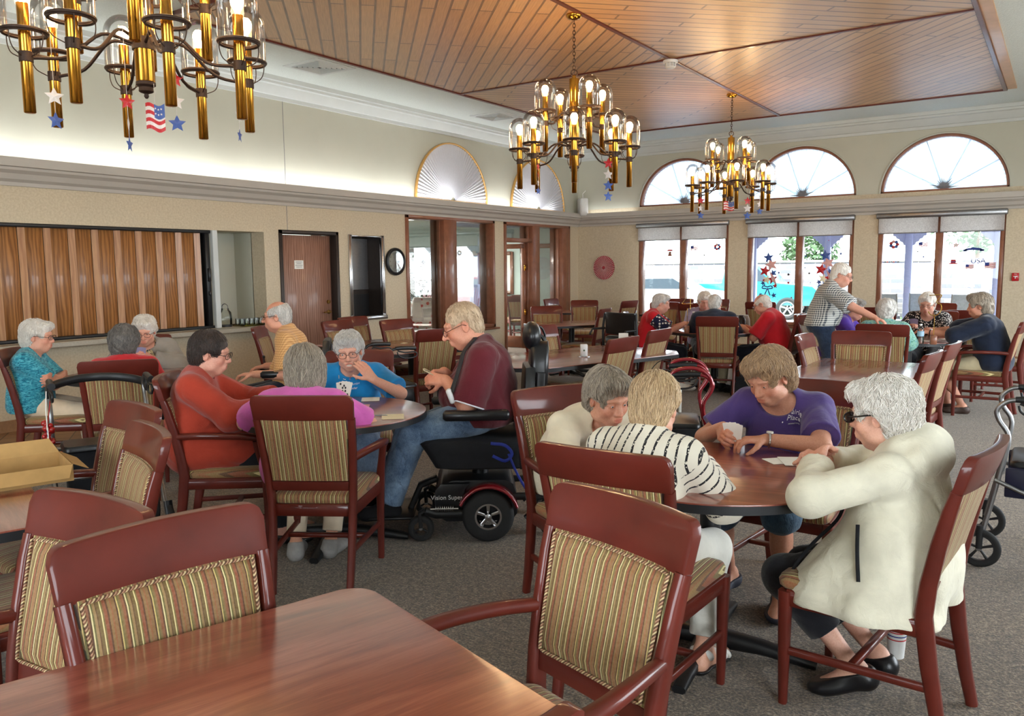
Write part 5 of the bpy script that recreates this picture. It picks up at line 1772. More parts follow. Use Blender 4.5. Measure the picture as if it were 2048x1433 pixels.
PEOPLE = []
def person(label, x, y, deg, **sp):
    sp['label'] = label; sp['loc'] = (x, y); sp['deg'] = deg; sp['seed'] = 100 + 37 * len(PEOPLE)
    PEOPLE.append(sp)

def spectacles(root, J, mat, shape=(.025, .019), drop=0.0, thick=.0017, lens='lens_glass'):
    g = MB(); R, c, h = J['R'], J['hc'], J['hs']
    T = lambda x, y, z: c + R @ A_(x, y, z) * h
    for q in (-1, 1):
        g.tube([T(q * (.033 + shape[0] * cos(a)), .1045 - .012 * abs(cos(a) * .5 + .5 if q > 0 else -cos(a) * .5 + .5) + .004, .002 - drop + shape[1] * (abs(sin(a)) ** .8) * (1 if sin(a) > 0 else -1)) for a in np.linspace(0, 2 * PI, 25)[:-1]], thick, 6, closed=True)
        g.tube([T(q * .059, .095, .006 - drop), T(q * .078, .055, .007), T(q * .086, .0, .009), T(q * .084, -.018, -.004)], thick, 6)
    g.tube([T(-.0085, .1075, .004 - drop), T(0, .1095, .007 - drop), T(.0085, .1075, .004 - drop)], thick, 6)
    o = g.build('glasses', mat, root)
    for q in (-1, 1):
        l = MB(); l.add([T(q * (.033 + shape[0] * cos(a)), .103, .002 - drop + shape[1] * sin(a)) for a in np.linspace(0, 2 * PI, 21)[:-1]], [tuple(range(20))])
        l.build('lens', lens, o)

def eyeballs(root, J, look=0.0):
    R, c, h = J['R'], J['hc'], J['hs']
    for q in (-1, 1):
        p = c + R @ A_(q * .032, .0735, .0055) * h
        MB().ball(p, .0128 * h, 16, 12).build('eye', 'eye_white', root)
        d = R @ nrm(A_(0, 1, -.18 + look)); MB().ball(p + d * .0078 * h, .0062 * h, 12, 8).build('iris', 'iris', root)

def on_cloth(root, prefix, p, dirn, e=.004):
    """point on a garment straight out from p"""
    g = [o for o in CHILD[root.name] if o.name.startswith(prefix)][0]
    vs = np.array([v.co for v in g.data.vertices]); dirn = nrm(dirn); d = vs - p; t = d @ dirn; m = np.linalg.norm(d - t[:, None] * dirn, axis=1) < .014
    return p + dirn * ((t[m].max() if m.any() else .2) + e)

def raise_people():
    with ThreadPoolExecutor(4) as ex:
        geo = list(ex.map(make_geo, PEOPLE))
    for sp, (J, parts) in zip(PEOPLE, geo):
        root = None
        for nm, v, q, mt, at in parts:
            if root is None:
                root = mesh_obj('person', v, q, mt, None, at)
                root.location = (*sp['loc'], sp.get('z', 0)); root.rotation_euler = (0, 0, math.radians(sp['deg'] - 90))
                tag(root, sp['label'], 'person', 'people in the hall')
            else:
                mesh_obj(nm, v, q, mt, root, at)
        if sp.get('strands', {2: 3000, 1: 1500, 0: 500}[sp.get('near', 1)]) and sp.get('hair'):
            hv = [p for p in parts if p[0] == 'hair'][0]; b, at = strands(hv[1], hv[2], sp, J, sp.get('strands', {2: 3000, 1: 1500, 0: 500}[sp.get('near', 1)]))
            ho = [o for o in CHILD[root.name] if o.name.startswith('hair')][0]
            o = b.build('hair_locks', sp['hmat'], ho, smooth=180); o['kind'] = 'stuff'; a = o.data.attributes.new('hp', 'FLOAT_VECTOR', 'POINT'); a.data.foreach_set('vector', at.astype(np.float32).ravel())
        if sp.get('cards'):
            lab, tilt, mt = sp['cards']; pts = [J['wr' + n] + J['hd' + n] * .095 for n in sp.get('card_hands', 'RL')]
            p = root.matrix_basis @ Vector(tuple(np.mean(pts, 0) + A_(0, .005, .02)))
            card_fan(tuple(p), math.radians(sp['deg'] - 90), lab, tilt, back=mt)
        if sp.get('specs'):
            spectacles(root, J, *sp['specs'])
        if sp.get('near', 1) >= 1 and sp.get('eyes', .5) > .05:
            eyeballs(root, J)
        if 'after' in sp:
            sp['after'](root, J)
# ================================================================== who sits where
def hood(J):
    nb, fw, ax, ud, h = J['neckb'], J['fw'], J['ax'], J['ud'], J['hip']; Rt = np.stack([ax, fw, ud], 1)
    P = [('e', nb - fw * .088 + ud * .004, (.135, .066, .080), Rt, .018), ('e', nb - fw * .05 + ud * .055, (.105, .07, .035), Rt, .012),
         ('e', h + A_(0, -.02, -.02), (.205, .155, .17), None, .06), ('e', J['waist'] + fw * .02, (.185, .15, .16), Rt, .06)]
    for q in (-1, 1):
        P += [('c', nb + ax * q * .085 + ud * .03 - fw * .02, nb + ax * q * .07 + fw * .075 - ud * .03, .034, .026, .02),
              ('c', J['waist'] + ax * q * .11 + fw * .03, h + A_(q * .178, .05, -.16), .085, .115, .05), ('c', J['waist'] + ax * q * .08 + fw * .07, h + A_(q * .150, .20, -.15), .085, .118, .05),
              ('c', J['waist'] + ax * q * .09 - fw * .03, h + A_(q * .13, -.075, -.15), .08, .085, .05)]
    return P
def loose(w=.19, d=.15, fwd=.0):
    def f(J):
        Rt = np.stack([J['ax'], J['fw'], J['ud']], 1)
        return [('e', J['hip'] + A_(0, -.01 + fwd, .0), (w, d, .15), None, .06), ('e', J['waist'] + J['fw'] * fwd, (w * .92, d * .9, .16), Rt, .06)]
    return f
def open_front(w):
    def f(J):
        Rt = np.stack([J['ax'], J['fw'], J['ud']], 1); m = (J['waist'] + J['chest']) / 2
        return [('e', m + J['fw'] * .17 + J['ud'] * .02, (w, .12, .42), Rt, .01)]
    return f
def collar(J):
    nb, fw, ax, ud = J['neckb'], J['fw'], J['ax'], J['ud']; P = []
    for q in (-1, 1):
        P.append(('c', nb - fw * .055 + ud * .045 + ax * q * .03, nb + ax * q * .075 + ud * .025, .018, .018, .02)); P.append(('c', nb + ax * q * .075 + ud * .025, nb + fw * .085 + ax * q * .03 - ud * .03, .018, .014, .02))
    return P

def jacket_trim(root, J):
    fw, ax, hip = J['fw'], J['ax'], J['hip']
    def zipper(pts, w, name):
        b = MB(); b.rectsweep(pts, .012, .006, side=(0, 1, 0), ch=.002); b.build(name, 'black_fabric', root)
    q = lambda y, z, dx: on_cloth(root, 'jacket', hip + A_(0, y, z), A_(-1, dx, 0))
    zipper(spline([q(.07, .14, .1), q(.055, .06, .1), q(.035, -.03, .1)], 10), .01, 'pocket_zip')
    zipper(spline([q(.11, .17, .9), q(.14, .10, .9), q(.15, .02, .9), q(.16, -.06, .9), q(.16, -.14, .9)], 16), .01, 'front_zip')
def ear_stud(root, J, q=-1):
    p = J['hc'] + J['R'] @ A_(q * .083, -.008, -.036) * J['hs']; MB().ball(p, .005, 10, 6).build('earring', 'gold', root)
def watch(n, mat='gold', band='steel'):
    def f(root, J):
        w = J['wr' + n] - nrm(J['wr' + n] - J['el' + n]) * .012; d = nrm(J['wr' + n] - J['el' + n]); up = -J['hp' + n] - d * (-J['hp' + n] @ d); up = nrm(up); sd = np.cross(d, up)
        b = MB(); b.tube([w + (up * cos(a) + sd * sin(a)) * .0315 for a in np.linspace(0, 2 * PI, 21)[:-1]], .0055, 6, closed=True)
        o = b.build('wristwatch', band, root); c = w + up * .034
        MB().tube([c - up * .004, c + up * .004], .0145, 16).build('watch_face', 'white_plastic', o)
    return f
def shirt_print(lines, mats, up=-.02, out=.0):
    """small lettering on the chest, laid against the cloth"""
    def f(root, J):
        Rt = np.stack([J['ax'], J['fw'], J['ud']], 1)
        shirt = [o for o in CHILD[root.name] if o.name.startswith(('t_shirt', 'blouse'))][0]
        vs = np.array([v.co for v in shirt.data.vertices]); L = (vs - J['chest']) @ Rt; fr = L[:, 1] > 0; L = L[fr]
        def depth(x, z):
            d = (L[:, 0] - x) ** 2 + (L[:, 2] - z) ** 2; k = np.argsort(d)[:4]; return L[k, 1].max()
        for (txt, size, x, z, shear), mt in zip(lines, mats):
            t = text_mesh(txt, size, .0006, shear)
            t.v = [tuple(J['chest'] + Rt @ A_(-px + x if False else px + x, depth(px + x, pz + z) + .0022 + py, pz + z)) for px, pz, py in [(-p[0], p[1], p[2]) for p in t.v]]
            t.build('shirt_lettering', mt, root, smooth=0)
    return f
def chain_after(*fs):
    def f(root, J):
        for g in fs: g(root, J)
    return f
plain('print_white', srgb(226, 224, 232), .7); plain('print_gold', srgb(222, 170, 70), .7); plain('print_red', srgb(200, 70, 70), .7)

T = lambda **k: k
# ---- the round table on the right of the hall
person('white-haired woman in a cream-white hooded jacket and dark glasses, elbows on the round table', -.41, 2.97, 174, near=2, s=.95, torso=.78, lean=-.10, upper=.22, girth=1.05, head=(.10, .20, 0), neck=.36,
       handR=T(p=(.06, .29, .83), pole=(.7, .8, -.4), d=(-.9, .2, .35), pal=(0, .3, -1), curl=.9), handL=T(p=(-.09, .27, .835), pole=(-.6, 1.0, -.35), d=(.75, .15, .5), pal=(.1, -.6, -.7), curl=.9),
       footR=(.11, .10, .12), footL=(-.05, .13, .12), fdirR=(.25, 1, -.25), fdirL=(-.3, 1, -.35), tops=[T(name='jacket', mat='white_jacket', infl=.014, sleeve=1.97, slack=.017, hem=-.17, fold=.008, freq=15, extra=hood, neck=(.055, .075, .06), necko=(.065, .065))],
       pants=T(mat='black_pants', len=.62, cuff=.058, slack=.012), shoes=T(kind='clog', mat='black_vinyl'), hair='perm', hmat='hair_white', vol=1.0, curl=.8, skin=srgb(222, 168, 144), specs=('specs_black', (.028, .017), 0, .0034, 'specs_black'), eyes=.3, after=jacket_trim)
person('blonde short-haired woman in a white cardigan with black stripes, seen from behind', -1.235, 2.55, 90, near=2, s=.96, torso=.83, lean=.16, upper=.48, girth=1.06, head=(-.12, .42, 0), neck=.5,
       handR=T(p=(.10, .38, .79), pole=(.8, -.15, -.9), d=(-.6, .8, .1), curl=.6), handL=T(p=(-.08, .44, .79), pole=(-1, -.1, -.4), d=(.4, .9, .1), curl=.6),
       footR=(.17, .28, .085), footL=(-.06, .44, .085), tops=[T(name='cardigan', mat='striped_knit', infl=.012, sleeve=1.92, slack=.016, hem=-.07, fold=.0045, extra=loose(.18, .14), neck=(.070, .075, .055), necko=(.03, .05))],
       pants=T(mat='white_pants', len=.86, cuff=.050, slack=.010), shoes=T(kind='sandal', mat='black_vinyl'), hair='short', hmat='hair_blonde', vol=1.03, skin=srgb(216, 158, 130), eyes=0, after=ear_stud)
person('grey-haired woman in a cream blouse leaning far over the round table', -1.92, 3.24, -22, near=2, s=.96, torso=.86, lean=.40, upper=.85, girth=1.08, head=(.08, .36, .06), neck=.80,
       handR=T(p=(.15, .50, .80), pole=(.8, -.3, -.6), curl=.6), handL=T(p=(-.08, .52, .80), pole=(-.8, -.2, -.6), curl=.6),
       tops=[T(name='blouse', mat='cream_blouse', infl=.012, sleeve=.85, slack=.024, hem=-.05, fold=.005, extra=loose(.175, .14), neck=(.065, .070, .055), necko=(.055, .04))],
       pants=T(mat='navy_pants'), shoes=T(kind='flat', mat='black_vinyl'), hair='short', hmat='hair_mixed', vol=1.10, skin=srgb(206, 144, 116), eyes=.6, jaw=1.06)
person('woman in a purple t-shirt holding a hand of cards', -1.05, 3.86, -92, near=2, s=.97, lean=.20, upper=.46, girth=1.08, belly=.04, head=(.30, .50, .06), neck=.6,
       handR=T(p=(.17, .40, .825), pole=(.8, -.25, -.6), d=(-.35, .85, -.1), pal=(-.9, .1, -.4), curl=.75), handL=T(p=(-.04, .43, .80), pole=(-.9, .1, -.3), d=(.75, .5, .0), pal=(.3, .2, -.9), curl=.55),
       footR=(.20, .20, .085), footL=(-.09, .33, .085), tops=[T(name='t_shirt', mat='purple_top', infl=.010, sleeve=.78, slack=.026, hem=-.04, fold=.0045, extra=loose(.175, .14, .02), neck=(.085, .085, .065), necko=(.055, .03))],
       pants=T(mat='denim_teal', len=.10, cuff=.068, slack=.016, name='shorts'), shoes=T(kind='flat', mat='navy_shoe'), hair='short', hmat='hair_tan', vol=1.14, curl=1.5, strand_curl=.4, skin=srgb(212, 150, 122), eyes=.35,
       cards=('hand of cards held by the woman in purple', PI / 2 - .2, 'paper'), after=chain_after(watch('L', band='steel'), shirt_print([('Prairie', .030, -.082, .120, .25), ('Place', .030, -.082, .093, .25), ('|', .06, -.034, .105, 0), ('assisted living', .009, -.082, .069, 0)], ['print_white'] * 4)))
# ---- the round table of the man in the power wheelchair
person('dark short-haired woman in a rust red cardigan and glasses, in profile', -3.99, 2.68, 44, near=2, s=1.0, torso=.86, lean=-.08, upper=.12, girth=1.05, head=(.02, .22, 0), neck=.42,
       handR=T(p=(.13, .43, .80), pole=(.7, -.5, -.7), d=(-.3, .9, .1), curl=.5), handL=T(p=(-.06, .43, .83), pole=(-.7, -.3, -.7), d=(.3, .9, .1), curl=.5),
       tops=[T(name='cardigan', mat='cardigan_rust', infl=.014, sleeve=1.88, slack=.022, hem=-.155, fold=.005, extra=lambda J: loose(.20, .165)(J) + [('e', J['hip'] + A_(0, .17, .0), (.205, .20, .13), None, .06)], neck=(.062, .070, .055), necko=(.045, .05))],
       pants=T(mat='black_pants'), shoes=T(kind='flat', mat='black_vinyl'), hair='men', hmat='hair_brown', vol=1.10, curl=1.2, skin=srgb(212, 152, 130), specs=('specs_black', (.025, .018)), eyes=.4, jaw=.98)
person('woman in a bright pink top with a grey bob, seen from behind', -3.15, 2.68, 124, near=2, s=.94, torso=.82, lean=.12, upper=.40, girth=1.05, head=(-.10, .25, 0), neck=.5,
       handR=T(p=(.16, .36, .80), pole=(1, -.35, -.6), d=(-.2, .6, .6), pal=(-.6, .3, 0), curl=.8), handL=T(p=(-.20, .36, .80), pole=(-1, -.3, -.5), d=(.3, .9, 0), curl=.5),
       footR=(.08, .24, .08), footL=(-.10, .20, .08), tops=[T(name='t_shirt', mat='pink_top', infl=.012, sleeve=.85, slack=.026, hem=-.06, fold=.0045, extra=loose(.185, .15), neck=(.066, .070, .05), necko=(.03, .055))],
       pants=T(mat='cream_pants', len=.86), shoes=T(kind='sneaker', mat='grey_shoe'), hair='bob', hmat='hair_mixed', vol=1.0, skin=srgb(210, 152, 124), eyes=0, specs=('specs_metal', (.025, .018)), cards=('cards held up by the woman in pink', 1.2, 'paper'), card_hands='R')
person('smiling woman in a bright blue t-shirt holding a hand to her chin', -3.92, 3.82, -50, near=2, s=.94, torso=.84, lean=.30, upper=.48, girth=1.06, belly=.03, head=(-.02, .20, .08), neck=.55, smile=True,
       handR=T(p=(.18, .36, .78), pole=(.9, -.2, -.5), curl=.5), handL=T(p=(-.16, .39, .86), pole=(-.9, .1, -.6), d=(.62, -.12, .78), pal=(.55, -.8, -.1), curl=.28),
       footR=(.1, .40, .085), footL=(-.1, .36, .085), tops=[T(name='t_shirt', mat='blue_top', infl=.011, sleeve=.82, slack=.028, hem=-.04, fold=.0045, extra=loose(.18, .145, .02), neck=(.070, .072, .055), necko=(.045, .045))],
       pants=T(mat='jeans_light', len=.80, cuff=.082, slack=.022), shoes=T(kind='sneaker', mat='grey_shoe'), hair='perm', hmat='hair_silver', vol=.95, skin=srgb(222, 164, 140), specs=('specs_dark', (.0255, .019)), eyes=.55, lip=.9,
       after=shirt_print([('1', .028, .075, .115, 0), ('~', .034, .040, .105, 0), ('2', .028, .005, .110, 0), ('e', .030, -.035, .108, 0), ('~', .034, -.070, .105, 0), ('family reunion', .019, 0,   .075, .3), ('together', .017, -.01,  .050, .3)],
                         ['print_gold', 'print_white', 'print_red', 'print_gold', 'print_red', 'print_white', 'print_white']))
def lanyard(root, J):
    nb, fw, ax, ud, ch = J['neckb'], J['fw'], J['ax'], J['ud'], J['chest']
    shirt = [o for o in CHILD[root.name] if o.name.startswith('polo')][0]
    vs = np.array([v.co for v in shirt.data.vertices])
    def on(p, dirn, e=.004):
        d = vs - p; t = d @ dirn; r = np.linalg.norm(d - t[:, None] * dirn, axis=1); m = r < .022
        return p + dirn * ((t[m].max() if m.any() else .1) + e)
    pts = [on(ch + ud * z + ax * x, nrm(fw * .7 - ax * .7)) for x, z in ((-.06, .14), (-.075, .08), (-.08, .02), (-.07, -.05))]
    bk = [on(nb + ax * -.085 - ud * .02, nrm(ud + fw * .1)), ]
    b = MB(); b.rectsweep(spline(bk + pts, 16), .034, .005, side=tuple(nrm(ax * .7 + fw * .7)), ch=.001); b.build('shoulder_strap', 'lanyard_strap', root)
    c = pts[-1]
    cs = MB(); cs.box((0, 0, -.02), (.05, .03, .085), .012); cs.xf(tuple(c + fw * .012), rx=-.35); cs.build('pendant', 'white_plastic', root)
    cl_ = MB(); 
    for q in (-1, 1):
        cl_.tube(spline([nb - fw * .06 + ud * .062 + ax * q * .02, nb + ax * q * .068 + ud * .05, nb + fw * .05 + ax * q * .055 + ud * .012, nb + fw * .085 + ax * q * .03 - ud * .03], 12), [.012] * 5 + [.010] * 20 if False else .012, 8)
    cl_.build('collar_band', 'blue_collar', root)
    for n in 'LR':
        d = nrm(J['el' + n] - J['sh' + n]); p = J['sh' + n] + (J['el' + n] - J['sh' + n]) * .945; a = nrm(np.cross(d, A_(0, 0, 1))); b_ = np.cross(d, a); r = .052 * J['s'] * 1.15 + .0365
        MB().tube([p + (a * cos(t) + b_ * sin(t)) * r for t in np.linspace(0, 2 * PI, 33)[:-1]], .0045, 6, closed=True).build('sleeve_trim', 'print_white', root)
person('heavy-set man in a maroon polo shirt and jeans looking down at his cards', -2.80, 3.80, 217, near=2, s=1.06, torso=.75, seat=.635, lean=-.08, upper=.26, girth=1.24, belly=.09, bust=0, arm=1.15, leg=1.12, shw=.185, jaw=1.12, nose=1.08, hs=1.13, neckr=.060,
       head=(.0, .42, 0), neck=.48, handR=T(p=(.07, .25, .93), pole=(.8, -.3, -.8), d=(-.6, .8, .0), pal=(-.5, 0, -.6), curl=.8), handL=T(p=(-.07, .235, .90), pole=(-.8, -.4, -.9), d=(.35, .9, .1), pal=(.6, -.2, -.5), curl=.8), handsize=1.1,
       footR=(.10, .66, .20), footL=(-.13, .58, .19), kneeL=(-.1, 1, .8), tops=[T(name='polo_shirt', mat='maroon', infl=.012, sleeve=.95, slack=.036, hem=-.07, fold=.006, freq=16, extra=lambda J: collar(J) + loose(.21, .17, .03)(J), neck=(.068, .072, .05), necko=(.055, .05))],
       pants=T(mat='jeans', len=.98, cuff=.072, slack=.018, fold=.006), shoes=T(kind='sneaker', mat='black_fabric'), hair='men', vol=.96, curl=.6, strands=700, hmat='hair_pale', skin=srgb(220, 150, 120), specs=('specs_black', (.026, .018), .002), eyes=.2, after=lanyard, cards=('cards in the fingers of the man in maroon', .5, 'card_cream'))
# ---- the table by the oak shutter
person('white-haired woman in a turquoise top with folded arms, in profile by the counter', -6.46, 2.92, 52, near=1, s=.95, torso=.84, lean=-.06, upper=.12, girth=1.06, head=(.10, .12, 0), neck=.35,
       handR=T(p=(-.12, .19, .75), pole=(.8, .3, -.6), d=(-1, .1, -.1), pal=(0, -1, 0), curl=.5), handL=T(p=(.12, .165, .775), pole=(-.8, .3, -.6), d=(1, .1, -.1), pal=(0, -1, 0), curl=.6),
       tops=[T(name='blouse', mat='turquoise_ruffle', infl=.012, sleeve=.80, slack=.026, hem=-.05, fold=.004, extra=loose(.18, .145), neck=(.070, .080, .06), necko=(.055, .04))],
       pants=T(mat='cream_pants', slack=.014), shoes=T(kind='flat', mat='white_leather'), hair='perm', hmat='hair_white', vol=.95, curl=.55, skin=srgb(222, 160, 134), specs=('specs_dark', (.024, .017)), eyes=.5)
person('woman with curly dark grey hair and a red top, seen from behind', -5.30, 2.99, 145, near=1, s=.93, lean=.22, upper=.48, head=(.10, .25, 0), neck=.5,
       handR=T(p=(.1, .40, .80)), handL=T(p=(-.1, .40, .80)), tops=[T(name='t_shirt', mat='red_top', infl=.012, sleeve=1.0, slack=.026, hem=-.04, extra=loose(.19, .15), neck=(.062, .066, .05), necko=(.03, .055))],
       pants=T(mat='black_pants'), shoes=T(kind='flat', mat='black_vinyl'), hair='perm', hmat='hair_darkgray', vol=1.02, curl=1.1, skin=srgb(206, 146, 120), eyes=0)
person('white-haired woman in a grey cardigan studying her cards before the shutter', -6.52, 3.92, -37, near=1, s=.97, torso=.84, lean=.06, upper=.36, girth=1.12, head=(.05, .35, 0), neck=.5,
       handR=T(p=(.08, .30, .835), pole=(.9, -.2, -.6), d=(-.4, .7, .4), pal=(-.4, -.7, .1), curl=.8), handL=T(p=(-.05, .30, .83), pole=(-1, -.15, -.5), d=(.5, .7, .3), pal=(.3, -.7, .1), curl=.8),
       tops=[T(name='blouse', mat='zigzag_blouse', infl=.010, sleeve=.8, hem=-.05, neck=(.068, .075, .055), necko=(.05, .04)), T(name='cardigan', mat='gray_cardigan', infl=.022, sleeve=1.9, slack=.032, hem=-.10, fold=.006, extra=loose(.21, .16), subs=open_front(.085), neck=(.075, .08, .06), necko=(.045, .045), seed=9)],
       pants=T(mat='black_pants'), shoes=T(kind='flat', mat='black_vinyl'), hair='perm', hmat='hair_white', vol=.98, curl=1.2, skin=srgb(220, 160, 136), specs=('specs_dark', (.026, .018)), eyes=.3, cards=('purple-backed cards held before the zigzag blouse of the woman in the grey cardigan', 1.2, 'lavender_top'))
person('balding man with glasses in a tan checked shirt looking toward the shutter', -5.20, 4.42, 224, near=1, s=1.06, seat=.52, lean=.02, upper=.32, girth=1.08, bust=0, belly=.05, shw=.178, jaw=1.05, nose=1.08, hs=1.04, head=(.12, .12, 0), neck=.45,
       handL=T(p=(-.27, .30, .735), pole=(-.5, -.6, -.8), d=(.1, 1, 0), curl=.5), handR=T(p=(.27, .28, .735), pole=(.5, -.6, -.8), curl=.5),
       tops=[T(name='shirt', mat='tan_check', infl=.012, sleeve=.95, slack=.032, hem=-.05, fold=.005, extra=lambda J: collar(J) + loose(.19, .155, .01)(J), neck=(.062, .070, .05), necko=(.05, .05))],
       pants=T(mat='navy_pants', slack=.014), shoes=T(kind='sneaker', mat='black_fabric'), hair='fringe', hmat='hair_silver', pate=True, skin=srgb(222, 158, 130), specs=('specs_black', (.024, .017)), eyes=.4)
# ---- the tables by the back windows
person('short-haired woman in a red shirt with white-starred navy sleeves', -4.34, 9.37, 22, near=0, s=1.0, lean=.10, upper=.35, girth=1.12, head=(.0, .30, 0), neck=.45,
       handR=T(p=(.10, .46, .83), pole=(.7, -.4, -.7), d=(-.2, 1, .1), curl=.6), handL=T(p=(-.06, .46, .83), pole=(-.7, -.4, -.7), curl=.6),
       tops=[T(name='t_shirt', mat='flag_shirt', infl=.012, sleeve=.85, slack=.030, hem=-.07, extra=loose(.19, .15), neck=(.064, .068, .05), necko=(.045, .05))], pants=T(mat='navy_pants'), shoes=T(kind='sneaker', mat='white_leather'), hair='short', hmat='hair_silver', vol=.95, skin=srgb(214, 156, 136), eyes=0, cards=('cards in the hands of the woman with starred sleeves', 1.0, 'paper'))
person('white-haired woman in lavender sitting with her back to the windows', -4.00, 10.40, -62, near=0, s=.98, lean=.10, upper=.30, head=(.05, .28, 0), neck=.4,
       handR=T(p=(.10, .42, .82)), handL=T(p=(-.10, .42, .82)), tops=[T(name='blouse', mat='lavender_top', infl=.012, sleeve=1.2, slack=.026, hem=-.05, extra=loose(.185, .15), neck=(.066, .072, .055), necko=(.05, .045))],
       pants=T(mat='black_pants'), shoes=T(kind='flat', mat='black_vinyl'), hair='perm', hmat='hair_white', vol=1.0, skin=srgb(206, 150, 132), eyes=.3)
person('balding grey-haired man in navy, back turned, in front of the middle window', -3.40, 9.17, 107, near=0, s=1.03, lean=.12, upper=.36, girth=1.1, bust=0, shw=.18, head=(.08, .30, 0), neck=.45,
       handR=T(p=(.12, .42, .82)), handL=T(p=(-.14, .42, .82)), tops=[T(name='shirt', mat='navy_top', infl=.012, sleeve=.9, slack=.032, hem=-.05, extra=loose(.19, .15), neck=(.062, .066, .05), necko=(.03, .055))],
       pants=T(mat='khaki'), shoes=T(kind='sneaker', mat='black_fabric'), hair='fringe', hmat='hair_silver', pate=True, skin=srgb(214, 158, 134), eyes=0)
person('bald man in a bright red t-shirt looking down at his cards', -2.80, 9.72, 184, near=0, s=1.03, lean=.08, upper=.40, girth=1.12, bust=0, belly=.05, shw=.18, head=(.0, .48, 0), neck=.55,
       handR=T(p=(.08, .40, .80), curl=.7), handL=T(p=(-.08, .38, .80), curl=.7), tops=[T(name='t_shirt', mat='red_shirt', infl=.012, sleeve=.9, slack=.034, hem=-.05, extra=loose(.195, .16), neck=(.062, .066, .05), necko=(.04, .05))],
       pants=T(mat='navy_pants'), shoes=T(kind='sneaker', mat='black_fabric'), hair='fringe', hmat='hair_white', pate=True, skin=srgb(220, 160, 138), specs=('specs_metal', (.024, .017)), eyes=.2)
person('standing white-haired man in a navy and white checked shirt leaning on a chair back', -2.06, 8.74, 12, near=0, stand=True, s=1.03, hipz=.90, lean=.06, upper=.34, girth=1.06, bust=0, belly=.03, shw=.18, head=(.15, .35, 0), neck=.5,
       handR=T(p=(.40, .50, 1.02), pole=(.6, -.3, -.6), d=(.3, .9, -.35), pal=(0, -.2, -1), curl=.55), handL=T(p=(-.25, .10, .86), pole=(-.6, -.6, -.2), curl=.4),
       footR=(.11, .03, .085), footL=(-.12, .06, .085), kneeR=(0, 1, 0), kneeL=(0, 1, 0), tops=[T(name='shirt', mat='blue_check', infl=.014, sleeve=.95, slack=.036, hem=.02, fold=.006, freq=16, extra=lambda J: collar(J) + loose(.178, .14)(J), neck=(.062, .068, .05), necko=(.05, .05))],
       pants=T(mat='denim_dark', slack=.016), shoes=T(kind='sneaker', mat='black_fabric'), hair='men', hmat='hair_white', skin=srgb(212, 152, 130), specs=('specs_metal', (.024, .017)), eyes=0)
person('grey-haired woman in a green printed top beside the standing man, back turned', -1.47, 8.74, 93, near=0, s=.96, lean=.10, upper=.38, head=(.05, .25, 0), neck=.45,
       handR=T(p=(.10, .42, .82)), handL=T(p=(-.10, .42, .82)), tops=[T(name='blouse', mat='green_print', infl=.012, sleeve=1.0, slack=.03, hem=-.05, extra=loose(.19, .15), neck=(.062, .066, .05), necko=(.03, .055))],
       pants=T(mat='cream_pants'), shoes=T(kind='flat', mat='white_leather'), hair='perm', hmat='hair_silver', vol=1.0, skin=srgb(214, 158, 134), eyes=0)
person('white-haired woman in a black and white dotted top behind the number three sign', -1.27, 10.40, -92, near=0, s=1.0, lean=.08, upper=.28, girth=1.06, head=(.05, .25, 0), neck=.4,
       handR=T(p=(.14, .36, .84), curl=.7), handL=T(p=(-.12, .42, .82)), tops=[T(name='blouse', mat='dotted_black', infl=.012, sleeve=1.0, slack=.03, hem=-.05, extra=loose(.19, .15), neck=(.072, .080, .075), necko=(.055, .03))],
       pants=T(mat='black_pants'), shoes=T(kind='flat', mat='black_vinyl'), hair='short', hmat='hair_white', vol=1.05, skin=srgb(208, 152, 130), specs=('specs_metal', (.025, .018)), eyes=.3, cards=('cards held by the woman in the dotted top', 1.1, 'lavender_top'), card_hands='R')
person('woman in a navy top in an armchair near the fire alarm, reaching over the table', -.56, 9.46, 178, near=0, s=1.04, lean=.04, upper=.32, girth=1.1, head=(-.1, .15, 0), neck=.4,
       handL=T(p=(-.16, .56, .84), pole=(-.6, -.3, -.8), d=(.1, 1, .2), curl=.5), handR=T(p=(.06, .58, .84), pole=(.6, -.3, -.8), d=(0, 1, .05), curl=.3), footR=(.09, .40, .085), footL=(-.06, .24, .085),
       tops=[T(name='blouse', mat='navy_top', infl=.014, sleeve=1.05, slack=.036, hem=-.08, fold=.005, extra=loose(.195, .155), neck=(.070, .078, .07), necko=(.055, .035))], pants=T(mat='khaki', len=.22, cuff=.07, slack=.014, name='shorts'), shoes=T(kind='clog', mat='brown_shoe'),
       hair='short', hmat='hair_mixed', vol=1.15, skin=srgb(206, 142, 114), eyes=.3, after=watch('L', band='specs_dark'))
person('person in a purple dress, mostly hidden behind the standing man', -2.16, 9.74, 2, near=0, s=.95, lean=.20, upper=.5, head=(.1, .3, 0), neck=.5,
       handR=T(p=(.10, .42, .80)), handL=T(p=(-.10, .42, .80)), tops=[T(name='dress', mat='purple_dress', infl=.012, sleeve=.7, slack=.028, hem=-.06, extra=loose(.19, .15), neck=(.064, .070, .05), necko=(.045, .05))], pants=T(mat='purple_dress', len=.3, cuff=.08, name='skirt'),
       shoes=T(kind='flat', mat='black_vinyl'), hair='short', hmat='hair_gray', skin=srgb(210, 150, 126), eyes=0)
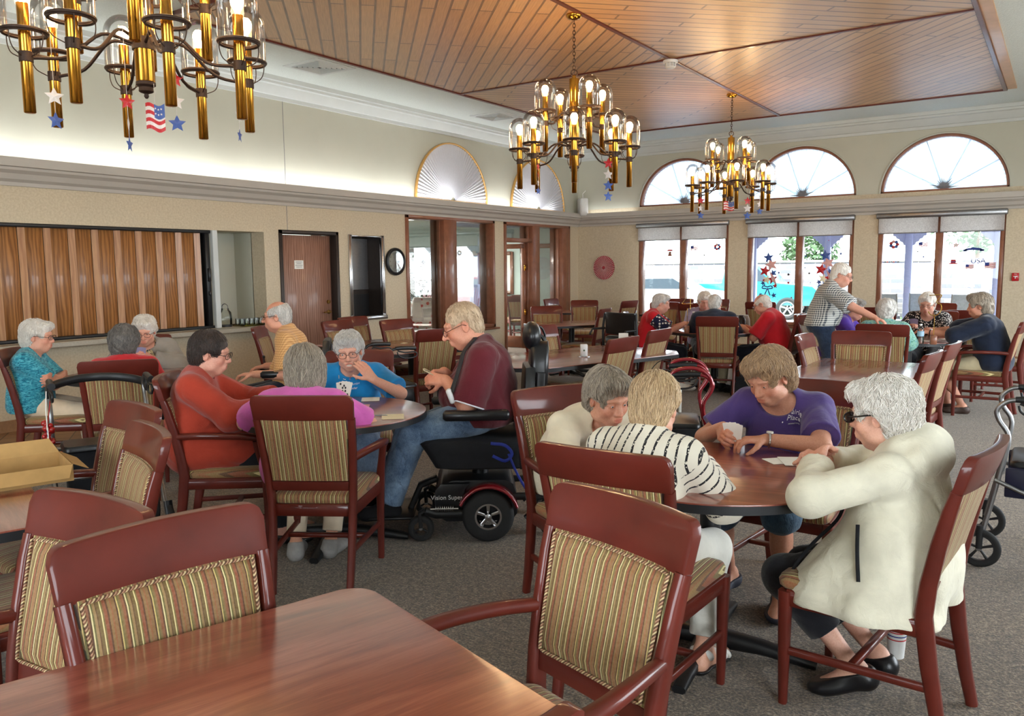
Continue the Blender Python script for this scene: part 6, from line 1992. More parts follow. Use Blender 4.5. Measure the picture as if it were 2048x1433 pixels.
# ================================================================== wheeled things
R_ = math.radians
def spoked_wheel(name, c, r, w, parent, axis='x', spokes=5, rim='black_plastic', tyre='rubber', rr=.62, hub='dull_steel'):
    t = MB(); t.lathe([(r * rr, -w * .42), (r * .86, -w / 2), (r * .97, -w * .36), (r, -w * .12), (r, w * .12), (r * .97, w * .36), (r * .86, w / 2), (r * rr, w * .42), (r * rr, -w * .42)], c, 36, axis, cap=False)
    o = t.build(name, tyre, parent)
    h = MB(); h.lathe([(r * rr * .86, -w * .36), (r * rr * 1.01, -w * .36), (r * rr * 1.01, w * .36), (r * rr * .86, w * .36), (r * rr * .86, -w * .36)], c, 32, axis, cap=False)
    for k in range(spokes):
        a = 2 * PI * k / spokes + PI / 2
        d = {'x': A_(0, cos(a), sin(a)), 'y': A_(cos(a), 0, sin(a))}[axis]; n = {'x': A_(1, 0, 0), 'y': A_(0, 1, 0)}[axis]; q = np.cross(n, d)
        h.rectsweep([A_(*c) + d * r * .08, A_(*c) + d * r * rr * .92], [r * .10, r * .16], w * .3, side=tuple(q), ch=.002)
    h.build('rim', rim, o)
    MB().lathe([(0, -w * .55), (r * .13, -w * .5), (r * .16, -w * .3), (r * .16, w * .3), (r * .13, w * .5), (0, w * .55)], c, 16, axis).build('hub', hub, o)
    return o

def power_chair(loc, deg, label):
    w = empty('power_wheelchair', loc, math.radians(deg - 90), label, 'wheelchair', 'power wheelchairs')
    for s in (-1, 1):
        spoked_wheel('drive_wheel', (s * .275, 0, .148), .148, .085, w, 'x', 5, 'steel', 'rubber', .52, 'steel')
        spoked_wheel('front_caster', (s * .25, .385, .075), .075, .045, w, 'x', 3, 'black_plastic', 'rubber')
        spoked_wheel('rear_caster', (s * .20, -.36, .06), .06, .04, w, 'x', 3, 'black_plastic', 'rubber')
        f = MB(); N = 14
        f.rectsweep([(s * .275, .172 * cos(a), .150 + .172 * sin(a)) for a in np.linspace(.42, PI - .30, N)], .10, .016, side=(1, 0, 0), ch=.005); f.build('fender', 'red_enamel', w)
        sp_ = MB(); 
        for k in range(9):
            sp_.torus((s * .255, .20 + k * .012, .185), .016, .0035, 14, 6, 'y')
        sp_.cyl((s * .255, .17, .185), (s * .255, .33, .185), .006, 8); sp_.build('spring', 'steel', w)
        b = MB(); b.rectsweep([(s * .24, .12, .15), (s * .24, .30, .15), (s * .25, .36, .175)], .04, .045, ch=.008); b.rectsweep([(s * .25, .36, .18), (s * .25, .39, .165), (s * .25, .385, .08)], .05, .02, ch=.004); b.build('front_arm', 'black_metal', w)
        b = MB(); b.rectsweep([(s * .20, -.12, .235), (s * .20, -.33, .235), (s * .20, -.30, .17), (s * .20, -.22, .10)], .035, .04, ch=.006); b.rectsweep([(s * .20, -.30, .20), (s * .20, -.36, .07)], .025, .025, ch=.004)
        b.build('rear_arm', 'black_metal', w)
        MB().box((s * .31, .06, .735), (.075, .37, .055), .02).build('armrest', 'black_vinyl', w)
        p = MB(); p.rectsweep([(s * .30, -.16, .69), (s * .30, -.19, .62), (s * .28, -.20, .42)], .03, .035, ch=.006); p.build('arm_post', 'black_metal', w)
    bd = MB(); bd.loft([[(x * .20, y, z) for x, y, z in ((-1, a, zz), (1, a, zz), (1, b, zz), (-1, b, zz))] for zz, a, b in ((.09, -.14, .24), (.13, -.17, .30), (.24, -.17, .31), (.31, -.15, .29), (.335, -.10, .20))]); bd.build('power_base', 'black_plastic', w, bevel=.014)
    sh_ = MB(); sh_.loft([[(x * .235, y, z) for x, y, z in ((-1, a, zz), (1, a, zz), (1, b, zz), (-1, b, zz))] for zz, a, b in ((.215, .14, .305), (.29, .13, .30), (.325, .10, .27))]); sh_.build('front_cover', 'black_vinyl', w, bevel=.012)
    t = text_mesh('Vision Super', .036); t.xf(rx=PI / 2).xf(rz=-PI / 2).xf((-.2365, .235, .245)).build('lettering', 'white_plastic', w, smooth=0)
    MB().cyl((0, .04, .33), (0, .04, .42), .05, 18).build('seat_post', 'black_metal', w)
    st = MB(); st.loft([[(x, y, z) for x, y in rrect(-.24 + e, -.25 + e, .24 - e, .30 + dy - e, .05, 4)] for z, e, dy in ((.40, .03, -.05), (.415, .0, .0), (.50, .0, .05), (.555, -.005, .08), (.572, .01, .07), (.578, .04, .04))]); st.build('seat', 'black_fabric', w)
    bk = MB(); bk.loft([[(x * .21 * k, -.235 - .05 * (z - .55) - .03 + (.03 if yy else 0) * 2, z) for x, yy in ((-1, 0), (1, 0), (1, 1), (-1, 1))] for z, k in ((.45, 1), (.70, 1.02), (.90, .92), (.98, .75))]); bk.build('backrest', 'black_vinyl', w, bevel=.02)
    bp = MB(); bp.loft([[(x, y - .05 * (z - .5), z) for x, y in rrect(-a, -.34, a, -.235, .03, 4)] for z, a in ((.86, .10), (.88, .13), (1.0, .135), (1.09, .10), (1.12, .06))]); bp.build('upper_pad', 'black_vinyl', w)
    hr = MB(); hr.ball((0, -.275, 1.15), .09, 20, 14, (1.35, .62, .95)); hr.build('headrest', 'black_vinyl', w)
    hp = MB(); hp.tube(spline([(0, -.31, .8), (0, -.345, 1.0), (0, -.35, 1.12), (0, -.30, 1.17)], 10), .011, 8); hp.tube(spline([(.03, -.31, 1.0), (.06, -.36, 1.12), (.03, -.33, 1.20), (.0, -.29, 1.18)], 10), .007, 8); hp.build('headrest_bracket', 'black_metal', w)
    fr = MB(); fr.rectsweep([(-.17, -.29, .45), (-.17, -.30, .72), (-.17, -.315, .95)], .04, .05, ch=.008); fr.rectsweep([(.17, -.29, .45), (.17, -.30, .72), (.17, -.315, .95)], .04, .05, ch=.008); fr.build('back_post', 'black_metal', w)
    for s in (-1, 1):
        MB().lathe([(0, -.012), (.018, -.01), (.018, 0), (0, .0)], (s * .205 if s > 0 else -.193, -.295, .60), 14, 'x').build('reflector', 'orange', w)
    fp = MB(); fp.box((0, .56, .115), (.40, .26, .018), .008); fp.rectsweep([(0, .30, .30), (0, .40, .26), (0, .46, .12)], .06, .035, ch=.006); fp.build('footplate', 'black_metal', w)
    bs = MB(); bs.rectsweep(spline([(-.25, -.02, .56), (-.262, -.10, .55), (-.262, -.14, .50), (-.262, -.10, .46), (-.262, -.03, .49)], 16), .006, .018, side=(1, 0, 0), ch=.002); bs.rectsweep(spline([(-.262, -.12, .50), (-.262, -.17, .38), (-.262, -.24, .26), (-.262, -.27, .255)], 12), .006, .014, side=(1, 0, 0), ch=.002); bs.build('blue_strap', 'blue_strap', w)
    jy = MB(); jy.box((.31, .29, .72), (.06, .10, .05), .014); jy.cyl((.31, .30, .74), (.31, .30, .80), .006, 8); jy.ball((.31, .30, .81), .013, 12, 8); jy.build('joystick', 'black_plastic', w)
    return w
plain('orange', srgb(226, 120, 40), .3)
PW = power_chair((-2.80, 3.80, 0), 217, 'black and red power wheelchair carrying the man in maroon')
copy_tree(PW, (-5.20, 4.42, 0), R_(224 - 90), skip=('headrest', 'upper_pad'), label='black wheelchair carrying the balding man in the tan checked shirt')

def rollator(loc, deg, label, frame='dull_steel', plate='navy_pants', extra=None, loops=True):
    r = empty('rollator', loc, math.radians(deg - 90), label, 'rollator', 'rolling walkers')
    for s in (-1, 1):
        for y in (.25, -.22):
            spoked_wheel('wheel', (s * .27, y, .10), .10, .028, r, 'x', 5, 'black_plastic', 'rubber', .74)
        f = MB(); f.tube(spline([(s * .255, .25, .13), (s * .245, .215, .30), (s * .24, .175, .52), (s * .24, .15, .68), (s * .24, .195, .765), (s * .24, .205, .82), (s * .24, .16, .865), (s * .24, .10, .875)], 30), .0125, 10)
        f.tube([(s * .25, .20, .46), (s * .255, -.05, .36), (s * .255, -.22, .13)], .0115, 10); f.build('side_frame', frame, r)
        fk = MB(); fk.rectsweep([(s * .27, .25, .22), (s * .27, .25, .10)], .042, .03, side=(1, 0, 0), ch=.006); fk.rectsweep([(s * .265, -.19, .22), (s * .27, -.22, .11)], .042, .03, side=(1, 0, 0), ch=.006); fk.build('fork', 'black_plastic', r)
        g = MB(); g.tube([(s * .24, .13, .875), (s * .24, .08, .877), (s * .24, .0, .873), (s * .24, -.06, .868)], [.015, .018, .017, .019], 12); g.build('grip', 'black_plastic', r)
        if loops:
            b = MB(); b.tube(spline([(s * .24, .11, .855), (s * .24, .04, .835), (s * .24, -.05, .835), (s * .24, -.075, .815), (s * .24, -.05, .79), (s * .24, .04, .785), (s * .24, .10, .81), (s * .24, .115, .845)], 28), .0065, 8); b.build('brake_lever', 'black_plastic', r)
        MB().box((s * .235, .06, .45), (.02, .19, .15), .02).build('side_plate', plate, r)
    st = MB(); st.loft([[(x, y, z) for x, y in rrect(-.21, -.10, .21, .14, .04, 4)] for z in (.525, .54)] + [[(x * .96, y * .94, .552) for x, y in rrect(-.21, -.10, .21, .14, .04, 4)]]); st.build('seat', 'black_vinyl', r)
    cb = MB(); cb.tube([(-.245, .17, .50), (.245, .17, .50)], .011, 8); cb.tube([(-.25, -.06, .38), (.25, -.06, .38)], .010, 8); cb.build('cross_bar', frame, r)
    if extra: extra(r)
    return r
def pouch(r):
    b = MB(); b.loft([[(x, y, z) for x, y in rrect(-.19, .0 - e, .19, .17 + e, .03, 4)] for z, e in ((.25, -.02), (.28, .0), (.42, .01), (.50, .0))]); b.build('pouch', 'black_fabric', r, bevel=.008)
def strap_back(r):
    pouch(r)
    b = MB(); b.rectsweep(spline([(-.25, .15, .80), (-.23, .24, .83), (-.12, .33, .85), (0, .36, .855), (.12, .33, .85), (.23, .24, .83), (.25, .15, .80)], 24), .045, .022, side=(0, 0, 1), ch=.006); b.build('back_strap', 'black_plastic', r)
    t = MB(); t.box((-.27, -.02, .60), (.004, .085, .12), .001); t.tube([(-.262, -.0, .84), (-.27, -.015, .75), (-.27, -.02, .66)], .003, 6); t.build('name_tag', 'paper', r)
    p = MB()
    for k in range(4): p.box((-.2725, -.02, .635 - k * .022), (.001, .055 - .008 * (k % 2), .007))
    p.build('tag_print', 'ink_blue', r)
    d = MB(); rn = random.Random(4)
    for k in range(26):
        d.ball((-.26 + rn.uniform(-.02, .02), .085 + rn.uniform(-.03, .03), .66 - .0055 * k + rn.uniform(-.01, .01)), rn.uniform(.012, .018), 8, 6)
    d.tube([(-.24, .08, .80), (-.26, .085, .66)], .003, 5); d.build('bead_cluster', 'red_bead', r)
def red_loops(r):
    pouch(r)
    for s in (-1, 1):
        b = MB(); b.tube(spline([(s * .24, .15, .70), (s * .245, .20, .80), (s * .245, .17, .88), (s * .245, .08, .915), (s * .245, -.02, .90), (s * .245, -.06, .86)], 20), .013, 8); b.build('red_loop', 'red_enamel', r)
        c = MB(); c.tube(spline([(s * .24, .0, .88), (s * .25, -.12, .90), (s * .25, -.20, .78), (s * .25, -.18, .60), (s * .25, -.05, .48)], 20), .0035, 6); c.build('brake_cable', 'black_plastic', r)
    MB().box((-.262, .02, .62), (.01, .02, .20), .003).build('white_label', 'paper', r)
plain('navy_plate', srgb(30, 34, 62), .4)
rollator((-.04, 4.90, 0), 181, 'navy and silver rollator cut by the edge of the photo behind the white jacket', 'dull_steel', 'navy_plate')
RB = rollator((-4.48, 2.40, 0), 158, 'black rollator with a name tag and red beads beside the red top', 'dull_steel', 'black_plastic', strap_back); RB.scale = (1.05, 1.05, 1.07)
rollator((-4.85, 5.25, 0), 250, 'black rollator parked behind the balding man in the tan checked shirt', 'black_metal', 'black_plastic')
rollator((-2.06, 4.93, 0), 24, 'dark red rollator standing behind the blonde woman in stripes', 'red_enamel', 'black_fabric', red_loops)

tc = empty('transport_chair', (-4.02, 8.05, 0), math.radians(-20), 'empty black vinyl wheeled chair beside the woman with starred sleeves', 'wheelchair')
b = MB(); b.loft([[(x * .235, -.05 - .06 * (z - .8) - .03 * (1 - x * x) + o, z) for x in np.linspace(-1, 1, 9) for o in (0,)] + [(x * .235, .0 - .06 * (z - .8) - .03 * (1 - x * x), z) for x in np.linspace(1, -1, 9)] for z in (.80, .83, .95, 1.02, 1.045)]); b.build('backrest', 'black_vinyl', tc, bevel=.012)
b = MB(); b.box((0, -.02, .70), (.47, .10, .16), .03, rx=.15); b.build('seat', 'black_vinyl', tc)
for s in (-1, 1):
    f = MB(); f.tube(spline([(s * .25, -.05, 1.03), (s * .27, -.06, .85), (s * .27, -.05, .62), (s * .26, -.02, .35), (s * .25, .02, .10)], 16), .014, 8); f.tube([(s * .26, -.04, .86), (s * .27, -.22, .86), (s * .27, -.26, .80)], .013, 8); f.tube([(s * .26, .0, .45), (s * .26, -.25, .10)], .012, 8); f.build('side_frame', 'black_metal', tc)
    for y in (.03, -.25):
        spoked_wheel('wheel', (s * .25, y, .08), .08, .03, tc, 'x', 4, 'black_plastic', 'rubber', .7)

# ================================================================== things on the tables
def card(loc, ang, label, mat='paper', tilt=0.0, w=.063, h=.09, group='playing cards and tally cards'):
    c = empty('playing_card', loc, ang, label, 'card', group)
    MB().prism(rrect(-w / 2, -h / 2, w / 2, h / 2, .004, 3), 0, .0014).build('card_sheet', mat, c)
    return c
card((-.877, 3.315, .747), .5, 'white tally card lying on the round table beside the wristwatch', w=.10, h=.15)
card((-.935, 3.29, .746), .8, 'white card half under the tally card beside the wristwatch', w=.09, h=.10)
card((-3.51, 3.555, .747), .75, 'white card on the round table before the woman in blue', w=.11, h=.14)
card((-3.37, 3.33, .747), .7, 'pinkish card next to the pink sleeve on the round table', 'card_pink', w=.10, h=.14)
card((-2.985, 3.19, .747), .75, 'cream tally card near the table edge by the man in maroon', 'card_cream', w=.12, h=.15)
pn = empty('pencil', (-3.08, 3.165, .750), .55, 'short pencil beside the cream tally card', 'pencil'); MB().tube([(-.06, 0, 0), (.05, 0, 0), (.06, 0, 0)], [.0036, .0036, .0006], 6).build('shaft', 'ink_gray', pn)
def card_fan(loc, rz, label, tilt, n=3, back='paper', group='fanned hands of cards'):
    f = empty('card_hand', loc, rz, label, 'cards', group)
    for k in range(n):
        b = MB(); b.prism(rrect(-.0315, -.044, .0315, .044, .004, 3), -.0005, .0005); b.xf((0, 0, 0), rz=(k - (n - 1) / 2) * -.16).xf(((k - (n - 1) / 2) * .009, 0, k * .0014)).xf(rx=tilt); b.build('card_sheet', back, f)
    p = MB()
    for x, y in ((-.02, .03), (.02, -.03), (-.008, .008), (.008, .008), (-.008, -.01), (.008, -.01), (0, .02), (0, -.02)):
        p.prism([(x + .005 * cos(a), y + .007 * sin(a)) for a in np.linspace(0, 2 * PI, 9)[:-1]], n * .0014, n * .0014 + .0006)
    p.xf(rx=tilt).build('card_print', 'ink', f)
    return f
card((-1.12, 9.35, .747), .2, 'white tally card beside the number three sign', w=.12, h=.2)
card((-.98, 9.62, .747), .9, 'white sheet by the forearm of the woman in navy', w=.14, h=.2)
card((-3.66, 9.42, .747), .4, 'white tally card beside the number four sign', w=.12, h=.2)

raise_people()

def number_sign(n, loc, rz, label):
    s = empty('number_sign', loc, rz, label, 'table sign', 'table number signs')
    MB().box((0, 0, .045), (.06, .06, .09), .004).build('wood_base', 'window_wood', s)
    MB().tube([(0, 0, .085), (0, 0, .30)], .0035, 6).build('stem', 'gold', s)
    pts = {'3': [(-.055, .20), (.0, .205), (.055, .20), (.01, .135), (.05, .11), (.055, .05), (.02, .005), (-.03, .005), (-.06, .04)], '4': [(.035, 0), (.035, .2), (-.06, .07), (-.06, .062), (.065, .062)]}[n]
    MB().tube([(x, 0, .29 + z) for x, z in (spline(pts, 40) if n == '3' else pts)], .0055, 6).build('numeral', 'gold', s)
number_sign('3', (-1.05, 9.0, .745), .25, 'gold wire number three on a wooden stand')
number_sign('4', (-3.72, 9.15, .745), .3, 'gold wire number four on a wooden stand')
def bottle(loc, label, body='jar_glass', cap='white_plastic', h=.2, r=.032):
    b = empty('water_bottle', loc, 0, label, 'bottle', 'drink bottles on the tables')
    MB().lathe([(0, 0), (r, .002), (r, h * .30), (r * .93, h * .34), (r, h * .40), (r, h * .66), (r * .8, h * .78), (r * .36, h * .9), (r * .36, h * .94), (0, h * .94)], n=20).build('bottle_body', body, b)
    MB().lathe([(r * 1.01, h * .38), (r * 1.015, h * .64)], n=20, cap=False).build('bottle_label', 'water_bottle', b)
    MB().lathe([(0, h * .93), (r * .42, h * .93), (r * .42, h * 1.0), (0, h * 1.0)], n=14).build('bottle_cap', cap, b)
bottle((-1.17, 9.02, .745), 'small clear water bottle beside the number three sign')
bottle((-3.80, 9.55, .745), 'tall blue drink bottle near the number four sign', 'denim_teal', 'white_plastic', .24, .036)
cd = empty('sugar_caddy', (-3.54, 6.30, .745), .6, 'small white sugar packet holder on the clipped-corner table', 'caddy')
MB().box((0, 0, .058), (.065, .05, .115), .006).build('holder', 'white_plastic', cd)
MB().box((0, 0, .004), (.10, .08, .008), .003).build('holder_base', 'steel', cd)
l = MB(); l.prism(star_outline(.012), -.0265, -.0255, 'xz'); l.xf((0, 0, .06)).build('emblem', 'grass_green', cd)
tp = empty('table_tent', (-3.47, 6.95, .745), .5, 'tall white folded menu card between the two profile chairs', 'card holder')
b = MB(); b.loft([[(-.05, -.035, 0), (.05, -.035, 0), (.05, .035, 0), (-.05, .035, 0)], [(-.045, -.004, .17), (.045, -.004, .17), (.045, .004, .17), (-.045, .004, .17)]]); b.build('folded_card', 'paper', tp)
l = MB(); l.prism(star_outline(.016), -.024, -.022, 'xz'); l.xf((0, 0, .09)); l.box((0, -.032, .03), (.07, .004, .015)); l.build('print', 'ink_red', tp)
card((-5.89, 6.50, .747), .3, 'small folded card on the table before the wall recess', 'card_cream', w=.05, h=.09)

bx = empty('cardboard_box', (-3.37, 1.25, .745), math.radians(73), 'shallow open cardboard box on the table edge', 'box')
Lx, Ly, hz = .35, .14, .065
for nm, c, d in (('bottom', (0, 0, .003), (2 * Lx, 2 * Ly, .005)),):
    MB().box(c, d).build('box_bottom', 'cardboard', bx)
for c, d in (((0, -Ly, hz / 2), (2 * Lx, .004, hz)), ((0, Ly, hz / 2), (2 * Lx, .004, hz)), ((-Lx, 0, hz / 2), (.004, 2 * Ly, hz)), ((Lx, 0, hz / 2), (.004, 2 * Ly, hz))):
    MB().box(c, d).build('box_wall', 'cardboard', bx)
b = MB(); b.loft([[(-Lx, Ly, hz), (-Lx, Ly + .004, hz), (-Lx + .02, Ly + .03, hz + .055), (-Lx + .02, Ly + .026, hz + .055)], [(Lx, Ly, hz), (Lx, Ly + .004, hz), (Lx - .03, Ly + .03, hz + .055), (Lx - .03, Ly + .026, hz + .055)]]); b.build('box_flap', 'cardboard', bx)
b = MB(); b.loft([[(Lx, -Ly, hz), (Lx + .004, -Ly, hz), (Lx + .06, -Ly + .02, hz - .03), (Lx + .056, -Ly + .02, hz - .03)], [(Lx, Ly, hz), (Lx + .004, Ly, hz), (Lx + .06, Ly - .02, hz - .03), (Lx + .056, Ly - .02, hz - .03)]]); b.build('box_flap', 'cardboard', bx)
b = MB(); b.loft([[(-Lx, -Ly - .002, hz), (Lx, -Ly - .002, hz), (Lx - .02, -Ly - .035, hz - .045), (-Lx + .02, -Ly - .035, hz - .045)], [(-Lx, -Ly - .006, hz), (Lx, -Ly - .006, hz), (Lx - .02, -Ly - .039, hz - .045), (-Lx + .02, -Ly - .039, hz - .045)]]); b.build('box_flap', 'cardboard', bx)
dk = empty('paper_disc', (-3.36, 1.22, .752), math.radians(73), 'round tan paper disc standing in the cardboard box', 'paper disc'); MB().prism([(.06 * cos(a), .04 + .06 * sin(a)) for a in np.linspace(0, PI, 17)], -.002, .002, 'xz').build('disc', 'card_cream', dk)
pp = empty('paper_sheet', (-3.86, 1.56, .746), .4, 'white paper sheet on the table behind the cardboard box', 'paper'); MB().box((0, 0, .002), (.2, .28, .003)).build('sheet', 'paper', pp)

# counter: drink dispenser, tray of glasses
jg = empty('drink_jug', (XL - .12, 6.16, .858), 0, 'square clear drink jug with a wire handle on the serving counter', 'jug')
MB().lathe([(.0, .02), (.072, .022), (.078, .03), (.08, .12), (.072, .18), (.045, .21), (.045, .23), (0, .23)], n=4 * 6).build('jug_body', 'jar_glass', jg)
MB().lathe([(0, 0), (.075, 0), (.075, .025), (0, .025)], n=24).build('jug_base', 'black_plastic', jg)
MB().tube(spline([(-.05, 0, .2), (-.055, 0, .26), (0, 0, .285), (.055, 0, .26), (.05, 0, .2)], 16), .005, 6).build('jug_handle', 'dull_steel', jg)
ty = empty('serving_tray', (XL - .05, 6.46, .858), PI / 2, 'yellow-green serving tray on the counter', 'tray')
MB().loft([[(x * k, y * k, z) for x, y in rrect(-.20, -.13, .20, .13, .06, 5)] for z, k in ((0, .9), (.004, .94), (.022, 1.0), (.024, .985), (.008, .92))]).build('tray_body', 'yellow_glass', ty)
k_ = 0
for dx in (-.14, -.07, 0, .07, .14):
    for dy in (-.05, .04):
        k_ += 1
        g = empty('drinking_glass', (XL - .05 + dy, 6.46 + dx, .867), 0, 'clear upturned drinking glass on the serving tray', 'glass', 'glasses on the serving tray')
        MB().lathe([(.027, 0), (.030, .001), (.026, .085), (.0, .088), (.0, .084), (.024, .081), (.027, 0)], n=16, cap=False).build('glass_body', 'jar_glass', g)

# bags
hb = empty('handbag', (-3.08, 9.28, 0), .4, 'black bag on the carpet under the man in navy', 'bag')
MB().loft([[(x * k, y * k, z) for x, y in rrect(-.13, -.08, .13, .08, .04, 4)] for z, k in ((.0, .85), (.03, 1), (.18, .95), (.24, .6))]).build('bag_body', 'black_fabric', hb, bevel=.01)
MB().tube(spline([(-.08, 0, .22), (-.06, 0, .31), (.06, 0, .31), (.08, 0, .22)], 14), .007, 6).build('bag_handle', 'black_vinyl', hb)
gb = empty('tote_bag', (-3.38, 10.05, .745), .3, 'grey slouchy bag on the table before the bald man in red', 'bag')
MB().loft([[(x * k, y * k, z) for x, y in rrect(-.13, -.07, .13, .07, .03, 4)] for z, k in ((.0, .9), (.02, 1), (.12, .96), (.18, .8))]).build('bag_body', 'gray_cardigan', gb, bevel=.01)
bb = empty('thermos', (-3.30, 9.86, .745), 0, 'black insulated mug with a strap on the table by the man in navy', 'mug')
MB().lathe([(0, 0), (.05, 0), (.055, .05), (.055, .13), (.045, .16), (.03, .17), (.03, .19), (0, .19)], n=20).build('mug_body', 'black_plastic', bb)
MB().tube(spline([(-.055, 0, .12), (-.09, 0, .10), (-.09, 0, .05), (-.055, 0, .03)], 12), .007, 6).build('mug_handle', 'black_plastic', bb)

# ------------------------------------------------------------------ chandelier ornaments
R_ = math.radians
star_string((-4.10, 2.06, 2.40), [('w', .2), ('b', .7)], 'cream star over a blue star on the first chandelier, the far-side string', R_(58), .045, .115)
star_string((-3.76, 2.23, 2.36), [('r', .4), ('w', 1.5), ('b', 1.2)], 'string on the first chandelier starting with a red star against the brass tube', R_(58), .040, .10)
star_string((-4.09, 2.71, 2.60), [('r', .3), ('w', .2), ('b', .1)], 'string on the first chandelier whose white and blue stars both face us', R_(52), .048, .12)
star_string((-3.75, 2.86, 2.50), [('w', 1.5), ('w', 1.1), ('b', 1.3)], 'string on the first chandelier turned almost edge-on', R_(50), .040, .11)
flag((-3.88, 2.45, 2.40), 'little flag hanging under the first chandelier', R_(55), .09, .13)
star_string((-3.53, 6.74, 2.50), [('r', .2), ('w', .3), ('b', .1), ('b', .5)], 'red, cream and two blue stars under the middle chandelier', R_(30), .052, .10)
star_string((-4.17, 6.54, 2.50), [('r', 1.2), ('r', 1.5), ('w', 1.4), ('b', .9)], 'mostly edge-on star string under the middle chandelier, before the pleated fan', R_(30), .040, .075)
star_string((-4.17, 10.68, 2.44), [('r', .2), ('w', .9), ('b', .2)], 'star string on the far chandelier above the starred sleeves', R_(20), .055, .10)
star_string((-3.64, 11.04, 2.43), [('r', .4), ('w', .2), ('b', .2)], 'star string on the far chandelier in front of the wall between the windows', R_(20), .058, .10)
star_string((-3.57, 11.35, 2.50), [('w', 1.3), ('w', .6), ('b', .3)], 'star string on the far chandelier hanging farthest from the pleated fans', R_(20), .050, .10)
flag((-3.92, 11.09, 2.44), 'little flag hanging under the far chandelier', R_(20), .14, .12)

# ------------------------------------------------------------------ decorations on the back window panes
def decal(kind, x, z, s, label, col='star_red', group='window clings', y=None):
    d = empty('window_cling', (x, (YB + .092) if y is None else y, z), 0, label, 'window cling', group)
    P = lambda o, m, nm, e=0: MB().prism([(a * s, b * s) for a, b in o], -.0015 - e, -.0005 - e, 'xz').build(nm, m, d, smooth=0)
    if kind == 'star': P(star_outline(1), col, 'star')
    elif kind == 'ring_star': P(star_outline(1), col, 'star'); P(star_outline(.6), 'paper', 'inner_star', .001)
    elif kind == 'dot': P([(cos(a), sin(a)) for a in np.linspace(0, 2 * PI, 13)[:-1]], col, 'dot')
    elif kind == 'burst':
        rn = random.Random(int(x * 100))
        for k, m in enumerate(['star_red', 'star_blue', 'card_pink', 'star_red', 'star_blue', 'star_red', 'star_blue']):
            a = k * .9; P([(.62 * cos(a) + .34 * cos(t), .55 * sin(a) + .34 * sin(t)) for t in np.linspace(0, 2 * PI, 9)[:-1]], m, 'burst_dot')
        P([(-.25, -1.2), (.2, -1.1), (.2, -1.2), (-.25, -1.3)], 'ink', 'small_print')
    elif kind == 'flag':
        for k in range(7):
            P([(-1, .6 - k * .17), (-.3, .68 - k * .17), (.3, .58 - k * .17), (1, .66 - k * .17), (1, .50 - k * .17), (.3, .42 - k * .17), (-.3, .52 - k * .17), (-1, .44 - k * .17)], 'star_red' if k % 2 == 0 else 'paper', 'stripe')
        P([(-1, .62), (-.2, .68), (-.2, .0), (-1, -.06)], 'ink_blue', 'canton', .001)
    elif kind == 'bell':
        P([(-.7, -.8), (-.45, -.3), (-.35, .4), (.35, .4), (.45, -.3), (.7, -.8)], 'window_wood', 'bell'); P([(-.8, .55), (.8, .55), (.8, .85), (0, 1.0), (-.8, .85)], 'star_red', 'bell_yoke')
    elif kind == 'hat':
        P([(-1, -.7), (1, -.7), (1, -.45), (.6, -.45), (.55, .5), (-.55, .5), (-.6, -.45), (-1, -.45)], 'star_red', 'hat'); P([(-.58, -.25), (.58, -.25), (.58, -.05), (-.58, -.05)], 'ink_blue', 'hat_band', .001)
    elif kind == 'ribbon':
        P([(-1.6, -.3), (-1.1, .2), (0, .35), (1.1, .2), (1.6, -.3), (1.1, -.2), (0, -.1), (-1.1, -.2)], 'ink_blue', 'ribbon'); P([(-1.6, -.35), (-1.0, -.35), (-1.0, .0), (-1.6, -.0)], 'ink_blue', 'ribbon_end'); P([(1.0, -.35), (1.6, -.35), (1.6, .0), (1.0, .0)], 'ink_blue', 'ribbon_end')
    elif kind == 'usa':
        t = text_mesh('USA', .115); t.xf(rx=PI / 2); t.build('lettering', 'ink_blue', d, smooth=0)
    elif kind == 'band':
        for k in range(8): P([(-2.4 + k * .6, -.15), (-2.4 + k * .6 + .45, -.15), (-2.4 + k * .6 + .45, .2), (-2.4 + k * .6, .2)], ['star_blue', 'ink', 'star_red'][k % 3], 'bunting_piece')
    elif kind == 'curl':
        MB().tube([(-s, 0, -.2 * s), (-.8 * s, 0, .1 * s), (.8 * s, 0, .1 * s), (s, 0, -.2 * s)], .007, 5).build('swoosh', 'ink_blue', d)
decal('curl', -6.57, 2.01, .11, 'blue swoosh cling at the top of the window nearest the red paper fan')
decal('bell', -6.39, 1.805, .075, 'orange liberty bell cling with a red yoke')
decal('flag', -5.89, 1.89, .075, 'flag cling on the window nearest the red paper fan')
decal('burst', -5.435, 1.905, .075, 'fireworks cling on the window nearest the red paper fan')
decal('star', -5.69, 1.755, .03, 'small grey star cling on the window nearest the red paper fan', 'ink_gray')
decal('star', -5.34, 2.04, .02, 'tiny dark star near the blind above the fireworks cling', 'ink')
decal('burst', -2.38, 1.877, .085, 'fireworks cling beside the porch post, window by the fire alarm')
decal('flag', -1.94, 1.86, .07, 'flag cling to one side of the porch post, window by the fire alarm')
decal('star', -2.02, 1.752, .022, 'small dark star below the flag cling, window by the fire alarm', 'ink')
decal('star', -1.93, 1.665, .024, 'blue star cling at mid height, window by the fire alarm', 'star_blue')
decal('band', -2.42, 1.585, .055, 'bunting cling across the stone wall outside')
decal('hat', -1.495, 1.585, .06, 'red top hat cling with a blue band')
decal('ring_star', -1.469, 1.843, .05, 'outlined red star cling above the hat cling')
decal('ribbon', -1.218, 1.772, .09, 'blue ribbon banner window cling')
decal('usa', -1.146, 1.586, .1, 'cling reading USA in blue letters')
decal('flag', -.977, 1.513, .075, 'flag cling low in the corner of the pane nearest the fire alarm')
decal('flag', -1.26, 1.497, .055, 'small flag cling under the USA letters')
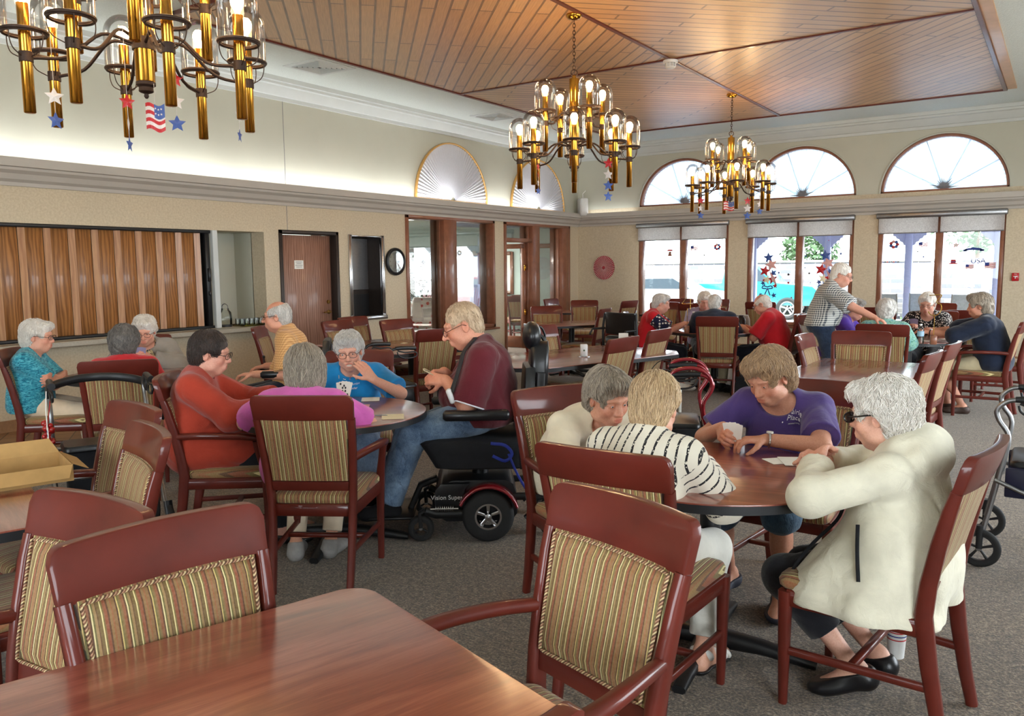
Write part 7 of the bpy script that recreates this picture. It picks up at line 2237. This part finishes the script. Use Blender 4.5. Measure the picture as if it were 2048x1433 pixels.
rn = random.Random(8); k_ = 0
for (x0, x1) in ((-4.76, -3.95), (-3.82, -3.08)):
    for q in range(17):
        k_ += 1; m = rn.choice(['ink', 'ink_blue', 'star_red', 'ink_gray', 'star_blue'])
        decal('dot' if rn.random() < .5 else 'star', rn.uniform(x0, x1), rn.uniform(.75, 2.0), rn.choice([.008, .012, .016, .020]), 'tiny confetti dot or star stuck on the middle back window', m, 'confetti clings on the middle back window')
def wreath(x, z, label, seed):
    w = empty('star_wreath', (x, YB - .02, z), 0, label, 'wreath', 'star wreaths on the middle back window'); rn = random.Random(seed)
    for (dx, dz, s, m, tw) in ((0, .13, .105, 'star_blue', .1), (.05, .0, .12, 'card_pink', .3), (-.06, -.11, .11, 'star_red', -.2), (.09, -.15, .07, 'star_blue', .4), (.08, -.26, .10, 'star_red', .2), (-.02, -.27, .09, 'card_cream', -.3), (-.09, -.33, .05, 'star_blue', .5), (.13, -.38, .05, 'star_red', .1), (.11, -.55, .055, 'star_blue', .2), (-.13, -.54, .04, 'star_blue', .4)):
        b = MB(); o1 = star_outline(s, s * .45, PI / 2 + tw); n = len(o1)
        b.add([(dx, -.02, dz), (dx, .0, dz)] + [(dx + px, -.008, dz + pz) for px, pz in o1], [(0, 2 + q, 2 + (q + 1) % n) for q in range(n)] + [(1, 2 + (q + 1) % n, 2 + q) for q in range(n)]); b.build('star', m, w, smooth=0)
    for k in range(7):
        MB().rectsweep([(.02 + k * .016, -.02, -.10 - .02 * k), (.09 + k * .012, -.024, -.30 - .012 * k)], .010, .004, side=(1, 0, 0), ch=.001).build('ribbon_strip', 'star_red' if k % 2 else 'star_white', w)
    b = MB()
    for s in (-1, 1):
        b.tube(spline([(0, -.03, -.40), (s * .07, -.04, -.38), (s * .09, -.04, -.42), (s * .02, -.03, -.43)], 12), .011, 6)
        b.tube([(0, -.03, -.42), (s * .05, -.03, -.55)], .010, 6)
    b.build('bow', 'ink_blue', w)
    MB().tube([(0, -.0, .23), (0, 0, .5)], .002, 4).build('hanger', 'thread', w)
wreath(-4.43, 1.56, 'star and ribbon wreath hanging on the middle window, between bald head and window frame', 3)
wreath(-3.45, 1.58, 'star and ribbon wreath hanging on the middle window, beside the head of the standing man', 5)

# ================================================================== outside, seen through the glass
for k, x in enumerate((-6.08, -4.42, -2.76, -1.13)):
    p = empty('porch_post', (x, 19.0, -.2), 0, ['porch post with a scalloped bracket, behind the starred sleeves', 'porch post with a scalloped bracket, behind the head of the standing man', 'porch post with a scalloped bracket, in the window by the fire alarm', 'porch post with a scalloped bracket, closest to the fire alarm'][k], 'post', 'porch posts outside')
    MB().box((0, 0, 1.3), (.14, .14, 2.6), .008).build('shaft', 'porch_paint', p)
    for s in (-1, 1):
        o = [(s * .07, 2.40), (s * .32, 2.40), (s * .32, 2.35), (s * .27, 2.335), (s * .25, 2.29), (s * .20, 2.275), (s * .18, 2.23), (s * .13, 2.21), (s * .11, 2.16), (s * .07, 2.14)]
        MB().prism(o, -.03, .03, 'xz').build('bracket', 'porch_paint', p)
    MB().box((0, 0, .06), (.19, .19, .12), .01).build('post_base', 'porch_paint', p)
pb = empty('porch_beam', (-3.6, 19.0, 2.47), 0, 'pale porch beam over the posts outside', 'beam'); MB().box((0, 0, 0), (9.5, .16, .14), .01).build('beam', 'porch_paint', pb)
sw = empty('stone_fence', (-6.5, 29.0, -.2), 0, 'low stone wall far beyond the porch', 'wall'); MB().box((0, 0, .92), (22, .35, 1.84), .02).build('stonework', 'stone_wall', sw); MB().box((0, 0, 1.87), (22.2, .45, .08), .02).build('coping', 'pale_concrete', sw)
def car(loc, rz, label, paint, truck=False):
    c = empty('pickup_truck' if truck else 'car', loc, rz, label, 'truck' if truck else 'car', 'parked vehicles outside')
    prof = ([(-2.6, .45), (-2.6, 1.15), (-.5, 1.18), (-.35, 1.75), (.75, 1.75), (1.25, 1.2), (2.4, 1.08), (2.6, .9), (2.6, .45)] if truck else [(-2.15, .35), (-2.2, .8), (-1.9, 1.0), (-1.5, 1.05), (-.9, 1.42), (.45, 1.45), (1.15, 1.02), (1.95, .92), (2.2, .7), (2.2, .35)])
    b = MB(); b.prism(prof, -.85, .85, 'xz'); b.build('body', paint, c, bevel=.06)
    g = MB(); gp = ([(-.30, 1.24), (-.22, 1.66), (.68, 1.66), (1.08, 1.24)] if truck else [(-1.15, 1.06), (-.78, 1.36), (.40, 1.38), (.95, 1.05)]); g.prism(gp, -.862, .862, 'xz'); g.build('side_window', 'car_glass', c)
    for x in ((-1.6, 1.65) if truck else (-1.35, 1.35)):
        for s in (-1, 1):
            spoked_wheel('wheel', (x, s * .80, .36), .36, .22, c, 'y', 5, 'steel', 'rubber', .66)
    for s in (-1, 1):
        MB().box((2.58 if truck else 2.18, s * .62, .78), (.08, .3, .14), .02).build('headlight', 'white_plastic', c); MB().box((-2.6 if truck else -2.19, s * .68, .85), (.06, .2, .2), .02).build('tail_light', 'star_red', c)
    return c
car((-9.0, 27.0, -.2), math.radians(4), 'teal pickup truck parked beyond the middle back window', 'teal_paint', True)
car((-10.6, 24.2, -.2), math.radians(12), 'white car parked beyond the window nearest the red paper fan', 'car_white')
car((-17.9, 24.0, -.2), math.radians(178), 'red car parked beyond the sun room', 'car_red')
def patio_chair(x, y, rz, label):
    c = empty('patio_chair', (x, y, -.04), rz, label, 'chair', 'patio chairs outside the windows')
    for s in (-1, 1):
        MB().tube(spline([(s * .27, .28, 0), (s * .27, .25, .42), (s * .27, .20, .62), (s * .27, -.15, .64), (s * .27, -.26, .45), (s * .27, -.30, 0)], 20), .014, 8).build('leg', 'dull_steel', c)
        MB().tube([(s * .25, -.15, .42), (s * .25, -.30, .80), (s * .24, -.34, 1.06)], .013, 8).build('back_post', 'dull_steel', c)
    MB().loft([[(-.24, y_, z - .006), (.24, y_, z - .006), (.24, y_, z + .006), (-.24, y_, z + .006)] for y_, z in ((.25, .43), (.0, .41), (-.18, .42))]).build('seat', 'sling', c)
    MB().loft([[(-.24, y_ - .006, z), (.24, y_ - .006, z), (.24, y_ + .006, z), (-.24, y_ + .006, z)] for y_, z in ((-.16, .45), (-.28, .78), (-.335, 1.05))]).build('backrest', 'sling', c)
plain('sling', srgb(176, 186, 202), .7)
patio_chair(-2.75, 16.2, .1, 'patio chair outside, between the standing man and the green top')
patio_chair(-2.05, 16.6, -.1, 'patio chair outside, just past the porch post in the window by the fire alarm')
patio_chair(-1.40, 16.2, .15, 'patio chair outside, behind the head of the woman in navy')
patio_chair(-5.35, 16.4, -.3, 'patio chair outside the window nearest the red paper fan')

def leafy(name, loc, rx, rz_, n, size, label, cat, group=None, trunk=True, mat='leaf', seed=1, hgt=2.6):
    t = empty(name, loc, 0, label, cat, group); rn = np.random.RandomState(seed); b = MB()
    if trunk:
        MB().tube([(0, 0, 0), (.05, 0, hgt * .35), (-.03, .02, hgt * .8)], [.13, .10, .06], 8).build('trunk', 'brown_bark', t)
    for k in range(n):
        d = rn.normal(size=3); d /= np.linalg.norm(d); r = rn.uniform(.3, 1) ** .5; c = d * r * A_(rx, rx, rz_) + A_(0, 0, hgt)
        u = rn.normal(size=3); u /= np.linalg.norm(u); v = np.cross(u, rn.normal(size=3)); v /= np.linalg.norm(v); s = size * rn.uniform(.6, 1.3)
        b.add([c - u * s, c + v * s * .4, c + u * s, c - v * s * .4], [(0, 1, 2, 3)])
    b.build('foliage', mat, t, smooth=0)
plain('brown_bark', srgb(96, 78, 62), .9)
for k, (x, y, h_, r) in enumerate(((-2.6, 33, 3.6, 1.7), (-8.6, 34, 2.2, 1.2), (-21.5, 30, 4.4, 2.4), (-26, 31, 4.0, 2.2))):
    leafy('tree', (x, y, -.2), r, r * .9, 900, .16, ['tree beyond the window by the fire alarm', 'low tree behind the teal pickup truck', 'tree beyond the sun room, above the red car', 'tree beyond the blinds of the sun room'][k], 'tree', 'trees outside', seed=k, hgt=h_)
hs = empty('house', (-24, 37, -.2), 0, 'blue house across the street beyond the sun room', 'house')
plain('house_blue', srgb(44, 64, 112), .8); plain('roof_gray', srgb(130, 126, 124), .9)
MB().box((0, 0, 1.6), (9, 6, 3.2), .02).build('walls', 'house_blue', hs); MB().prism([(-5, 3.2), (5, 3.2), (0, 5.4)], -3.3, 3.3, 'xz').build('roof', 'roof_gray', hs)
MB().box((-2.6, -3.02, 1.2), (2.4, .06, 2.3), .01).build('garage_door', 'white_plastic', hs)
for x in (.6, 2.8): MB().box((x, -3.02, 1.9), (1.1, .06, 1.0), .01).build('window', 'car_glass', hs)

# ================================================================== sun room furniture
vb = empty('venetian_blind', (-14.58, SY1 - .04, 2.10), 0, 'white slatted blind on the sun room window behind the clock', 'blind')
MB().box((0, 0, .0), (1.45, .06, .05), .006).build('head_rail', 'white_plastic', vb)
for k in range(34):
    b = MB(); b.box((0, 0, -.045 - k * .041), (1.42, .034, .003), 0, rx=.45); b.build('slat', 'white_plastic', vb)
for x in (-.6, .6): MB().tube([(x, -.02, 0), (x, -.02, -1.42)], .0025, 4).build('cord', 'thread', vb)
gl = empty('star_garland', (-13.66, SY1 - .04, 1.95), 0, 'copper and blue star garland hanging between the sun room windows', 'garland')
rn = random.Random(12); plain('copper', srgb(178, 96, 66), .35, .6)
for k in range(10):
    MB().prism(star_outline(.11 - .004 * k, None, rn.uniform(0, 1)), -.006, .006, 'xz').xf((rn.uniform(-.05, .05), -.01 * (k % 3), -.07 * k)).build('star', ['ink_blue', 'copper', 'copper', 'star_white'][k % 4] if k else 'ink_blue', gl, smooth=0)
pc_ = empty('picture', (-11.86, SY1 - .03, 1.42), 0, 'framed picture on the pale sun room wall, seen through the inside door', 'picture')
f = MB()
for s in (-1, 1): f.box((s * .5, 0, 0), (.09, .05, 1.05), .008); f.box((0, 0, s * .49), (1.0, .05, .09), .008)
f.build('picture_frame', 'window_wood', pc_); MB().box((0, .005, 0), (.95, .02, .95)).build('mat_board', 'paper', pc_); MB().box((0, -.008, 0), (.6, .01, .6)).build('print', 'grass_green', pc_)
dr = empty('door_3', (-10.28, SY1 - .02, 0), kind='structure')
f = MB()
for s in (-1, 1): f.box((s * .46, 0, 1.05), (.10, .08, 2.1), .006)
f.box((0, 0, 2.07), (1.02, .08, .10), .006); f.build('door_frame', 'window_wood', dr); MB().box((0, .01, 1.01), (.84, .03, 2.0), .004).build('door_leaf', 'sunroom_wall', dr)
MB().tube([(.36, -.05, 1.02), (.36, -.06, 1.15)], .012, 8).build('door_handle', 'brass_dark', dr)
def arm_chair(name, loc, rz, label, mat, frame=None):
    a = empty(name, loc, rz, label, 'armchair')
    b = MB(); b.loft([[(x * k, y, z) for x, y in rrect(-.34, -.30, .34, .32, .06, 4)] for z, k in ((.22, 1), (.25, 1.02), (.42, 1.02), (.46, .97))]); b.build('seat_cushion', mat, a)
    b = MB(); b.loft([[(x * k, y - .12 * (z - .4), z) for x, y in rrect(-.34, -.42, .34, -.24, .07, 4)] for z, k in ((.25, 1), (.7, 1.03), (.92, .98), (.98, .86))]); b.build('backrest', mat, a)
    for s in (-1, 1):
        b = MB(); b.loft([[(s * .36 + x, y, z) for x, y in rrect(-.07, -.36, .07, .30, .05, 4)] for z in (.15, .55, .62)]); b.build('armrest', mat, a, bevel=.02)
    for sx in (-1, 1):
        for sy in (-1, 1): MB().box((sx * .3, sy * .27, .11), (.05, .05, .22), .006).build('leg', frame or 'mahogany', a)
def p_floral(t):
    vo = t.n('ShaderNodeTexVoronoi'); vo.inputs['Scale'].default_value = 9; t.l(t.tex(), vo.inputs[0])
    return t.mix(t.math('LESS_THAN', t.math('ADD', vo.outputs[0], t.math('MULTIPLY', t.noise(t.tex(), 40), .25)), .42), srgb(216, 212, 206), srgb(190, 62, 64))
patt('floral', p_floral)
arm_chair('armchair', (-10.35, 11.95, 0), math.radians(200), 'red-flowered white armchair in the sun room', 'floral')
arm_chair('armchair', (-11.45, 15.85, 0), math.radians(210), 'green upholstered armchair in the sun room beside the open door', 'green_cloth')
rk = empty('rocking_chair', (-11.75, 15.3, 0), math.radians(170), 'pale slatted rocking chair before the sun room window', 'chair')
for k in range(7): MB().rectsweep([(-.24 + .08 * k, -.20, .42), (-.24 + .08 * k, -.30, .80), (-.24 + .08 * k, -.38, 1.12)], .06, .012, side=(1, 0, 0), ch=.003).build('back_slat', 'porch_paint', rk)
MB().box((0, .02, .41), (.54, .46, .03), .008).build('seat', 'porch_paint', rk); MB().box((0, -.385, 1.13), (.58, .03, .06), .008).build('top_rail', 'porch_paint', rk)
for s in (-1, 1):
    MB().tube(spline([(s * .26, -.42, .07), (s * .26, -.1, .02), (s * .26, .2, .02), (s * .26, .42, .06)], 12), .018, 8).build('rocker', 'porch_paint', rk)
    for y in (-.2, .22): MB().tube([(s * .26, y, .03), (s * .26, y, .62)], .017, 8).build('leg', 'porch_paint', rk)
    MB().box((s * .28, .0, .63), (.07, .52, .025), .006).build('arm', 'porch_paint', rk)
wk = empty('wicker_chair', (-9.55, 11.35, 0), math.radians(150), 'low white spindle-back chair just inside the sun room window', 'chair')
MB().box((0, 0, .42), (.44, .42, .03), .01).build('seat', 'star_white', wk)
MB().tube(spline([(-.22, -.18, .42), (-.23, -.22, .62), (-.12, -.26, .74), (.12, -.26, .74), (.23, -.22, .62), (.22, -.18, .42)], 24), .016, 8).build('hoop', 'star_white', wk)
for k in range(6): MB().tube([(-.15 + .06 * k, -.19, .43), (-.17 + .068 * k, -.245, .72)], .007, 6).build('spindle', 'star_white', wk)
for sx in (-1, 1):
    for sy in (-1, 1): MB().tube([(sx * .18, sy * .17, .42), (sx * .22, sy * .21, 0)], [.016, .011], 8).build('leg', 'star_white', wk)
pl = empty('potted_palm', (-13.3, 15.4, 0), 0, 'tall potted palm beside the sun room window', 'plant')
MB().lathe([(0, 0), (.15, 0), (.20, .34), (.205, .36), (.17, .36), (.16, .33), (0, .33)], n=20).build('pot', 'tile_brown', pl)
b = MB(); rn = np.random.RandomState(7)
for k in range(70):
    a = rn.uniform(0, 2 * PI); L = rn.uniform(.5, 1.05); up = rn.uniform(.5, 1.1); d = A_(cos(a), sin(a), 0); q = A_(-sin(a), cos(a), 0)
    pts = [A_(0, 0, .33) + d * (L * t * .7) + A_(0, 0, up * (t * 1.5 - t * t * .8)) for t in np.linspace(0, 1, 6)]
    b.rectsweep(pts, [.008, .022, .028, .024, .014, .003], .002, side=tuple(q), ch=.0003)
b.build('fronds', 'leaf', pl, smooth=0)

cp = empty('tumbler', (-.47, 3.36, 0), 0, 'striped white cup on the carpet under the chair of the white jacket', 'cup')
MB().lathe([(0, 0), (.030, 0), (.038, .13), (.036, .13), (.028, .006), (0, .006)], n=20).build('cup_body', 'white_plastic', cp)
for z, m in ((.075, 'ink_red'), (.09, 'ink_blue'), (.105, 'ink_red')): MB().lathe([(.0308 + z * .06, z), (.0312 + z * .06, z + .005)], n=20, cap=False).build('stripe', m, cp)
